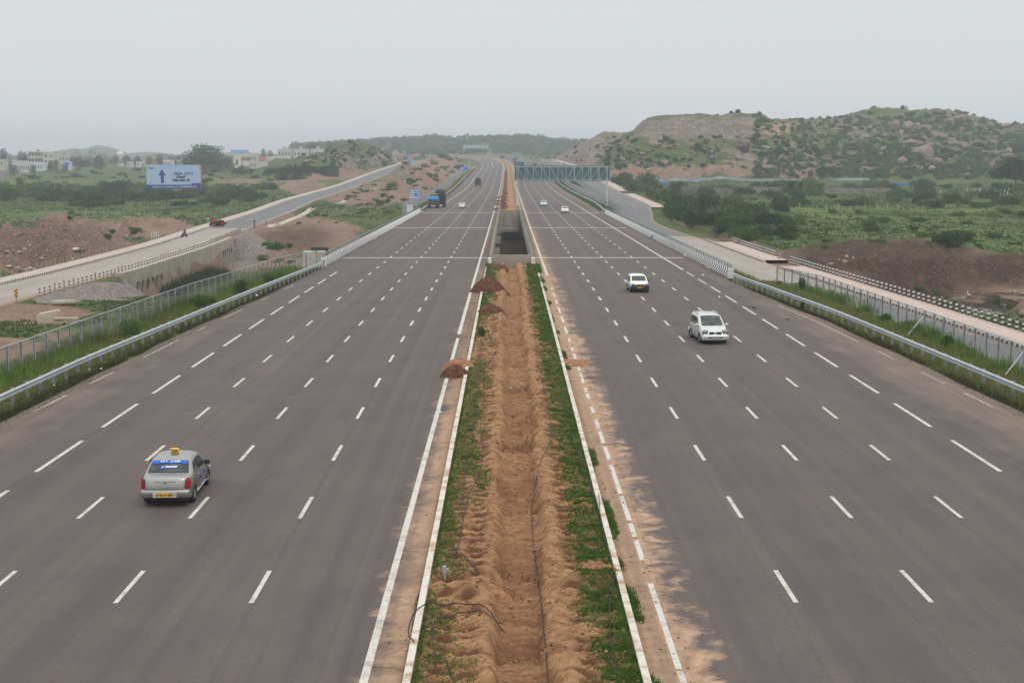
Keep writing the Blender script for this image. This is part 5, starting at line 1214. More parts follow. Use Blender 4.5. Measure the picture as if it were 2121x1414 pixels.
# rough grass over the nearer plain so that the ground is not a bare sheet
n_=90000; px=rg.uniform(-40,2160,n_); Dd=90*(620/90.)**rg.random(n_); q=C0[None]+(FW[None]+RT[None]*((px-CX)/FPX)[:,None])*Dd[:,None]
X,Y=q[:,0],q[:,1]; Z=tz(X,Y); i_=np.clip(np.searchsorted(yr,Y),0,NR-1); j_=np.clip(((X/Y-aa[0])/(aa[1]-aa[0])).astype(int),0,NA-1)
off_=np.where(X-hx(Y)<0,EL(Y)-(X-hx(Y)),(X-hx(Y))-ER(Y))
k=(off_>6)&(np.abs(X-lsx(Y)+1)>LW+3.6)&(np.abs(X-rsx(Y)-1.2)>RW+3.4)&(dirt[i_,j_]+fbm(X*.3,Y*.3,97)*.35<.42)&(grav[i_,j_]<.3)&(TM['pond'][i_,j_]<.2)
k&=fbm(X*.05,Y*.05,95)>-.25
X,Y,Z=X[k],Y[k],Z[k]; H=rg.uniform(.15,.42,len(X))*(.6+Y/500); blades('rough_grass',X,Y,Z,H,H*.6,folmat('rough_grass_mat',(.035,.058,.021),(.075,.10,.036),(.14,.145,.058),.25,.25),3,33)
# tall weeds at the fences
def weed(px,py,z,w_,h_,k,label,grp=None,vert=False):
    q=G(px,py,z); D=proj(*q)[2]; r_=w_*D/FPX/2; hh=h_*D/FPX; o=obj('weed_clump',rs_.choice(BUSH[k]),None,(q[0],q[1],q[2]-.1),rs_.uniform(0,6.28),(r_,r_,hh*1.1)); tag(o,label,'weeds',grp)
for a_ in [(268,697,-.15,52,50,'m','tall spiky weed clump against the left fence, nearest the rail'),(410,636,-.15,52,38,'m','broad leafy weed clump on the left verge, yellow flowers at its edge'),(438,630,-.15,30,24,'y','yellow flowering weeds beside the broad clump on the left verge'),(494,606,-.15,42,42,'m','upright green shrub poking through the left fence'),
  (557,583,-.15,40,24,'m','leafy weeds on the left verge before the dense fence end'),(585,575,-.15,22,16,'y','light weeds beside the last fence bays on the left'),(1664,602,-.15,22,42,'m','tall leafy weed growing through the right fence'),(1612,590,-.15,20,14,'m','weeds at the start of the right fence'),
  (1785,648,-.15,34,14,'m','low weeds behind the first fence brace on the right'),(1830,668,-.15,40,30,'m','weeds filling several bays of the right fence'),(1880,690,-.15,60,36,'m','dense weeds in the middle of the right fence'),(1930,705,-.15,46,40,'m','dense weeds where the road shows through the right fence'),(1960,722,-.15,36,44,'m','tallest weeds on the right fence'),(2052,768,-.15,26,28,'y','small round bush before the right fence'),(2000,745,-.2,24,22,'m','weeds beyond the right fence near the kerb'),
  (1620,622,-.1,12,10,'y','small sprig on the right guard rail verge'),(1662,640,-.1,12,26,'m','climbing weed over the right guard rail'),(996,698,.05,22,36,'m','small sapling on the left side of the median'),(1008,690,.05,14,14,'m','weed beside the median sapling')]:
    weed(*a_)

# clods of dug soil all over the median
mcl=simple('dry_clod',(.30,.175,.095),.95,.1,var=.5,scale=3,world=True)
rg=np.random.default_rng(66); n_=2600; Y=27*(115/27.)**rg.random(n_); U=rg.uniform(-2.1,4.3,n_); k=(U<3.0)|((U>3.3)&(rg.random(n_)<.35)); U,Y=U[k],Y[k]
Zc=np.where(U<3.05,med_h(U,Y),0)+hz(Y); r__=rg.uniform(.012,.05,len(U))*(1+Y/120)*rg.uniform(.4,1.2,len(U))
Vs=[];Fs=[];n0=0
pl0=[(np.array([v.co[:] for v in me.vertices]),np.array([p.vertices[:] for p in me.polygons])) for me in [rock_mesh(60+i,1,.8,mcl,.6) for i in range(4)]]
for i in range(len(U)):
    v,f=pl0[i%4]; a=rg.uniform(0,6.28); ca,sa=math.cos(a),math.sin(a); q=r__[i]
    Vs.append(np.stack([(v[:,0]*ca-v[:,1]*sa)*q+U[i]+float(hx(Y[i])),(v[:,0]*sa+v[:,1]*ca)*q+Y[i],v[:,2]*q+Zc[i]+q*.3],1)); Fs.append(f+n0); n0+=len(v)
o=obj('median_clods',mesh_np('median_clods',np.vstack(Vs),np.vstack(Fs),mcl)); tag(o,kind='stuff')

# rank weeds along both mesh fences
def fence_weeds(name,pts,n_,seed,mat,h0,h1):
    rg=np.random.default_rng(seed); P_=np.array(pts,float); Y=rg.uniform(P_[0,0],P_[-1,0],n_); X=np.interp(Y,P_[:,0],P_[:,1])+rg.normal(size=n_)*.45
    k=fbm(Y*.22,Y*0+seed,seed)>-.12; X,Y=X[k],Y[k]; H=rg.uniform(h0,h1,len(X))*(1+.6*fbm(Y*.3,Y*0,seed+2)); blades(name,X,Y,tz(X,Y),H,H*.09+.02,mat,4,seed,.45)
fence_weeds('fence_weeds',[(60,28.7),(79,28.5),(93.7,28.3),(109,27.9),(125,27.5),(136,26)],2600,51,mgm,.3,1.0)
fence_weeds('fence_weeds',[(60,-28.3),(77,-27.9),(97,-27.1),(117,-26.3),(136,-24.9),(155,-23.6)],3000,53,mgv,.25,.9)
fence_weeds('fence_weeds',[(60,-27.2),(77,-26.9),(97,-26.1),(117,-25.3),(136,-24.0),(155,-22.6)],1500,55,mgm,.3,.95)
# ------------------------------------------------------------------ vehicles
mgl,n,b=newmat('car_glass_tinted',.05,.5); v=ocoord(n)
lk(n,ramp(n,noise(n,2.2,3,v),[(.42,(.010,.018,.018)),(.68,(.060,.085,.08))]),b.inputs['Base Color']); 
mtyre=simple('tyre_rubber',(.022,.022,.023),.85); mrim=simple('wheel_silver',(.34,.34,.35),.4,.5,.5)
mred=simple('tail_lamp_red',(.30,.010,.014),.2,.6,var=.05); mlamp=simple('head_lamp_clear',(.45,.46,.46),.12,.8,var=.2,scale=20); mlampd=simple('head_lamp_grey',(.16,.165,.17),.12,.8,var=.35,scale=25); mblkp=simple('black_plastic',(.022,.023,.025),.5)
mply=simple('number_plate_yellow',(.72,.42,.02),.5); mplw=simple('number_plate_white',(.7,.7,.68),.5); mork=simple('indicator_orange',(.8,.30,.02),.3)
def paint(name,col,metal=.0,rough=.28):
    m,n,b=newmat(name,rough,.5,metal); v=ocoord(n); lk(n,mixc(n,ramp(n,noise(n,3,4,v),[(.4,0),(.75,.18)]),col,tuple(c*.75 for c in col)),b.inputs['Base Color']); b.inputs['Coat Weight'].default_value=.35; b.inputs['Coat Roughness'].default_value=.08; return m
def wheel(root,x,y,r,wd=.19,mat=mrim):
    s=1 if x>0 else -1
    def ringset(prof,n=20):
        vs=[];fs=[]
        for k,(xx,rr) in enumerate(prof):
            for i in range(n): a=2*math.pi*i/n; vs.append((xx*s,rr*math.cos(a),rr*math.sin(a)))
            if k:
                for i in range(n): fs.append(((k-1)*n+i,(k-1)*n+(i+1)%n,k*n+(i+1)%n,k*n+i))
        return vs,fs
    w_=empty('wheel',(0,0,0)); w_.parent=root; w_.location=(x,y,r)
    mb=MB(); mb.add(*ringset([(-wd/2,r*.6),(-wd/2,r*.93),(-wd/2+.03,r),(wd/2-.03,r),(wd/2,r*.93),(wd/2,r*.62)])); mb.build('tyre',mtyre,w_,smooth=True)
    mb=MB(); vs,fs=ringset([(wd/2-.035,r*.64),(wd/2-.02,r*.55),(wd/2-.05,r*.45),(wd/2-.01,r*.12),(wd/2-.01,.001)]); mb.add(vs,fs)
    for k in range(7):
        a=k*.8976; mb.box(-.001,.001,-.001,.001,-.001,.001)
    mb.build('rim',mat,w_,smooth=False)
def car(name,loc,rz,L,W,H,top,belt,wheels,mat,label,cat='car',glass=None,group=None,wr=.3,tum=.78,low=None,hw=None,stretch=1.):
    """top: (y,z) upper centre line rear->front ; belt: (y,z) waist line ; glass: dict of (y0,y1) spans. +y is the front."""
    root=empty(name,loc,rz); tag(root,label,cat,group)
    ys=sorted(set([round(float(t),3) for t in list(np.linspace(-L/2,L/2,45))]+[p[0] for p in top]+[wy+d for wy in wheels for d in(-wr*1.18,-wr*1.0,-wr*.6,0,wr*.6,wr*1.0,wr*1.18)]))
    ys=[y for y in ys if -L/2<=y<=L/2]
    T=lambda y:float(np.interp(y,[p[0] for p in top],[p[1] for p in top])); Bz=lambda y:float(np.interp(y,[p[0] for p in belt],[p[1] for p in belt]))
    def half(y):
        t=abs(y)/(L/2); return W/2*(1-.16*max(0,(t-.55)/.45)**2.4-(.10 if t>.995 else 0))
    def ringp(y):
        top_=T(y); bz=min(Bz(y),top_-.015); w_=half(y); t=abs(y)/(L/2); zb=.20+.16*max(0,(t-.78)/.22)
        za=zb
        for wy in wheels:
            d=abs(y-wy)/(wr*1.16)
            if d<1: za=max(za,wr+.98*wr*1.12*math.sqrt(1-d*d))
        cab=max(0,min(1,(top_-bz)/(H-Bz(0))))
        wt=w_*(1-(1-tum)*cab)-.05*(1-cab)
        zr=top_-.035-.02*cab
        return [(0,zb),(w_*.86,zb),(w_*.97,max(zb+.06,za)),(w_,max((zb+bz)*.5,za+.012)),(w_*.985,max(bz-.08,za+.03)),(w_*.955,bz),(wt+.02,bz+(zr-bz)*.93),(wt-.05,zr+.012),(wt*.6,top_-.008),(0,top_)]
    RG=[ringp(y) for y in ys]; nr=len(RG[0]); vs=[];fs=[]
    for y,rg_ in zip(ys,RG):
        for x,z in rg_: vs.append((x,y,z))
        for x,z in rg_[1:-1][::-1]: vs.append((-x,y,z))
    m_=nr+nr-2
    for i in range(len(ys)-1):
        for j in range(m_): fs.append((i*m_+j,i*m_+(j+1)%m_,(i+1)*m_+(j+1)%m_,(i+1)*m_+j))
    fs+=[tuple(range(m_)),tuple(range((len(ys)-1)*m_,len(ys)*m_))]
    mb=MB(); mb.add(vs,fs); bd=mb.build('body',mat,root,smooth=True)
    md=bd.modifiers.new('e','EDGE_SPLIT') if False else None
    # dark underbody so that arches read
    mb=MB(); mb.box(-W/2+.13,W/2-.13,-L/2+.25,L/2-.25,.17,.62); mb.build('underbody',mblkp,root)
    def surf(fn,name,mat_,offs=.012,n1=10,n2=6,mirror=False,flip=1):
        for s in ((1,-1) if mirror else (1,)):
            P_=[[fn(a/n1,c/n2) for c in range(n2+1)] for a in range(n1+1)]
            vs=[(s*p[0],p[1],p[2]) for r__ in P_ for p in r__]; fs=[]
            for i in range(n1):
                for j in range(n2): k=i*(n2+1)+j; fs.append((k,k+1,k+n2+2,k+n2+1))
            mb=MB(); mb.add(vs,fs); mb.build(name,mat_,root,smooth=True)
    def ringat(y,u):   # u 0..1 between waist and roof edge on the side
        r_=ringp(y); a=np.array(r_[5]); c=np.array(r_[6]); return a+(c-a)*u
    for nm,(y0,y1,xs0,xs1) in glass.get('ends',{}).items():
        def fn(a,c,y0=y0,y1=y1,xs0=xs0,xs1=xs1):
            y=y0+(y1-y0)*a; z=T(y); dz=(T(y+.01)-T(y-.01))/.02; nn=np.array([-dz,1.]); nn/=np.linalg.norm(nn)
            wd=ringp(y)[7][0]; wd=(xs0+(xs1-xs0)*a)*wd; x=wd*(c*2-1); zz=z-.014*(abs(c*2-1)**2)*1.6
            return (x,y+nn[0]*.016,zz+nn[1]*.016)
        surf(fn,nm,mgl,n1=8,n2=8)
    for (y0,y1,ya,yb) in glass.get('sides',[]):
        def fn(a,c,y0=y0,y1=y1,ya=ya,yb=yb):
            u=.10+.74*c; yl=y0+(ya-y0)*c; yh=y1+(yb-y1)*c; y=yl+(yh-yl)*a; p=ringat(y,u); return (p[0]+.014,y,p[1]+.002)
        surf(fn,'side_window',mgl,n1=6,n2=3,mirror=True)
    for wy in wheels:
        for s in (1,-1): wheel(root,s*(W/2-.105),wy,wr)
    return root,T,ringp
def decal_box(root,name,mat,x0,x1,y0,y1,z0,z1,smooth=False): mb=MB(); mb.box(x0,x1,y0,y1,z0,z1); return mb.build(name,mat,root)
def bevbox(root,name,mat,x0,x1,y0,y1,z0,z1,bv=.04,seg=2):
    import bmesh
    mb=MB(); mb.box(x0,x1,y0,y1,z0,z1); me=mb.mesh(name,mat); bm=bmesh.new(); bm.from_mesh(me); bmesh.ops.bevel(bm,geom=list(bm.edges),offset=bv,segments=seg,affect='EDGES',profile=.5); bm.to_mesh(me); bm.free()
    for p in me.polygons:p.use_smooth=True
    return obj(name,me,root)
def mirrors(root,x,y,z,mat,s=1.): 
    for k in (1,-1): bevbox(root,'wing_mirror',mat,k*(x+.02) if k>0 else -x-.22*s,k*(x+.22*s) if k>0 else -x-.02,y-.05,y+.07,z-.07*s,z+.09*s,.03)
def onroad(px,py,u=None):
    Y=roadY(py); q=hp(Y,0); d=proj(*q)[2]; u=(px-1052)*d/FPX if u is None else u; return hp(Y,u)
# silver taxi (seen from behind)
q=onroad(348,1042); q=q+np.array([-.02,2.1-.55,0])
TX=[(-2.13,.62),(-2.11,.99),(-2.02,1.045),(-1.62,1.075),(-1.50,1.09),(-.98,1.40),(-.72,1.49),(-.2,1.53),(.2,1.515),(.5,1.44),(1.14,1.06),(1.3,1.02),(1.75,.93),(2.0,.80),(2.11,.62),(2.13,.45)]
psil=paint('silver_paint',(.33,.325,.31),.8,.33)
tx,T_,rp_=car('taxi',q,R(2.0),4.26,1.75,1.53,TX,[(-2.13,.6),(-2.05,.93),(-1.5,.97),(1.2,.90),(2.13,.5)],(-1.27,1.36),psil,'silver saloon taxi with a yellow roof sign and blue window banner, seen from behind','taxi',
  dict(ends={'rear_window':(-1.49,-.97,.97,.98),'windscreen':(1.10,.55,.92,.90)},sides=[(-1.18,-.33,-.92,-.30),(-.27,.95,-.24,.40)]),wr=.305,tum=.73)
for s in (1,-1):
    mb=MB(); a_,c_2=s*.60,s*.845
    mb.add([(s*.66,-2.135,.66),(s*.80,-2.10,.66),(s*.858,-1.93,.68),(s*.70,-2.13,.90),(s*.79,-2.09,.93),(s*.84,-1.93,.93),(s*.735,-2.105,1.0),(s*.775,-2.06,1.03),(s*.80,-1.98,1.02)],[(0,1,4,3),(1,2,5,4),(3,4,7,6),(4,5,8,7)]); mb.build('tail_lamp',mred,tx)
bevbox(tx,'rear_bumper',psil,-.84,.84,-2.20,-1.95,.33,.63,.10,4)
bevbox(tx,'front_bumper',psil,-.83,.83,1.98,2.19,.24,.56,.07,3)
decal_box(tx,'plate_recess',simple('silver_recess',(.50,.50,.49),.4),-.40,.40,-2.212,-2.19,.37,.55)
pl=decal_box(tx,'number_plate',mply,-.26,.26,-2.226,-2.213,.39,.53); me=text_mesh('AP 28 TV 4827',.095,mdk,bold=.002); o=obj('plate_lettering',me,pl,(0,-2.232,.46)); o.rotation_euler=(R(90),0,0)
decal_box(tx,'boot_lid_trim',simple('silver_trim_light',(.62,.62,.62),.3,.5,.4),-.36,.36,-2.14,-2.10,.90,.935)
decal_box(tx,'boot_shadow_seam',mblkp,-.60,.60,-2.135,-2.118,.625,.635); decal_box(tx,'boot_emblem',simple('chrome',(.5,.5,.52),.2,.5,.9),-.05,.05,-2.145,-2.12,.84,.89)
mbn=simple('banner_blue',(.008,.12,.62),.5,var=.04)
def banner(root,y0,y1,T_,x,name,mat,off=.03):
    mb=MB(); nn=10; vs=[]
    for y in (y0,y1):
        dz=(T_(y+.01)-T_(y-.01))/.02; k=np.array([-dz,1.]); k/=np.linalg.norm(k)
        for i in range(nn+1): xx=x*(2*i/nn-1); vs.append((xx,y+k[0]*off,T_(y)-.02*(xx/.6)**2+k[1]*off))
    mb.add(vs,[(i,i+1,nn+2+i,nn+1+i) for i in range(nn)]); return mb.build(name,mat,root)
ban=banner(tx,-1.125,-1.0,T_,.60,'window_banner',mbn)
def slant_text(root,txt,size,y,T_,mat,off=.042,xs=1.2,x=0,parent=None,shear=.25):
    me=text_mesh(txt,size,mat,bold=size*.025,xs=xs,shear=shear); dz=(T_(y+.05)-T_(y-.05))/.1; th=math.atan(dz); k=np.array([-math.sin(th),math.cos(th)])
    o=obj('lettering',me,parent or root,(x,y+k[0]*off,T_(y)+k[1]*off)); o.rotation_euler=(th,0,0)
slant_text(tx,'SKY  CABS',.125,-1.06,T_,mltr,parent=ban)
b2=banner(tx,-1.345,-1.255,T_,.30,'phone_strip',mbn); slant_text(tx,'( 8888',.125,-1.30,T_,mltr,parent=b2,xs=1.6)
rs2=bevbox(tx,'roof_sign',simple('roof_sign_yellow',(.85,.50,.03),.45),-.15,.15,-.30,-.20,1.52,1.69,.045,3); me=text_mesh('TAXI',.11,mdk,bold=.004); o=obj('lettering',me,rs2,(0,-.306,1.60)); o.rotation_euler=(R(90),0,0)
mirrors(tx,.84,.62,1.0,mblkp)
for s in (1,-1):
    decal_box(tx,'side_indicator',mork,s*.862-.004,s*.862+.004,-1.85,-1.68,.80,.86)
    for y in (-.45,.42): bevbox(tx,'door_handle',psil,s*.868-.02,s*.868+.02,y-.09,y+.09,.80,.84,.01)
    for y in (-.98,-.30,.98): decal_box(tx,'door_seam',mblkp,s*.866-.006,s*.866+.006,y-.006,y+.006,.32,.88)
    mb=MB(); mb.add([(s*.868,-2.0,.62)]*0,[])
    bevbox(tx,'sill_trim',simple('silver_trim_light',(.62,.62,.62),.3),s*.862-.02,s*.862+.02,-.85,.95,.27,.31,.01)
    bevbox(tx,'headlamp',mlamp,s*.70-.13,s*.70+.13,1.93,2.08,.66,.80,.04)
me=text_mesh('24 hrs',.16,simple('decal_blue',(.03,.06,.45),.5),bold=.003); o=obj('door_lettering',me,tx,(.882,-.35,.66)); o.rotation_euler=(R(90),0,R(90))
me=text_mesh('CABS',.14,simple('decal_blue',(.03,.06,.45),.5),bold=.003); o=obj('door_lettering',me,tx,(.882,.5,.66)); o.rotation_euler=(R(90),0,R(90))
# white hatchback (front)
HB=[(-1.83,.55),(-1.82,.98),(-1.72,1.12),(-1.45,1.42),(-1.25,1.47),(-.5,1.495),(.1,1.46),(.35,1.38),(1.02,.99),(1.2,.945),(1.62,.84),(1.76,.72),(1.82,.55)]
q=onroad(1324,606); q=q+np.array([0,1.7,0]); pwh=paint('white_paint',(.78,.785,.78),0,.3)
hb,T2,_=car('hatchback',q,R(180+2.0),3.68,1.64,1.49,HB,[(-1.84,.7),(-1.6,.93),(1.0,.86),(1.84,.5)],(-1.16,1.22),pwh,'white small hatchback with black bumper and yellow plate driving towards the camera on the right','car',
  dict(ends={'windscreen':(1.00,.38,.93,.92),'rear_window':(-1.76,-1.48,.85,.85)},sides=[(-1.4,-.45,-1.15,-.42),(-.38,.85,-.36,.30)]),wr=.28)
bevbox(hb,'front_bumper',mblkp,-.80,.80,1.64,1.88,.24,.60,.07,3); bevbox(hb,'rear_bumper',mblkp,-.78,.78,-1.9,-1.72,.24,.58,.06)
decal_box(hb,'grille',mblkp,-.36,.36,1.78,1.835,.62,.74); bevbox(hb,'badge',mrim,-.07,.07,1.83,1.85,.655,.71,.01)
for s in (1,-1): bevbox(hb,'headlamp',simple('headlamp_grey',(.20,.21,.205),.15,.8,var=.3,scale=20),s*.58-.19,s*.58+.18,1.62,1.85,.60,.79,.06); decal_box(hb,'side_rubbing_strip',mblkp,s*.815-.012,s*.815+.012,-1.5,1.45,.47,.56)
pl=decal_box(hb,'number_plate',mply,-.25,.25,1.882,1.895,.42,.53); me=text_mesh('AP 11 Y 3861',.085,mdk,bold=.002); o=obj('plate_lettering',me,pl,(0,1.90,.475)); o.rotation_euler=(R(90),0,R(180))
banner(hb,.44,.38,T2,.58,'green_sun_strip',simple('sun_strip_green',(.03,.42,.13),.5),.03); 
mb=MB(); mb.bar((-.5,1.03,1.02),(.1,1.0,1.03),.02); mb.bar((0,1.03,1.02),(.5,1.0,1.03),.02); mb.build('wiper',mblkp,hb)
mirrors(hb,.80,.72,.98,mblkp,.7)
# silver people carrier (front)
MV=[(-2.27,.6),(-2.26,1.1),(-2.18,1.35),(-1.95,1.66),(-1.75,1.72),(-.8,1.755),(.0,1.74),(.35,1.67),(1.30,1.12),(1.5,1.06),(2.0,.90),(2.2,.74),(2.29,.55)]
q=onroad(1476,713); q=q+np.array([0,2.1,0]); psv=paint('pale_silver_paint',(.62,.64,.62),.6,.3)
mv,T3,_=car('people_carrier',q,R(180+4),4.58,1.78,1.755,MV,[(-2.29,.8),(-2.0,1.02),(1.2,.95),(2.29,.5)],(-1.42,1.38),psv,'pale silver people carrier driving towards the camera in the near right lanes','car',
  dict(ends={'windscreen':(1.26,.38,.93,.92),'rear_window':(-2.2,-1.97,.85,.85)},sides=[(-1.95,-1.1,-1.75,-1.05),(-1.0,-.1,-.98,-.08),(.0,1.1,.02,.32)]),wr=.33,tum=.80)
bevbox(mv,'front_bumper',psv,-.87,.87,2.10,2.34,.26,.62,.08,3); bevbox(mv,'lower_intake',mblkp,-.45,.45,2.28,2.355,.42,.50,.02); bevbox(mv,'rear_bumper',psv,-.86,.86,-2.35,-2.18,.28,.62,.06)
for z0,z1,x in ((.70,.735,.42),(.765,.80,.38)): 
    mb=MB(); mb.box(-x,-.10,2.15+ (.78-z0)*.6,2.30-(z0-.7)*1.0,z0,z1); mb.build('grille_slat',mblkp,mv); mb=MB(); mb.box(.10,x,2.15+(.78-z0)*.6,2.30-(z0-.7)*1.0,z0,z1); mb.build('grille_slat',mblkp,mv)
bevbox(mv,'badge',mrim,-.10,.10,2.22,2.29,.70,.80,.03)
for s in (1,-1):
    hl=bevbox(mv,'headlamp',mlampd,-.19,.19,-.16,.12,-.12,.10,.05,3); hl.location=(s*.64,2.12,.78); hl.rotation_euler=(R(-25),0,R(-22*s)); bevbox(mv,'fog_lamp',mlamp,s*.70-.06,s*.70+.06,2.27,2.34,.42,.50,.02)
    decal_box(mv,'roof_rail',simple('silver_trim_light',(.62,.62,.62),.3),s*.62-.015,s*.62+.015,-1.7,-.2,1.73,1.775); decal_box(mv,'mud_flap',mblkp,s*.78-.12,s*.78+.12,-1.86,-1.83,.12,.42)
pl=decal_box(mv,'number_plate',mplw,-.25,.25,2.356,2.37,.44,.55); me=text_mesh('AP 09 BW 7215',.075,mdk,bold=.002); o=obj('plate_lettering',me,pl,(0,2.375,.495)); o.rotation_euler=(R(90),0,R(180))
mb=MB(); mb.bar((-.6,1.32,1.14),(.1,1.28,1.155),.02); mb.bar((0,1.32,1.14),(.6,1.28,1.155),.02); mb.build('wiper',mblkp,mv)
mirrors(mv,.86,1.02,1.12,psv,1.05); mb=MB(); mb.bar((.05,.62,1.5),(.05,.66,1.25),.04); mb.build('dashboard_garland',simple('garland_yellow',(.5,.55,.1),.6),mv)
mb=MB(); mb.add([(-.02,-.6,.0)]*0,[]); me=text_mesh('~',.5,simple('decal_blue',(.03,.06,.45),.5)); 
# other cars (small in the picture)
SD=[(-2.1,.6),(-2.08,.95),(-1.6,1.0),(-1.35,1.03),(-.85,1.36),(-.4,1.43),(.1,1.42),(.45,1.34),(1.1,.98),(1.8,.85),(2.05,.68),(2.1,.5)]
def sedan(q,rz,mat,label,rear=False,cat='car',plate=mply,tail=True):
    r_,T_,_=car('saloon_car',q,rz,4.2,1.7,1.43,SD,[(-2.1,.6),(-1.6,.92),(1.1,.86),(2.1,.5)],(-1.25,1.3),mat,label,cat,dict(ends={'windscreen':(1.05,.5,.92,.9),'rear_window':(-1.3,-.88,.9,.9)},sides=[(-1.05,-.25,-.8,-.22),(-.18,.92,-.16,.38)]),wr=.29)
    for s in (1,-1):
        bevbox(r_,'tail_lamp',mred,s*.68-.13,s*.68+.12,-2.13,-1.95,.68,.92,.03); bevbox(r_,'headlamp',mlamp,s*.62-.17,s*.62+.15,1.95,2.1,.62,.75,.03)
    bevbox(r_,'front_bumper',mat,-.8,.8,1.95,2.17,.25,.55,.06); bevbox(r_,'rear_bumper',mat,-.8,.8,-2.18,-1.95,.25,.56,.06)
    decal_box(r_,'grille',mblkp,-.27,.27,2.08,2.12,.60,.69); decal_box(r_,'lower_intake',mblkp,-.45,.45,2.15,2.18,.34,.42); decal_box(r_,'number_plate',plate,-.25,.25,-2.16,-2.10,.66,.77)
    mirrors(r_,.82,.6,.95,mblkp,.9); return r_
sedan(onroad(957,431)+[0,2,0],R(-2),pwh,'white saloon with red tail lamps driving away in the middle left lanes')
pbl=paint('pale_blue_white_paint',(.66,.74,.78),0,.3)
sedan(onroad(1126,427)+[0,2,0],R(181),pbl,'pale bluish white car approaching, the farther of two side by side under the gantry')
sedan(onroad(1170.5,441)+[0,2,0],R(181),pwh,'white car approaching, the nearer of two side by side below the gantry')
q=hp(roadY(337.5),-11.2); sedan(q,R(3),pwh,'tiny white car far away on the left carriageway at the start of the bend')
q=hp(dY(1440),9); sedan(q,R(22),pwh,'tiny white car far away on the bend above the spoil ridge')
def lorry(q,rz,label,tarp,tarpc=None,L=7.6,Hc=2.9,front=False,cabc=(.28,.10,.06),bodyc=(.075,.06,.048),load=None,cat='lorry',sc=1.,group=None):
    r_=empty('lorry',q,rz,sc); tag(r_,label,cat,group); mbd=simple('lorry_body_%d'%int(bodyc[0]*1000),bodyc,.8,var=.3,scale=2); mc=simple('lorry_cab_%d_%d'%(int(cabc[0]*1000),int(cabc[2]*1000)),cabc,.5,var=.2)
    y0=-L/2; yc=L/2-1.7
    mb=MB(); mb.box(-.5,.5,y0+.1,L/2-.1,.65,.95); mb.build('chassis',mblkp,r_)
    mb=MB(); mb.box(-1.2,1.2,y0,yc-.1,1.05,1.25)
    for s in (1,-1): mb.box(s*1.17-.04,s*1.17+.04,y0,yc-.1,1.25,Hc)
    mb.box(-1.2,1.2,y0,y0+.08,1.25,Hc); mb.box(-1.2,1.2,yc-.2,yc-.1,1.25,Hc)
    mb.build('cargo_body',mbd,r_)
    for k in range(5): x=-1.15+k*.575; mb=MB(); mb.box(x-.05,x+.05,y0-.06,y0,1.1,Hc); mb.build('tailboard_rib',mbd,r_)
    for y in np.linspace(y0+.4,yc-.5,6):
        for s in (1,-1): mb=MB(); mb.box(s*1.24-.04,s*1.24+.04,y-.05,y+.05,1.1,Hc); mb.build('side_rib',mbd,r_)
    mt=simple('tarpaulin_%s'%('blue' if tarpc else 'dark'),tarpc or (.035,.036,.036),.75,.3,var=.35,scale=1.5,bmp=.6)
    if tarp:
        nx_,ny_=9,12; vs=[];fs=[]
        prof=[(-1.27,-.35),(-1.26,.0),(-1.15,tarp*.62),(-.85,tarp*.9),(-.3,tarp),(.3,tarp),(.85,tarp*.9),(1.15,tarp*.62),(1.26,.0),(1.27,-.35)]
        for i in range(ny_+1):
            y=y0-.05+(yc-.1-y0+.1)*i/ny_; e=math.sin(min(1,min(i,ny_-i)/1.6)*math.pi/2)
            for x,z in prof: vs.append((x*(1+.02*math.sin(i*2.1+z)),y,Hc+z*(.55+.45*e)+.07*math.sin(i*1.7+x*3)))
        m_=len(prof)
        for i in range(ny_):
            for j in range(m_-1): fs.append((i*m_+j,i*m_+j+1,(i+1)*m_+j+1,(i+1)*m_+j))
        fs+=[tuple(range(m_)),tuple(range(ny_*m_,(ny_+1)*m_))]
        mb=MB(); mb.add(vs,fs); mb.build('tarpaulin',mt,r_,smooth=True)
    bevbox(r_,'cab',mc,-1.18,1.18,yc,L/2,.85,2.75,.12,3)
    decal_box(r_,'windscreen',mgl,-1.0,1.0,L/2,L/2+.02,1.75,2.5); decal_box(r_,'grille',mblkp,-.7,.7,L/2,L/2+.03,.95,1.45); bevbox(r_,'bumper',mc,-1.2,1.2,L/2-.1,L/2+.15,.5,.82,.04); decal_box(r_,'cab_visor',simple('visor_yellow',(.55,.42,.03),.6),-1.0,1.0,L/2,L/2+.12,2.55,2.72)
    for s in (1,-1): bevbox(r_,'headlamp',mlamp,s*.9-.13,s*.9+.13,L/2,L/2+.05,.95,1.2,.03); decal_box(r_,'side_window',mgl,s*1.185-.006,s*1.185+.006,yc+.5,L/2-.3,1.75,2.4)
    decal_box(r_,'rear_bumper_bar',mplw,-.6,.6,y0-.1,y0-.05,.55,.72); decal_box(r_,'mud_flap_bar',mblkp,-1.2,1.2,y0,y0+.08,.62,1.0)
    for y in (y0+1.2,y0+2.3,L/2-1.1):
        for s in (1,-1): wheel(r_,s*(.98),y,.50,.5 if y<0 else .28,mblkp)
    return r_
q=onroad(897.5,431.5); lorry(q+[0,3.9,0],R(-1),'parked brown lorry with a low bright blue tarpaulin, rear nearest at the left verge',.55,(.008,.27,.62),Hc=2.35,bodyc=(.11,.075,.055))
q2=q+np.array([1.35,10.8,0]); lorry(q2,R(-1.5),'tall parked lorry under a bulging dark tarpaulin in front of the blue tarpaulin lorry',1.35,Hc=3.25,bodyc=(.05,.045,.04))
mb=MB(); mb.box(-1.0,1.0,-.06,.06,-.62,0); mb.build('headboard',simple('headboard_brown',(.16,.07,.04),.8,var=.3,scale=3),bpy.data.objects['lorry'],(0,1.6,3.35))
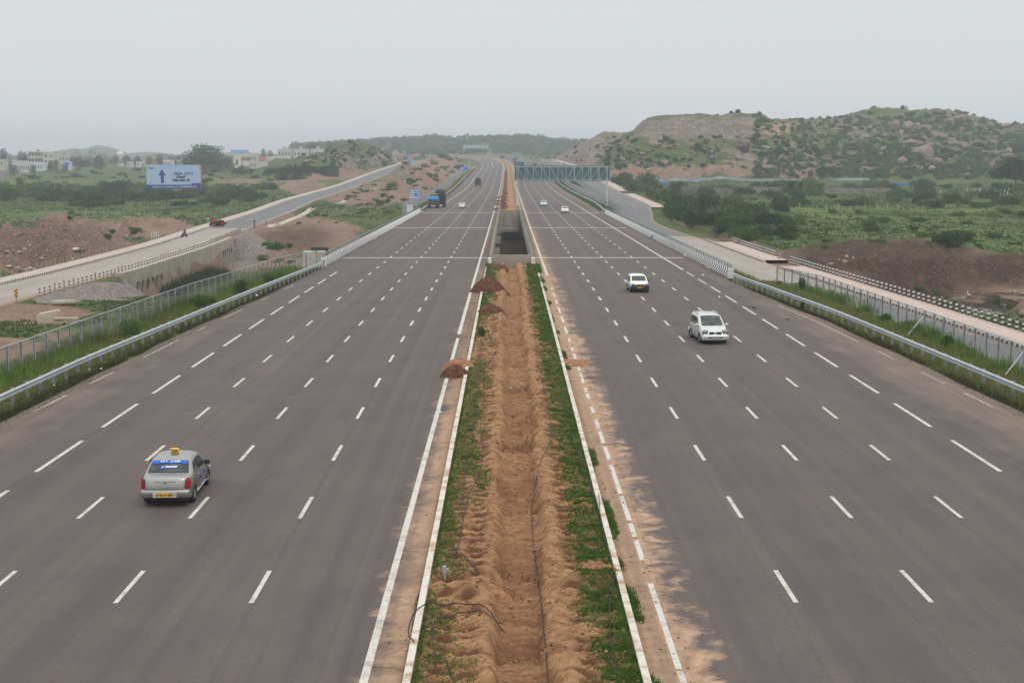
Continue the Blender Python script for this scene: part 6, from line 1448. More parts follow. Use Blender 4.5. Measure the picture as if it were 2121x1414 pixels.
mb=MB(); mb.box(-.95,.95,-.07,.07,0,.16); o=mb.build('headboard_band',simple('band_yellow',(.6,.5,.03),.6),bpy.data.objects['lorry'],(0,1.6,3.36)); 
q=onroad(990,388); lorry(q+[0,3.9,0],R(0),'dark canvas topped lorry driving away alone in the second left lane',1.1,Hc=3.05,bodyc=(.05,.05,.045))
for u,D,rz,cab,lab in ((6.2,1235,R(194),(.25,.12,.09),'brown lorry leading the far bend, nearest the gantry leg'),(8.6,1140,R(186),(.22,.11,.08),'dusty brown lorry in the middle of the far group'),(19.2,1010,R(181),(.30,.08,.07),'reddish tipper lorry at the right of the far group')):
    lorry(hp(dY(D),u),rz,lab,0 if D>1150 else .4,None,L=7,front=True,cabc=cab,bodyc=(.15,.10,.08))
lorry(hp(dY(1185),12.5),R(188),'blue and white lorry with turquoise load behind the brown lorries on the far bend',1.2,(.05,.40,.40),L=8,cabc=(.10,.26,.42),bodyc=(.1,.2,.3))
# red tractor on the left service road
def tractor(q,rz,label,name='tractor'):
    r_=empty(name,q,rz); tag(r_,label,'tractor'); mr_=simple('tractor_red',(.36,.035,.025),.5,var=.2)
    bevbox(r_,'bonnet',mr_,-.30,.30,.1,1.6,.85,1.35,.08); bevbox(r_,'front_grille',mblkp,-.26,.26,1.58,1.64,.75,1.25,.02); bevbox(r_,'gearbox',mblkp,-.28,.28,-.9,1.2,.5,.88,.05)
    for s in (1,-1):
        bevbox(r_,'mudguard',mr_,s*.78-.20,s*.78+.20,-1.25,-.15,1.30,1.42,.05); bevbox(r_,'mudguard_side',mr_,s*.56-.03,s*.56+.03,-1.2,-.2,.8,1.38,.02)
        wheel(r_,s*.80,-.7,.68,.36,mr_); wheel(r_,s*.68,1.2,.38,.2,mr_)
    bevbox(r_,'seat',mblkp,-.22,.22,-.85,-.45,1.05,1.18,.04); mb=MB(); mb.bar((0,.1,1.3),(0,-.15,1.55),.05); mb.cyl(0,-.15,1.54,1.57,.2,12); mb.build('steering_wheel',mblkp,r_); mb=MB(); mb.cyl(.0,1.1,1.3,1.85,.035,8); mb.build('exhaust_pipe',mblkp,r_)
    bevbox(r_,'loader_box',mblkp,-.8,.8,-2.0,-1.35,.35,.75,.05)
    return r_
mskin=simple('skin_brown',(.16,.085,.055),.7)
def person(q,rz,label,pose='stand',shirt=(.5,.5,.5),trouser=(.05,.05,.07),sc=1.):
    S={'stand':dict(hip=(0,0,.92),ch=(0,.02,1.32),nk=(0,.02,1.48),hd=(0,.04,1.62),le=(-.24,.0,1.12),re=(.24,0,1.12),lh=(-.26,.08,.86),rh=(.26,.06,.86),lk=(-.10,.05,.5),rk=(.10,-.02,.5),lf=(-.11,.02,.06),rf=(.11,-.06,.06)),
       'walk':dict(hip=(0,0,.92),ch=(0,.05,1.32),nk=(0,.07,1.48),hd=(0,.1,1.62),le=(-.24,-.08,1.12),re=(.24,.12,1.12),lh=(-.25,-.02,.88),rh=(.24,.28,.96),lk=(-.10,.16,.5),rk=(.10,.0,.48),lf=(-.10,.28,.06),rf=(.10,-.30,.10)),
       'sit':dict(hip=(0,0,.0),ch=(0,.08,.40),nk=(0,.12,.56),hd=(0,.15,.70),le=(-.26,.2,.25),re=(.26,.2,.25),lh=(-.2,.45,.28),rh=(.2,.45,.28),lk=(-.2,.42,-.02),rk=(.2,.42,-.02),lf=(-.2,.38,-.45),rf=(.2,.38,-.45))}[pose]
    r_=empty('person',q,rz,sc); tag(r_,label,'person')
    def skin(name,pts,edges,rad,mat,root_i=0):
        me=bpy.data.meshes.new(name); me.from_pydata(pts,edges,[]); o=bpy.data.objects.new('t',me); COL.objects.link(o); md=o.modifiers.new('s','SKIN'); sv=me.skin_vertices[0].data
        for i,r__ in enumerate(rad): sv[i].radius=(r__,r__)
        sv[root_i].use_root=True; o.modifiers.new('u','SUBSURF').levels=1
        m2=bpy.data.meshes.new_from_object(o.evaluated_get(bpy.context.evaluated_depsgraph_get())); bpy.data.objects.remove(o); m2.materials.clear(); m2.materials.append(mat); m2.name=name
        for p in m2.polygons:p.use_smooth=True
        return obj(name,m2,r_)
    k=list(S); pts=[S['hip'],S['ch'],S['nk'],S['hd'],(S['hd'][0],S['hd'][1]+.005,S['hd'][2]+.10),(-.17,S['ch'][1],S['ch'][2]+.08),(.17,S['ch'][1],S['ch'][2]+.08),S['le'],S['re'],S['lh'],S['rh'],(S['lh'][0],S['lh'][1]+.04,S['lh'][2]-.09),(S['rh'][0],S['rh'][1]+.04,S['rh'][2]-.09),
       (-.10,0,S['hip'][2]-.05),(.10,0,S['hip'][2]-.05),S['lk'],S['rk'],S['lf'],S['rf'],(S['lf'][0],S['lf'][1]+.16,S['lf'][2]-.02),(S['rf'][0],S['rf'][1]+.16,S['rf'][2]-.02)]
    skin('body',pts,[(0,1),(1,2),(2,3),(3,4),(1,5),(1,6),(5,7),(6,8),(7,9),(8,10),(9,11),(10,12),(0,13),(0,14),(13,15),(14,16),(15,17),(16,18),(17,19),(18,20)],[.13,.15,.055,.09,.08,.07,.07,.042,.042,.03,.03,.025,.025,.085,.085,.06,.06,.04,.04,.03,.03],mskin)
    skin('shirt',[S['hip'],S['ch'],(S['ch'][0],S['ch'][1],S['ch'][2]+.13),(-.18,S['ch'][1],S['ch'][2]+.08),(.18,S['ch'][1],S['ch'][2]+.08),tuple(np.array(S['le'])*.9+np.array((-.17,0,S['ch'][2]))*.1),tuple(np.array(S['re'])*.9+np.array((.17,0,S['ch'][2]))*.1)],[(0,1),(1,2),(1,3),(1,4),(3,5),(4,6)],[.155,.175,.08,.085,.085,.06,.06],simple('shirt_%d_%d'%(int(shirt[0]*99),int(shirt[2]*99)),shirt,.8))
    skin('trousers',[(0,0,S['hip'][2]),(-.10,0,S['hip'][2]-.06),(.10,0,S['hip'][2]-.06),S['lk'],S['rk'],tuple(np.array(S['lf'])+[0,0,.07]),tuple(np.array(S['rf'])+[0,0,.07])],[(0,1),(0,2),(1,3),(2,4),(3,5),(4,6)],[.14,.105,.105,.08,.08,.065,.065],simple('trouser_%d'%int(trouser[0]*99),trouser,.8))
    skin('hair',[(S['hd'][0],S['hd'][1]-.03,S['hd'][2]+.05),(S['hd'][0],S['hd'][1]-.01,S['hd'][2]+.12)],[(0,1)],[.095,.085],simple('black_hair',(.012,.011,.010),.6))
    return r_
def on_lsr(px,py,d0=150):
    lo,hi=100,900
    for _ in range(40):
        m=(lo+hi)/2
        if proj(*lp(m,0))[1]>py: lo=m
        else: hi=m
    D=proj(*lp(lo,0))[2]; return lp(lo,(px-CX+8.5)*D/FPX-float(lsx(lo))+0)
q=on_lsr(450,469); tr=tractor(q,R(140),'red tractor with a driver at the left road kerb where causeway meets asphalt')
person(q+np.array([.3,-.2,1.2]),R(140),'person in a white shirt sitting on the red tractor','sit',(.55,.55,.52))
person(q+np.array([-.9,-.1,1.45]),R(140),'person in a dark shirt riding on the tractor mudguard','sit',(.10,.08,.10))
q=on_lsr(431,467); person(q+[0,0,.2],R(60),'person in pale clothes walking on the left footpath behind the tractor','walk',(.55,.50,.48),(.4,.36,.34))
# motorcycle
q=on_lsr(382,491); mt_=empty('motorcycle',q,R(155)); tag(mt_,'small dark motorcycle with a rider at the left causeway kerb','motorcycle')
for y in (.62,-.62): wheel(mt_,.0001,y,.30,.10,mblkp)
bevbox(mt_,'fuel_tank',simple('tank_dark',(.03,.03,.05),.3,.6),-.13,.13,-.02,.38,.68,.88,.05); bevbox(mt_,'seat',mblkp,-.13,.13,-.65,-.02,.72,.80,.03); bevbox(mt_,'engine',mblkp,-.12,.12,-.2,.25,.28,.62,.04)
mb=MB(); mb.bar((0,.62,.3),(0,.42,.98),.06); mb.bar((-.32,.36,1.02),(.32,.36,1.02),.035); mb.build('handlebar',mblkp,mt_)
person(q+np.array([.12,.2,.86]),R(155),'rider in dark clothes on the small motorcycle','sit',(.05,.06,.07))
for px,c,lab in ((1167,(.25,.26,.28),'person in grey walking on the far right footpath'),(1170.3,(.5,.05,.06),'person in red walking on the far right footpath beside the one in grey')):
    Y=840; D=proj(*rp(Y,6))[2]; q=rp(Y,(px-CX+8.5)*D/FPX-float(rsx(Y)),.15); person(q,R(20),lab,'walk',c)
# red trailer at the left frame edge
q=on_lsr(2,621)+np.array([-2.0,-.4,0]); r_=empty('trailer',q,R(4)); tag(r_,'rusty red farm trailer cut off by the left edge of the picture','trailer')
mrd=simple('trailer_red',(.30,.04,.03),.7,var=.3,scale=4); mb=MB(); mb.box(-1.1,1.1,-1.9,1.9,.9,1.0)
for s in (1,-1): mb.box(s*1.08-.03,s*1.08+.03,-1.9,1.9,1.0,1.6)
mb.box(-1.1,1.1,-1.9,-1.84,1.0,1.6); mb.box(-1.1,1.1,1.84,1.9,1.0,1.6); mb.build('tray',mrd,r_)
for s in (1,-1): wheel(r_,s*.95,-.2,.42,.26,mrd)
for k in range(6): mb=MB(); mb.box(1.11,1.15,-1.7+k*.66,-1.62+k*.66,.9,1.6); mb.build('tray_rib',mrd,r_)
# ------------------------------------------------------------------ animals
def quad(q,rz,label,sc=1.):
    me=bpy.data.meshes.new('buffalo'); pts=[(0,-.85,1.15),(0,-.3,1.12),(0,.45,1.15),(0,.85,1.15),(0,1.15,1.05),(0,1.45,.85),(-.25,-.8,.75),(.25,-.8,.75),(-.25,-.92,.38),(.25,-.92,.38),(-.25,-.84,.04),(.25,-.84,.04),(-.22,.55,.7),(.22,.55,.7),(-.22,.60,.36),(.22,.60,.36),(-.22,.56,.04),(.22,.56,.04),(0,-1.0,.9),(0,-1.05,.5),(-.22,1.02,1.22),(.22,1.02,1.22)]
    ed=[(0,1),(1,2),(2,3),(3,4),(4,5),(0,6),(0,7),(6,8),(7,9),(8,10),(9,11),(2,12),(2,13),(12,14),(13,15),(14,16),(15,17),(0,18),(18,19),(4,20),(4,21)]
    rad=[.30,.40,.42,.25,.17,.11,.16,.16,.08,.08,.06,.06,.13,.13,.08,.08,.06,.06,.04,.03,.04,.04]
    me.from_pydata(pts,ed,[]); o=bpy.data.objects.new('t',me); COL.objects.link(o); o.modifiers.new('s','SKIN')
    for i,r__ in enumerate(rad): me.skin_vertices[0].data[i].radius=(r__,r__)
    me.skin_vertices[0].data[0].use_root=True; o.modifiers.new('u','SUBSURF').levels=1
    m2=bpy.data.meshes.new_from_object(o.evaluated_get(bpy.context.evaluated_depsgraph_get())); bpy.data.objects.remove(o); m2.materials.clear(); m2.materials.append(simple('buffalo_hide',(.025,.022,.022),.8)); m2.name='buffalo'; return m2
bq=quad(None,0,'')
for px,py in ((116,370),(129,370),(136,369.5),(142,369.3),(155,369),(160,369),(169,368.5),(176,368),(262,368),(296,368)):
    h=hit(px,py+1,300); 
    if h: o=obj('buffalo',bq,None,h[0],rs_.choice([R(80),R(95),R(-85)]),1.0); tag(o,'black water buffalo grazing in a loose row on the far left field','buffalo','buffaloes on the far left field')
def bird(q,rz,label,mat,sc,legs,neck,cat='bird'):
    me=bpy.data.meshes.new('bird'); pts=[(0,-.28,.0+legs),(0,0,.02+legs),(0,.16,.06+legs),(0,.20,.06+legs+neck),(0,.30,.05+legs+neck),(0,-.42,-.03+legs)]
    rad=[.05,.09,.06,.04,.012,.02]; me.from_pydata(pts,[(0,1),(1,2),(2,3),(3,4),(0,5)],[]); o=bpy.data.objects.new('t',me); COL.objects.link(o); o.modifiers.new('s','SKIN')
    for i,r__ in enumerate(rad): me.skin_vertices[0].data[i].radius=(r__,r__)
    me.skin_vertices[0].data[1].use_root=True; o.modifiers.new('u','SUBSURF').levels=1
    m2=bpy.data.meshes.new_from_object(o.evaluated_get(bpy.context.evaluated_depsgraph_get())); bpy.data.objects.remove(o); m2.materials.clear(); m2.materials.append(mat)
    r_=empty('bird',q,rz,sc); tag(r_,label,cat); obj('body',m2,r_)
    for s in (1,-1): mb=MB(); mb.bar((s*.04,0,legs),(s*.04,.02,0),.015); mb.build('leg',mblkp,r_)
mcrow=simple('crow_black',(.02,.02,.022),.5); mew=simple('egret_white',(.78,.78,.76),.7)
bird(onroad(1560.5,640),R(60),'black crow standing on the right carriageway nearer the lane dashes',mcrow,.55,.16,.08); bird(onroad(1632,664),R(-110),'black crow on the right carriageway close to the edge line',mcrow,.55,.14,.03)
for px,py,lab in ((2006,614,'white egret standing upright in the shallow pond'),(1911,613,'white egret bent low at the left end of the pond')):
    q=G(px,py,-6.0); bird(q,R(20 if px>2000 else 90),lab,mew,1.0,.25,.38 if px>2000 else .06)
# ------------------------------------------------------------------ median details
mpile=simple('red_brown_soil',(.12,.055,.034),.95,.1,var=.5,scale=7,bmp=.6,world=True); mpile2=simple('tan_soil_heap',(.30,.155,.085),.95,.1,var=.3,scale=5,bmp=.6,world=True)
def pile(q,rx,ry,h,label,seed,mat=mpile,grp=None):
    n1=34; xs=np.linspace(-1.25,1.25,n1); X,Y=np.meshgrid(xs,xs); r_=np.sqrt(X**2+Y**2)+fbm(X*1.6+seed,Y*1.6,101+seed)*.25
    Z=h*(1-np.exp(-np.clip(1-r_,0,1)*1.9))*1.12*(1+.28*fbm(X*5,Y*5,102+seed))+fbm(X*9,Y*9,103)*.10*h*(r_<1.05)-.06*(r_>1)-.3*(r_>1.12)
    o=obj('soil_pile',grid_mesh('soil_pile',X*rx,Y*ry,Z,mat,{}),None,q); tag(o,label,'soil pile',grp)
pile(onroad(1012,606)+[0,.4,.02],1.55,1.3,1.3,'tall dark red soil pile spilling over the left kerb, nearest the concrete slot',1)
pile(onroad(1016,651)+[0,.3,.06],1.0,.9,.68,'smaller dark red soil pile just before the median sapling',2); pile(onroad(1033,559)+[0,.3,.06],1.05,1.3,.65,'low red soil pile right below the concrete end wall of the slot',3)
pile(onroad(944,781)+[0,.3,.0],0.85,.75,.62,'dark red soil pile lying across the solid white line left of the median',4); pile(onroad(953,765)+[0,1.0,.0],.85,1.0,.5,'tan sandy heap just behind the dark pile on the white line',5,mpile2)
pile(G(1188,752,0)+[0,0,-.05],1.0,1.4,.26,'low sandy heap on the asphalt right of the median',6,mpile2); pile(G(928,1232,0)+[.6,0,.05],.95,.5,.34,'loose sand thrown up beside the water valve',7,mpile2); pile(G(1240,1190,0)+[-.1,0,.05],.75,.4,.36,'sandy mound at the right end of the cross trench',8,mpile2)
for i,Y in enumerate(np.arange(352,900,13.)):
    u=-1.2+.4*math.sin(i*2.3); pile(hp(Y,u,.02),.95,1.1,.55+.3*math.sin(i*1.7)**2,'red brown soil pile in the regular row along the far median',20+i,mpile,'soil piles along the far median')
for i,Y in enumerate((350,391,420,464)): pile(hp(Y,-2.7,.0),1.2,1.6,.6,'red soil pile spilling onto the kerb beside the far left fast lane',90+i,mpile,'soil piles on the far kerb')
# irrigation hoses: pixel polylines on the median surface
mhose=simple('black_hose',(.022,.022,.025),.5)
def hose(pts,label,r_=.015,lift=.06,smoothn=4,zz=None):
    q=[G(x,y,.05) for x,y in pts]; q=np.array(q); t=np.arange(len(q)); tt=np.linspace(0,len(q)-1,(len(q)-1)*smoothn*3+1)
    def cr(v): 
        vp=np.r_[2*v[0]-v[1],v,2*v[-1]-v[-2]]; i=np.minimum(tt.astype(int),len(v)-2); f=tt-i; p0,p1,p2,p3=vp[i],vp[i+1],vp[i+2],vp[i+3]
        return .5*((2*p1)+(-p0+p2)*f+(2*p0-5*p1+4*p2-p3)*f*f+(-p0+3*p1-3*p2+p3)*f**3)
    X,Y=cr(q[:,0]),cr(q[:,1]); Z=np.where((X>-2.15)&(X<3.05),med_h(X,Y),.1)+hz(Y)+lift
    Zs=np.convolve(np.pad(Z,4,mode='edge'),np.ones(9)/9,'valid'); Z=np.maximum(Z-.045,Zs)
    if zz is not None: Z=Z+np.interp(tt,t,zz)
    mb=MB(); mb.tube(list(zip(X,Y,Z)),r_,6); o=mb.build('hose',mhose,smooth=True); tag(o,label,'hose')
hose([(1137,1414),(1126,1300),(1118,1215),(1112,1160),(1104,1100),(1102,1035),(1108,1000),(1124,955),(1138,925),(1140,885),(1136,840),(1124,800),(1115,760),(1111,720),(1108,690),(1103,650),(1098,610),(1094,570)],'long black irrigation hose along the right wall of the median trench')
hose([(938,1414),(921,1370)],'short end of black hose in the grass at the bottom left of the median')
hose([(906,1414),(898,1350),(897,1310),(906,1292),(930,1281),(965,1277),(1000,1283),(1020,1287)],'thin black hose looping over the grass at the lower left',.013,.10)
hose([(858,1340),(847,1330),(849,1310),(862,1292),(890,1281),(930,1277),(970,1276),(1010,1281),(1047,1289)],'black hose arching out over the left kerb near the camera',.016,.10,4,[.0,.05,.1,.2,.3,.25,.2,.1,.0])
hose([(936,1180),(940,1165),(948,1140),(955,1110),(962,1070),(970,1035),(982,1010),(993,985),(998,960),(1000,930),(996,890),(999,850),(1003,820),(1001,790),(1006,765),(1020,745),(1030,720),(1036,690),(1040,660),(1043,620),(1045,590)],'black hose running up the left bed of the median towards the slot')
hose([(958,1050),(962,1000),(968,960),(976,920),(981,880),(985,840),(990,800),(994,760),(996,730),(998,700)],'second thinner hose beside the left kerb of the median',.012)
hose([(945,1156),(968,1165),(985,1185),(1000,1196),(1023,1201)],'short hose end curling down into the trench by the valve',.013,.06); hose([(940,1182),(965,1184),(995,1198)],'short straight hose beside the valve',.013,.06)
hose([(1276,1414),(1268,1370),(1264,1320),(1262,1270),(1269,1230),(1268,1180),(1252,1120),(1243,1070),(1240,1030)],'black hose through the dense grass on the right side of the median',.013,.12)
hose([(1231,1042),(1222,1012),(1205,975),(1192,930),(1185,905)],'thin hose near the right kerb farther along the median',.012,.12)
q=G(921,1215,-.35); r_=empty('water_valve',q); tag(r_,'grey upright water valve standing in the pit at the left kerb','valve'); mb=MB(); mb.cyl(0,0,-.3,.45,.035,8); mb.build('riser_pipe',mgalv,r_); mb=MB(); mb.cyl(0,0,.42,.62,.06,10); mb.box(-.07,.12,-.03,.03,.5,.55); mb.build('valve_head',mgalv,r_)
# litter and stones on and beside the road
def clod(px,py,w_,mat,label,name='stone',cat='stone',grp=None,z=.02,flat=1.):
    q=G(px,py,z); D=proj(*q)[2]; r_=w_*D/FPX/2; o=obj(name,rs_.choice(RS),None,q+[0,0,r_*.3*flat],rs_.uniform(0,6),(r_,r_*.8,r_*flat)); 
    if mat: o.data=o.data.copy(); o.data.materials[0]=mat
    tag(o,label,cat,grp)
clod(1160,1104,9,None,'pale stone on the right bed of the median'); clod(1080,797,13,None,'brown stone in the median trench',z=-.3); clod(1038,912,17,mwp,'flat white piece of rubble on the left lip of the trench',flat=.5); clod(1300,1300,12,mpile2,'broken brick on the right kerb'); clod(363,680,12,None,'stone in the grass below the left guard rail')
for i in range(46):
    y=rs_.uniform(700,1400); x=4.0+rs_.uniform(-.7,.9); q=np.array([x,float(roadY(y)),0]); p=proj(*q); clod(p[0],p[1],rs_.uniform(2,6)*(y-300)/700,None,'small clod of dirt on the sandy strip right of the median','clod','clod','dirt clods right of the median',.01)
for i in range(22):
    y=rs_.uniform(830,1400); x=-2.75+rs_.uniform(-.3,.4); q=np.array([x,float(roadY(y)),0]); p=proj(*q); clod(p[0],p[1],rs_.uniform(2,5)*(y-300)/700,None,'small clod of dirt between the white line and the left kerb','clod','clod','dirt clods left of the median',.01)
mlit=simple('litter_white',(.68,.68,.68),.7)
for i,(px,py) in enumerate([(185,765),(210,764),(112,798),(267,689),(532,613),(1490,616),(912,855),(1058,804),(1130,978),(1456,571)]): clod(px,py,rs_.uniform(5,9),mlit,'scrap of white litter in the dirt by the roadside','litter','litter','white litter scraps')
# blue sheet and white rag by the right barrier
def heap(px,py,w_,h_,mat,label,name,cat,seed):
    q=onroad(px,py); D=proj(*q)[2]; pile(q,w_*D/FPX/2,w_*D/FPX/2.5,h_*D/FPX,label,seed,mat); o=COL.objects[-1] if False else [x for x in COL.objects if x.name.startswith('soil_pile')][-1]; o.name=name; o.data.name=name; tag(o,label,cat)
mbs=simple('blue_plastic_sheet',(.01,.22,.60),.5,var=.35,scale=3,bmp=.5)
def heap2(px,py,w_,h_,mat,label,name,cat,seed):
    q=onroad(px,py); D=proj(*q)[2]; rx=w_*D/FPX/2; n1=24; xs=np.linspace(-1,1,n1); X,Y=np.meshgrid(xs,xs); r_=np.sqrt(X**2+Y**2)+fbm(X*2+seed,Y*2,110)*.35
    Z=h_*D/FPX*np.clip(1-r_,0,1)**.5*(1+.5*fbm(X*3,Y*3,seed))-.02*(r_>1); o=obj(name,grid_mesh(name,X*rx,Y*rx*.8,Z,mat,{}),None,q); tag(o,label,cat)
heap2(1352,494,12,7,mbs,'crumpled bright blue plastic sheet against the right striped barrier','plastic_sheet','plastic sheet',3); heap2(1361,497,11,4,simple('grey_rubble_bag',(.14,.13,.12),.9,var=.3),'grey bundle of rags beside the blue plastic sheet','rag_bundle','rags',4)
heap2(1421,530,8,5,mlit,'white rag at the foot of the right striped barrier','rag','rag',6)
# bits beyond the left fence
q=G(133,627,-3.2); mb=MB(); n_=14; rr=.32
for (a_,r0,r1) in ((0,.32,.32),):
    vs=[];fs=[]
    for k,x in enumerate((-1.2,1.2)):
        for rad in (.27,.2):
            for i in range(n_): t=2*math.pi*i/n_; vs.append((x,rad*math.cos(t),rad*math.sin(t)))
    for i in range(n_):
        j=(i+1)%n_; fs+=[(i,j,2*n_+j,2*n_+i),(n_+i,3*n_+i,3*n_+j,n_+j),(i,n_+i,n_+j,j),(2*n_+i,2*n_+j,3*n_+j,3*n_+i)]
    mb.add(vs,fs)
o=mb.build('concrete_pipe',mcon,None,(q[0],q[1],float(tz(q[0],q[1]))+.28),R(12)); tag(o,'long grey concrete pipe lying on the dirt beyond the left fence','pipe')
q=G(100,660,-2.9); q[2]=float(tz(q[0],q[1])); mb=MB(); mb.prism([(-.95,-.1),(-1.0,.6),(-.7,.8),(.9,1.1),(1.05,.95),(.5,.5),(.4,-.1)],-.6,.6); o=mb.build('concrete_block',simple('old_pale_concrete',(.46,.41,.33),.9,var=.15,world=True),None,q,R(15)); tag(o,'large broken pale concrete block beyond the left fence','concrete block')
q=G(135,654,-2.9); q[2]=float(tz(q[0],q[1])); mb=MB(); mb.box(-1.2,1.2,-.3,.3,-.05,.22,.15); o=mb.build('concrete_slab',simple('old_pale_concrete',(.46,.41,.33),.9),None,q,0); tag(o,'flat pale slab lying right of the large broken concrete block','concrete slab')
# rusty white tank panel and black drum behind the fence end
q=hp(168,-23.0,-2.6); q=np.array([*P(650,540,176)]); zb=float(tz(q[0],q[1])); mb=MB(); W2=45*176/FPX; mb.box(-W2/2,W2/2,-.0,1.6,-1.5,1.75)
m_,n,b=newmat('rusty_white_panel',.8,.2); v=wcoord(n); lk(n,mixc(n,ramp(n,noise(n,1.4,6,v,.75),[(.5,0),(.68,.8)]),(.55,.51,.46),(.26,.15,.08)),b.inputs['Base Color'])
q0=P(650,545,176); o=mb.build('water_tank',m_,None,(q0[0],q0[1],P(650,521,176)[2]-1.75)); tag(o,'rust streaked whitish steel tank behind the left fence end','tank')
mb=MB(); n_=18; vs=[];fs=[]
for x,rad in ((-1.1,.35),(-1.1,.75),(1.1,.75),(1.1,.35)):
    for i in range(n_): t=2*math.pi*i/n_; vs.append((x,rad*math.cos(t),rad*math.sin(t)))
for k in range(3):
    for i in range(n_): j=(i+1)%n_; fs.append((k*n_+i,k*n_+j,(k+1)*n_+j,(k+1)*n_+i))
mb.add(vs,fs); fs=None; q0=P(665,520,182); o=mb.build('rubber_drum',mblk,None,(q0[0]-.2,q0[1],q0[2]-.2),R(5)); tag(o,'black rubber drum resting behind the rusty white tank','drum'); o.scale=(1,1,.95)
mb=MB(); mb.box(-1.4,1.4,-.6,.6,-4,-.95); o=mb.build('support_block',simple('support_dark',(.05,.045,.04),.9),None,(q0[0]-.2,q0[1],q0[2]-.2)); tag(o,'dark support block under the black rubber drum','block')
# drain chutes by the left service road
mch=simple('pale_drain_concrete',(.52,.46,.38),.9,var=.12,world=True)
def chute(pix,zs,label,wd=.9):
    pts=[Vector(P(*p)) for p in pix]; pts=[Vector((p.x,p.y,float(tz(p.x,p.y))+.05)) for p in pts]
    mb=MB(); mb.sweep([(-wd,-.2),(-wd,.35),(-wd+.15,.35),(-wd*.5,.05),(wd*.5,.05),(wd-.15,.35),(wd,.35),(wd,-.2)],pts); o=mb.build('drain_chute',mch); tag(o,label,'drain')
chute([(649,431,405),(636,438,385),(622,444,368),(608,450,352),(590,457,338),(583,460,330)],0,'long pale concrete drain channel running down beside the left service road',.8)
chute([(578,463,325),(566,465,318),(560,467,312)],0,'broken lower end of the pale drain channel hanging over the gully',.8)
chute([(717,404,480),(705,409,465),(700,412,455)],0,'small pale drain channel farther up the left service road',.8)
chute([(806,370,600),(798,376,585),(792,380,575)],0,'pale drain slab between the bushes near the rock heap',.8)
q=hit(853,432,300)
if q: mb=MB(); mb.cyl(0,0,-1,.8,1.0,14); mb.cyl(0,0,.8,.95,1.1,14); o=mb.build('concrete_well',mcon,None,q[0]); tag(o,'round concrete well ring beside the left barrier end','well')
# ------------------------------------------------------------------ walls and fences in the fields
def wall(pix,h,mat,label,name='boundary_wall',th=.3):
    pts=[]
    for p in pix:
        g=hit(p[0],p[1],200)
        pts.append(Vector(g[0] if g else at(*p)))
    pts2=[]
    for a_,c_2 in zip(pts[:-1],pts[1:]):
        for k in range(6): p=a_.lerp(c_2,k/6); pts2.append(Vector((p.x,p.y,float(tz(p.x,p.y)))))
    pts2.append(pts[-1]); mb=MB(); mb.sweep([(-th/2,-1),(-th/2,h),(th/2,h),(th/2,-1)],pts2); o=mb.build(name,mat); tag(o,label,'wall'); return o
mgw=simple('grey_block_wall',(.22,.20,.18),.95,var=.3,scale=.8,world=True); mpw=simple('pale_sheet_fence',(.36,.41,.41),.7,var=.2,scale=.3,world=True)
wall([(1325,383,470),(1352,387,455),(1420,397,410),(1530,402,400),(1620,400,420)],1.9,mgw,'grey block wall half hidden by scrub right of the far footpath'); wall([(1560,396,440),(1700,398,440),(1845,399,440)],1.6,mgw,'grey block wall with a reddish patch in the right scrub belt')
wall([(1348,374,640),(1450,374,640),(1560,376,640),(1668,377,640)],1.2,mpw,'pale corrugated sheet fence in front of the tan earthworks'); wall([(1690,372,650),(1800,374,650)],1.1,mpw,'right hand length of pale sheet fence below the green slope')
mbf=simple('blue_sheet_fence',(.05,.24,.52),.6,var=.2,scale=.5,world=True); wall([(1781,386,560),(1850,384,570),(1895,385,570)],1.1,mbf,'low bright blue sheet fence in the right scrub'); wall([(1346,381,600),(1385,381,600)],.9,mbf,'short blue sheeting by the far block wall')
wall([(232,341,1180),(320,341,1180),(380,339,1180)],3.2,simple('white_compound_wall',(.62,.62,.60),.8,world=True),'long white compound wall on the far left plain')
mfp2=simple('old_field_post',(.36,.33,.28),.9)
def fpost(px,py,h,label,grp,z=None,mat=mfp2,d0=120):
    g=hit(px,py,d0)
    if g is None:return
    mb=MB(); mb.box(-.09,.09,-.09,.09,-.3,h); o=mb.build('field_post',mat,None,g[0]); tag(o,label,'post',grp)
for px,py in ((1711,432),(1737,434),(1792,435),(1816,433),(1838,432),(1860,437),(1656,433),(1633,430)): fpost(px,py,1.5,'weathered stone post in the line across the right pasture','posts across the right pasture')
for px in (1880,1898,1948,2018,2029,2046,2052,2065,2073,2081,2087): fpost(px,404+rs_.uniform(-2,2),1.7,'small white boundary stone on the pasture near the umbrella tree','white boundary stones',mat=mlit)
for px in (2003,2031,2045,2060,2075,2090): fpost(px,396,1.1,'tiny white boundary stone in the farther row at right','farther white stones',mat=mlit)
q=at(1860,442,380); mb=MB(); rg=random.Random(9); mb.bar((0,0,-.3),(.1,0,3.2),.3,.14,6); mb.bar((.05,0,1.6),(.5,.1,2.4),.1,.05); mb.bar((.05,0,2.2),(-.4,0,2.9),.08,.04); o=mb.build('dead_stump',simple('dead_bark',(.045,.038,.033),.9),None,q); tag(o,'tall dead stump with a bird like tip in the right pasture','dead tree')
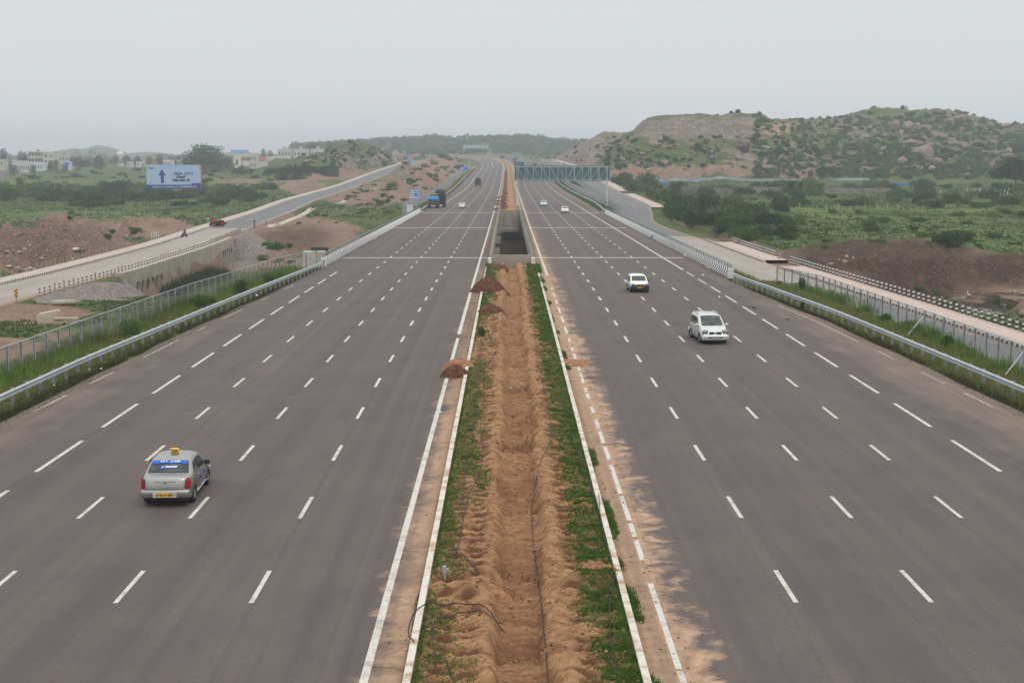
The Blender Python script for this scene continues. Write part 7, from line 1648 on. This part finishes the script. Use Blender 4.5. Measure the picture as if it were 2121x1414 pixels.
# utility poles
mpole=simple('pole_grey',(.30,.30,.29),.8)
def pole(px,py,ht,D,label,arms=1):
    q=at(px,py,D); top=P(px,ht,D)[2]; h=max(top-q[2],4); r_=empty('utility_pole',q); tag(r_,label,'pole'); mb=MB(); mb.cyl(0,0,-.5,h,.16,8,.09); mb.build('pole',mpole,r_)
    if arms: mb=MB(); mb.box(-.9,.9,-.05,.05,h-.6,h-.5); mb.build('cross_arm',mpole,r_)
for a_ in [(48,362,343,640,'thin utility pole at the far left before the rocks'),(113,385,362,620,'utility pole in the green field at left'),(146,360,338,800,'utility pole right of the cream building'),(204,350,330,900,'utility pole before the isolated field tree'),(241,340,323,1100,'utility pole left end of the white wall'),(267,352,330,900,'utility pole above the billboard corner'),(253,377,360,650,'leaning utility pole left of the billboard'),(297,352,336,900,'utility pole just left of the billboard')]: pole(*a_)
pole(1018,292,265,1700,'thin tall mast on the skyline above the far gantry',0); pole(1037,290,276,1800,'shorter mast on the skyline right of the tall one',0)
# ------------------------------------------------------------------ buildings
mwin=simple('window_dark',(.05,.055,.06),.3)
def building(x0,x1,yt,yb,D,dep,col,label,floors=1,bays=3,name='house',parapet=.5,tank=False,roof=None,balc=False,win=True):
    q=P((x0+x1)/2,yb,D); W=(x1-x0)*D/FPX; top=P((x0+x1)/2,yt,D)[2]; zb=float(tz(q[0],q[1])); zb=min(zb,q[2]); H=top-zb-parapet
    r_=empty(name,(q[0],q[1],zb)); tag(r_,label,'building'); m_=simple('wall_%d_%d_%d'%tuple(int(c*100) for c in col),col,.85,var=.08,scale=.3,world=True)
    mb=MB(); mb.box(-W/2,W/2,0,dep,-3,H); mb.build('wall',m_,r_)
    mb=MB(); mb.box(-W/2-.15,W/2+.15,-.15,dep+.15,H,H+.15); 
    for a_ in ((-W/2,W/2,-.02,.15),(-W/2,W/2,dep-.15,dep+.02)): mb.box(a_[0],a_[1],a_[2],a_[3],H+.15,H+parapet)
    mb.build('roof',m_ if roof is None else roof,r_)
    fh=H/max(floors,1); 
    if win:
        for f in range(floors):
            for k in range(bays):
                x=-W/2+W*(k+.5)/bays; ww=min(W/bays*.42,1.6); mb=MB(); mb.box(x-ww/2,x+ww/2,-.03,.02,f*fh+fh*.34,f*fh+fh*.74); fr=mb.build('window',mwin,r_)
    if balc:
        for f in range(1,floors+1): mb=MB(); mb.box(-W/2,W/2,-1.4,-.001,f*fh-.3,f*fh+.0); mb.box(-W/2,W/2,-1.4,-1.3,f*fh,f*fh+.75); mb.build('balcony',m_,r_)
    if tank: mb=MB(); mb.cyl(0,dep/2,H,H+1.8,.9,12); mb.build('roof_tank',mblkp,r_)
    return r_
cream=(.52,.50,.41); white=(.58,.58,.56)
building(90,112,317,345,1060,12,cream,'plain cream end block of the large left building with small windows',3,2,'apartment_block')
building(59,91,314,344,1064,12,cream,'cream block with long open balconies joining the plain end block',3,5,'apartment_block',balc=True,tank=True)
building(124,146,322,342,1100,10,cream,'cream two storey building right of the large cream block',2,4); building(130,143,334.5,346,1045,8,(.55,.60,.65),'small shed with a bright blue front below the cream buildings',1,1,'shed',.2,win=False)
mb=MB(); D=1044; q=P(137,340,D); W=12*D/FPX; mb.box(-W/2,W/2,-.05,0,-1.1,1.2); o=mb.build('blue_shutter',simple('shutter_blue',(.03,.20,.60),.6),None,(q[0],q[1]-.15,q[2])); tag(o,'bright blue shutter standing across the front of the small shed','shutter')
building(22,62,333,340,1090,14,(.60,.60,.58),'long low pale building behind the white sheds at far left',1,9); building(60,88,337,347,1040,10,(.55,.66,.70),'pale turquoise fronted shed before the cream block',1,5,'shed'); building(18,62,338,350,1020,10,white,'long low white shed at far left',1,9,'shed'); building(-6,7,330,346,960,10,cream,'cream building cut by the left edge of the picture',2,2)
building(19,28,330,342,1100,8,(.42,.42,.42),'unfinished grey concrete building at far left',2,3); building(-10,9,353,364,830,8,(.30,.28,.26),'ruined grey stone hut at the left edge',1,2,'hut',win=False)
building(263,272,335,343,1170,8,white,'small white house over the long white wall',1,2); building(282,289,335,343,1170,8,white,'second small white house over the long white wall',1,1); building(300,322,324,336,1330,8,(.55,.45,.20),'yellow building between far trees',2,5); building(338,356,331,338,1180,9,white,'white pavilion with an arched roof behind the billboard',1,4); building(367,375,331,338,1180,8,white,'small white pavilion right of the arched one',1,2)
building(484,497,322,332,1050,9,(.66,.64,.50),'small cream house right of the huge tree',1,1); building(503,522,319,332,1120,10,(.62,.54,.40),'cream and orange two storey house behind the brick shed',2,4,tank=False); building(522,531,320,334,1100,10,cream,'tall cream house touching the orange one',2,2)
building(500,515,327,338,980,7,(.28,.15,.12),'dark red brick shed on the left',1,1,'shed',.2,win=False); building(502,515,333,341,960,6,white,'white walled shed in front of the brick shed',1,1,'shed',.2,win=False)
building(536,548,325,334,1080,9,(.60,.20,.16),'red and white shop building',1,2,'shop'); building(549,566,324,333,1090,9,(.64,.64,.60),'long white shop with a brown roof line',1,5,'shop'); building(569,577,323,333,1120,8,white,'white house at the right end of the shops',1,2); building(579,585,326,331,1100,6,(.6,.5,.2),'small yellow house right of the shops',1,1)
building(533,552,334,344,930,8,(.58,.56,.52),'pale ruined shed with a torn roof',1,1,'shed',.2,win=False); building(549,566,335,345,935,8,(.30,.22,.18),'brown ruined wall building beside the pale shed',1,1,'shed',.2,win=False)
for (x0,x1,lab) in ((574,604,'leftmost long white villa in the row behind the left hill'),(607,638,'second white villa with a roof turret behind the left hill'),(642,673,'third white villa with a roof turret behind the left hill'),(678,709,'rightmost white villa touching the rocky left hill')):
    x0+=1.5; x1-=1.5; vb=building(x0,x1,308.5,324,1150,12,(.54,.535,.50),lab,2,4,'villa'); xm=(x0+x1)/2; W_=5*1150/FPX; mb=MB(); hh=P(xm,308.5,1150)[2]-vb.location.z; mb.box(-W_/2,W_/2,1,5,hh-.5,hh+1.9); mb.box(-W_/2-.2,W_/2+.2,.8,5.2,hh+1.9,hh+2.1); mb.build('roof_turret',vb.children[0].data.materials[0],vb); building(xm-2.5,xm+2.5,304.5,310.5,1153,4,(.54,.535,.50),lab.replace('villa','roof turret block of the villa'),1,1,'roof_turret',.3,win=False) if False else None
building(655,676,316,330,860,7,(.16,.16,.15),'dark pillared open stone shelter on the left hill slope',1,1,'shelter',.3,win=False); building(727,733,301,306,1200,7,white,'tiny white house on the crest left of the rocky peak',1,1)
# blue hoarding far left
panel_sign('billboard','faded light blue hoarding above the far houses at left',478,515,310.5,317.5,1250,simple('hoarding_pale_blue',(.25,.42,.68),.7,var=.1,scale=.3),[],[-.4,0,.4],.3,'billboard')
q=P(249,321,1350); mb=MB(); 
for k in range(6): r0=3.6*math.cos(k*math.pi/12); r1=3.6*math.cos((k+1)*math.pi/12); mb.cyl(0,0,3.6*math.sin(k*math.pi/12),3.6*math.sin((k+1)*math.pi/12),r0,16,max(r1,.05))
mb.cyl(0,0,-12,0,2.6,12); o=mb.build('domed_water_tower',simple('dome_white',(.66,.66,.64),.7),None,q); tag(o,'small white dome rising over the far trees at left','tower')
# orange digger arm at the foot of the left cutting
q=at(850,333,980); mb=MB(); mb.bar((0,0,1),(3.5,0,5.5),.7,.5); mb.bar((3.5,0,5.5),(6.0,0,6.2),.5,.35); r_=empty('excavator',q); tag(r_,'orange excavator boom at the foot of the left cutting','excavator'); mb.build('boom',simple('digger_orange',(.65,.30,.03),.6),r_); mb=MB(); mb.box(-2,1.2,-1.2,1.2,.5,2.6); mb.box(-2.4,1.6,-1.4,1.4,-.3,.5); mb.build('body',simple('digger_blue',(.25,.33,.40),.6),r_)
# ------------------------------------------------------------------ haze
mh=bpy.data.materials.new('haze_air'); mh.use_nodes=True; n=mh.node_tree; n.nodes.clear()
o_=n.nodes.new('ShaderNodeOutputMaterial'); pv=n.nodes.new('ShaderNodeVolumePrincipled')
pv.inputs['Color'].default_value=(.90,.955,1.0,1); pv.inputs['Density'].default_value=.00032; pv.inputs['Anisotropy'].default_value=0.2
n.links.new(pv.outputs[0],o_.inputs['Volume'])
mb=MB(); mb.box(-3600,3600,-60,4700,float(TZ.min())-3,68)
o=mb.build('haze',mh); tag(o,kind='stuff'); 

scn.cycles.use_denoising=True
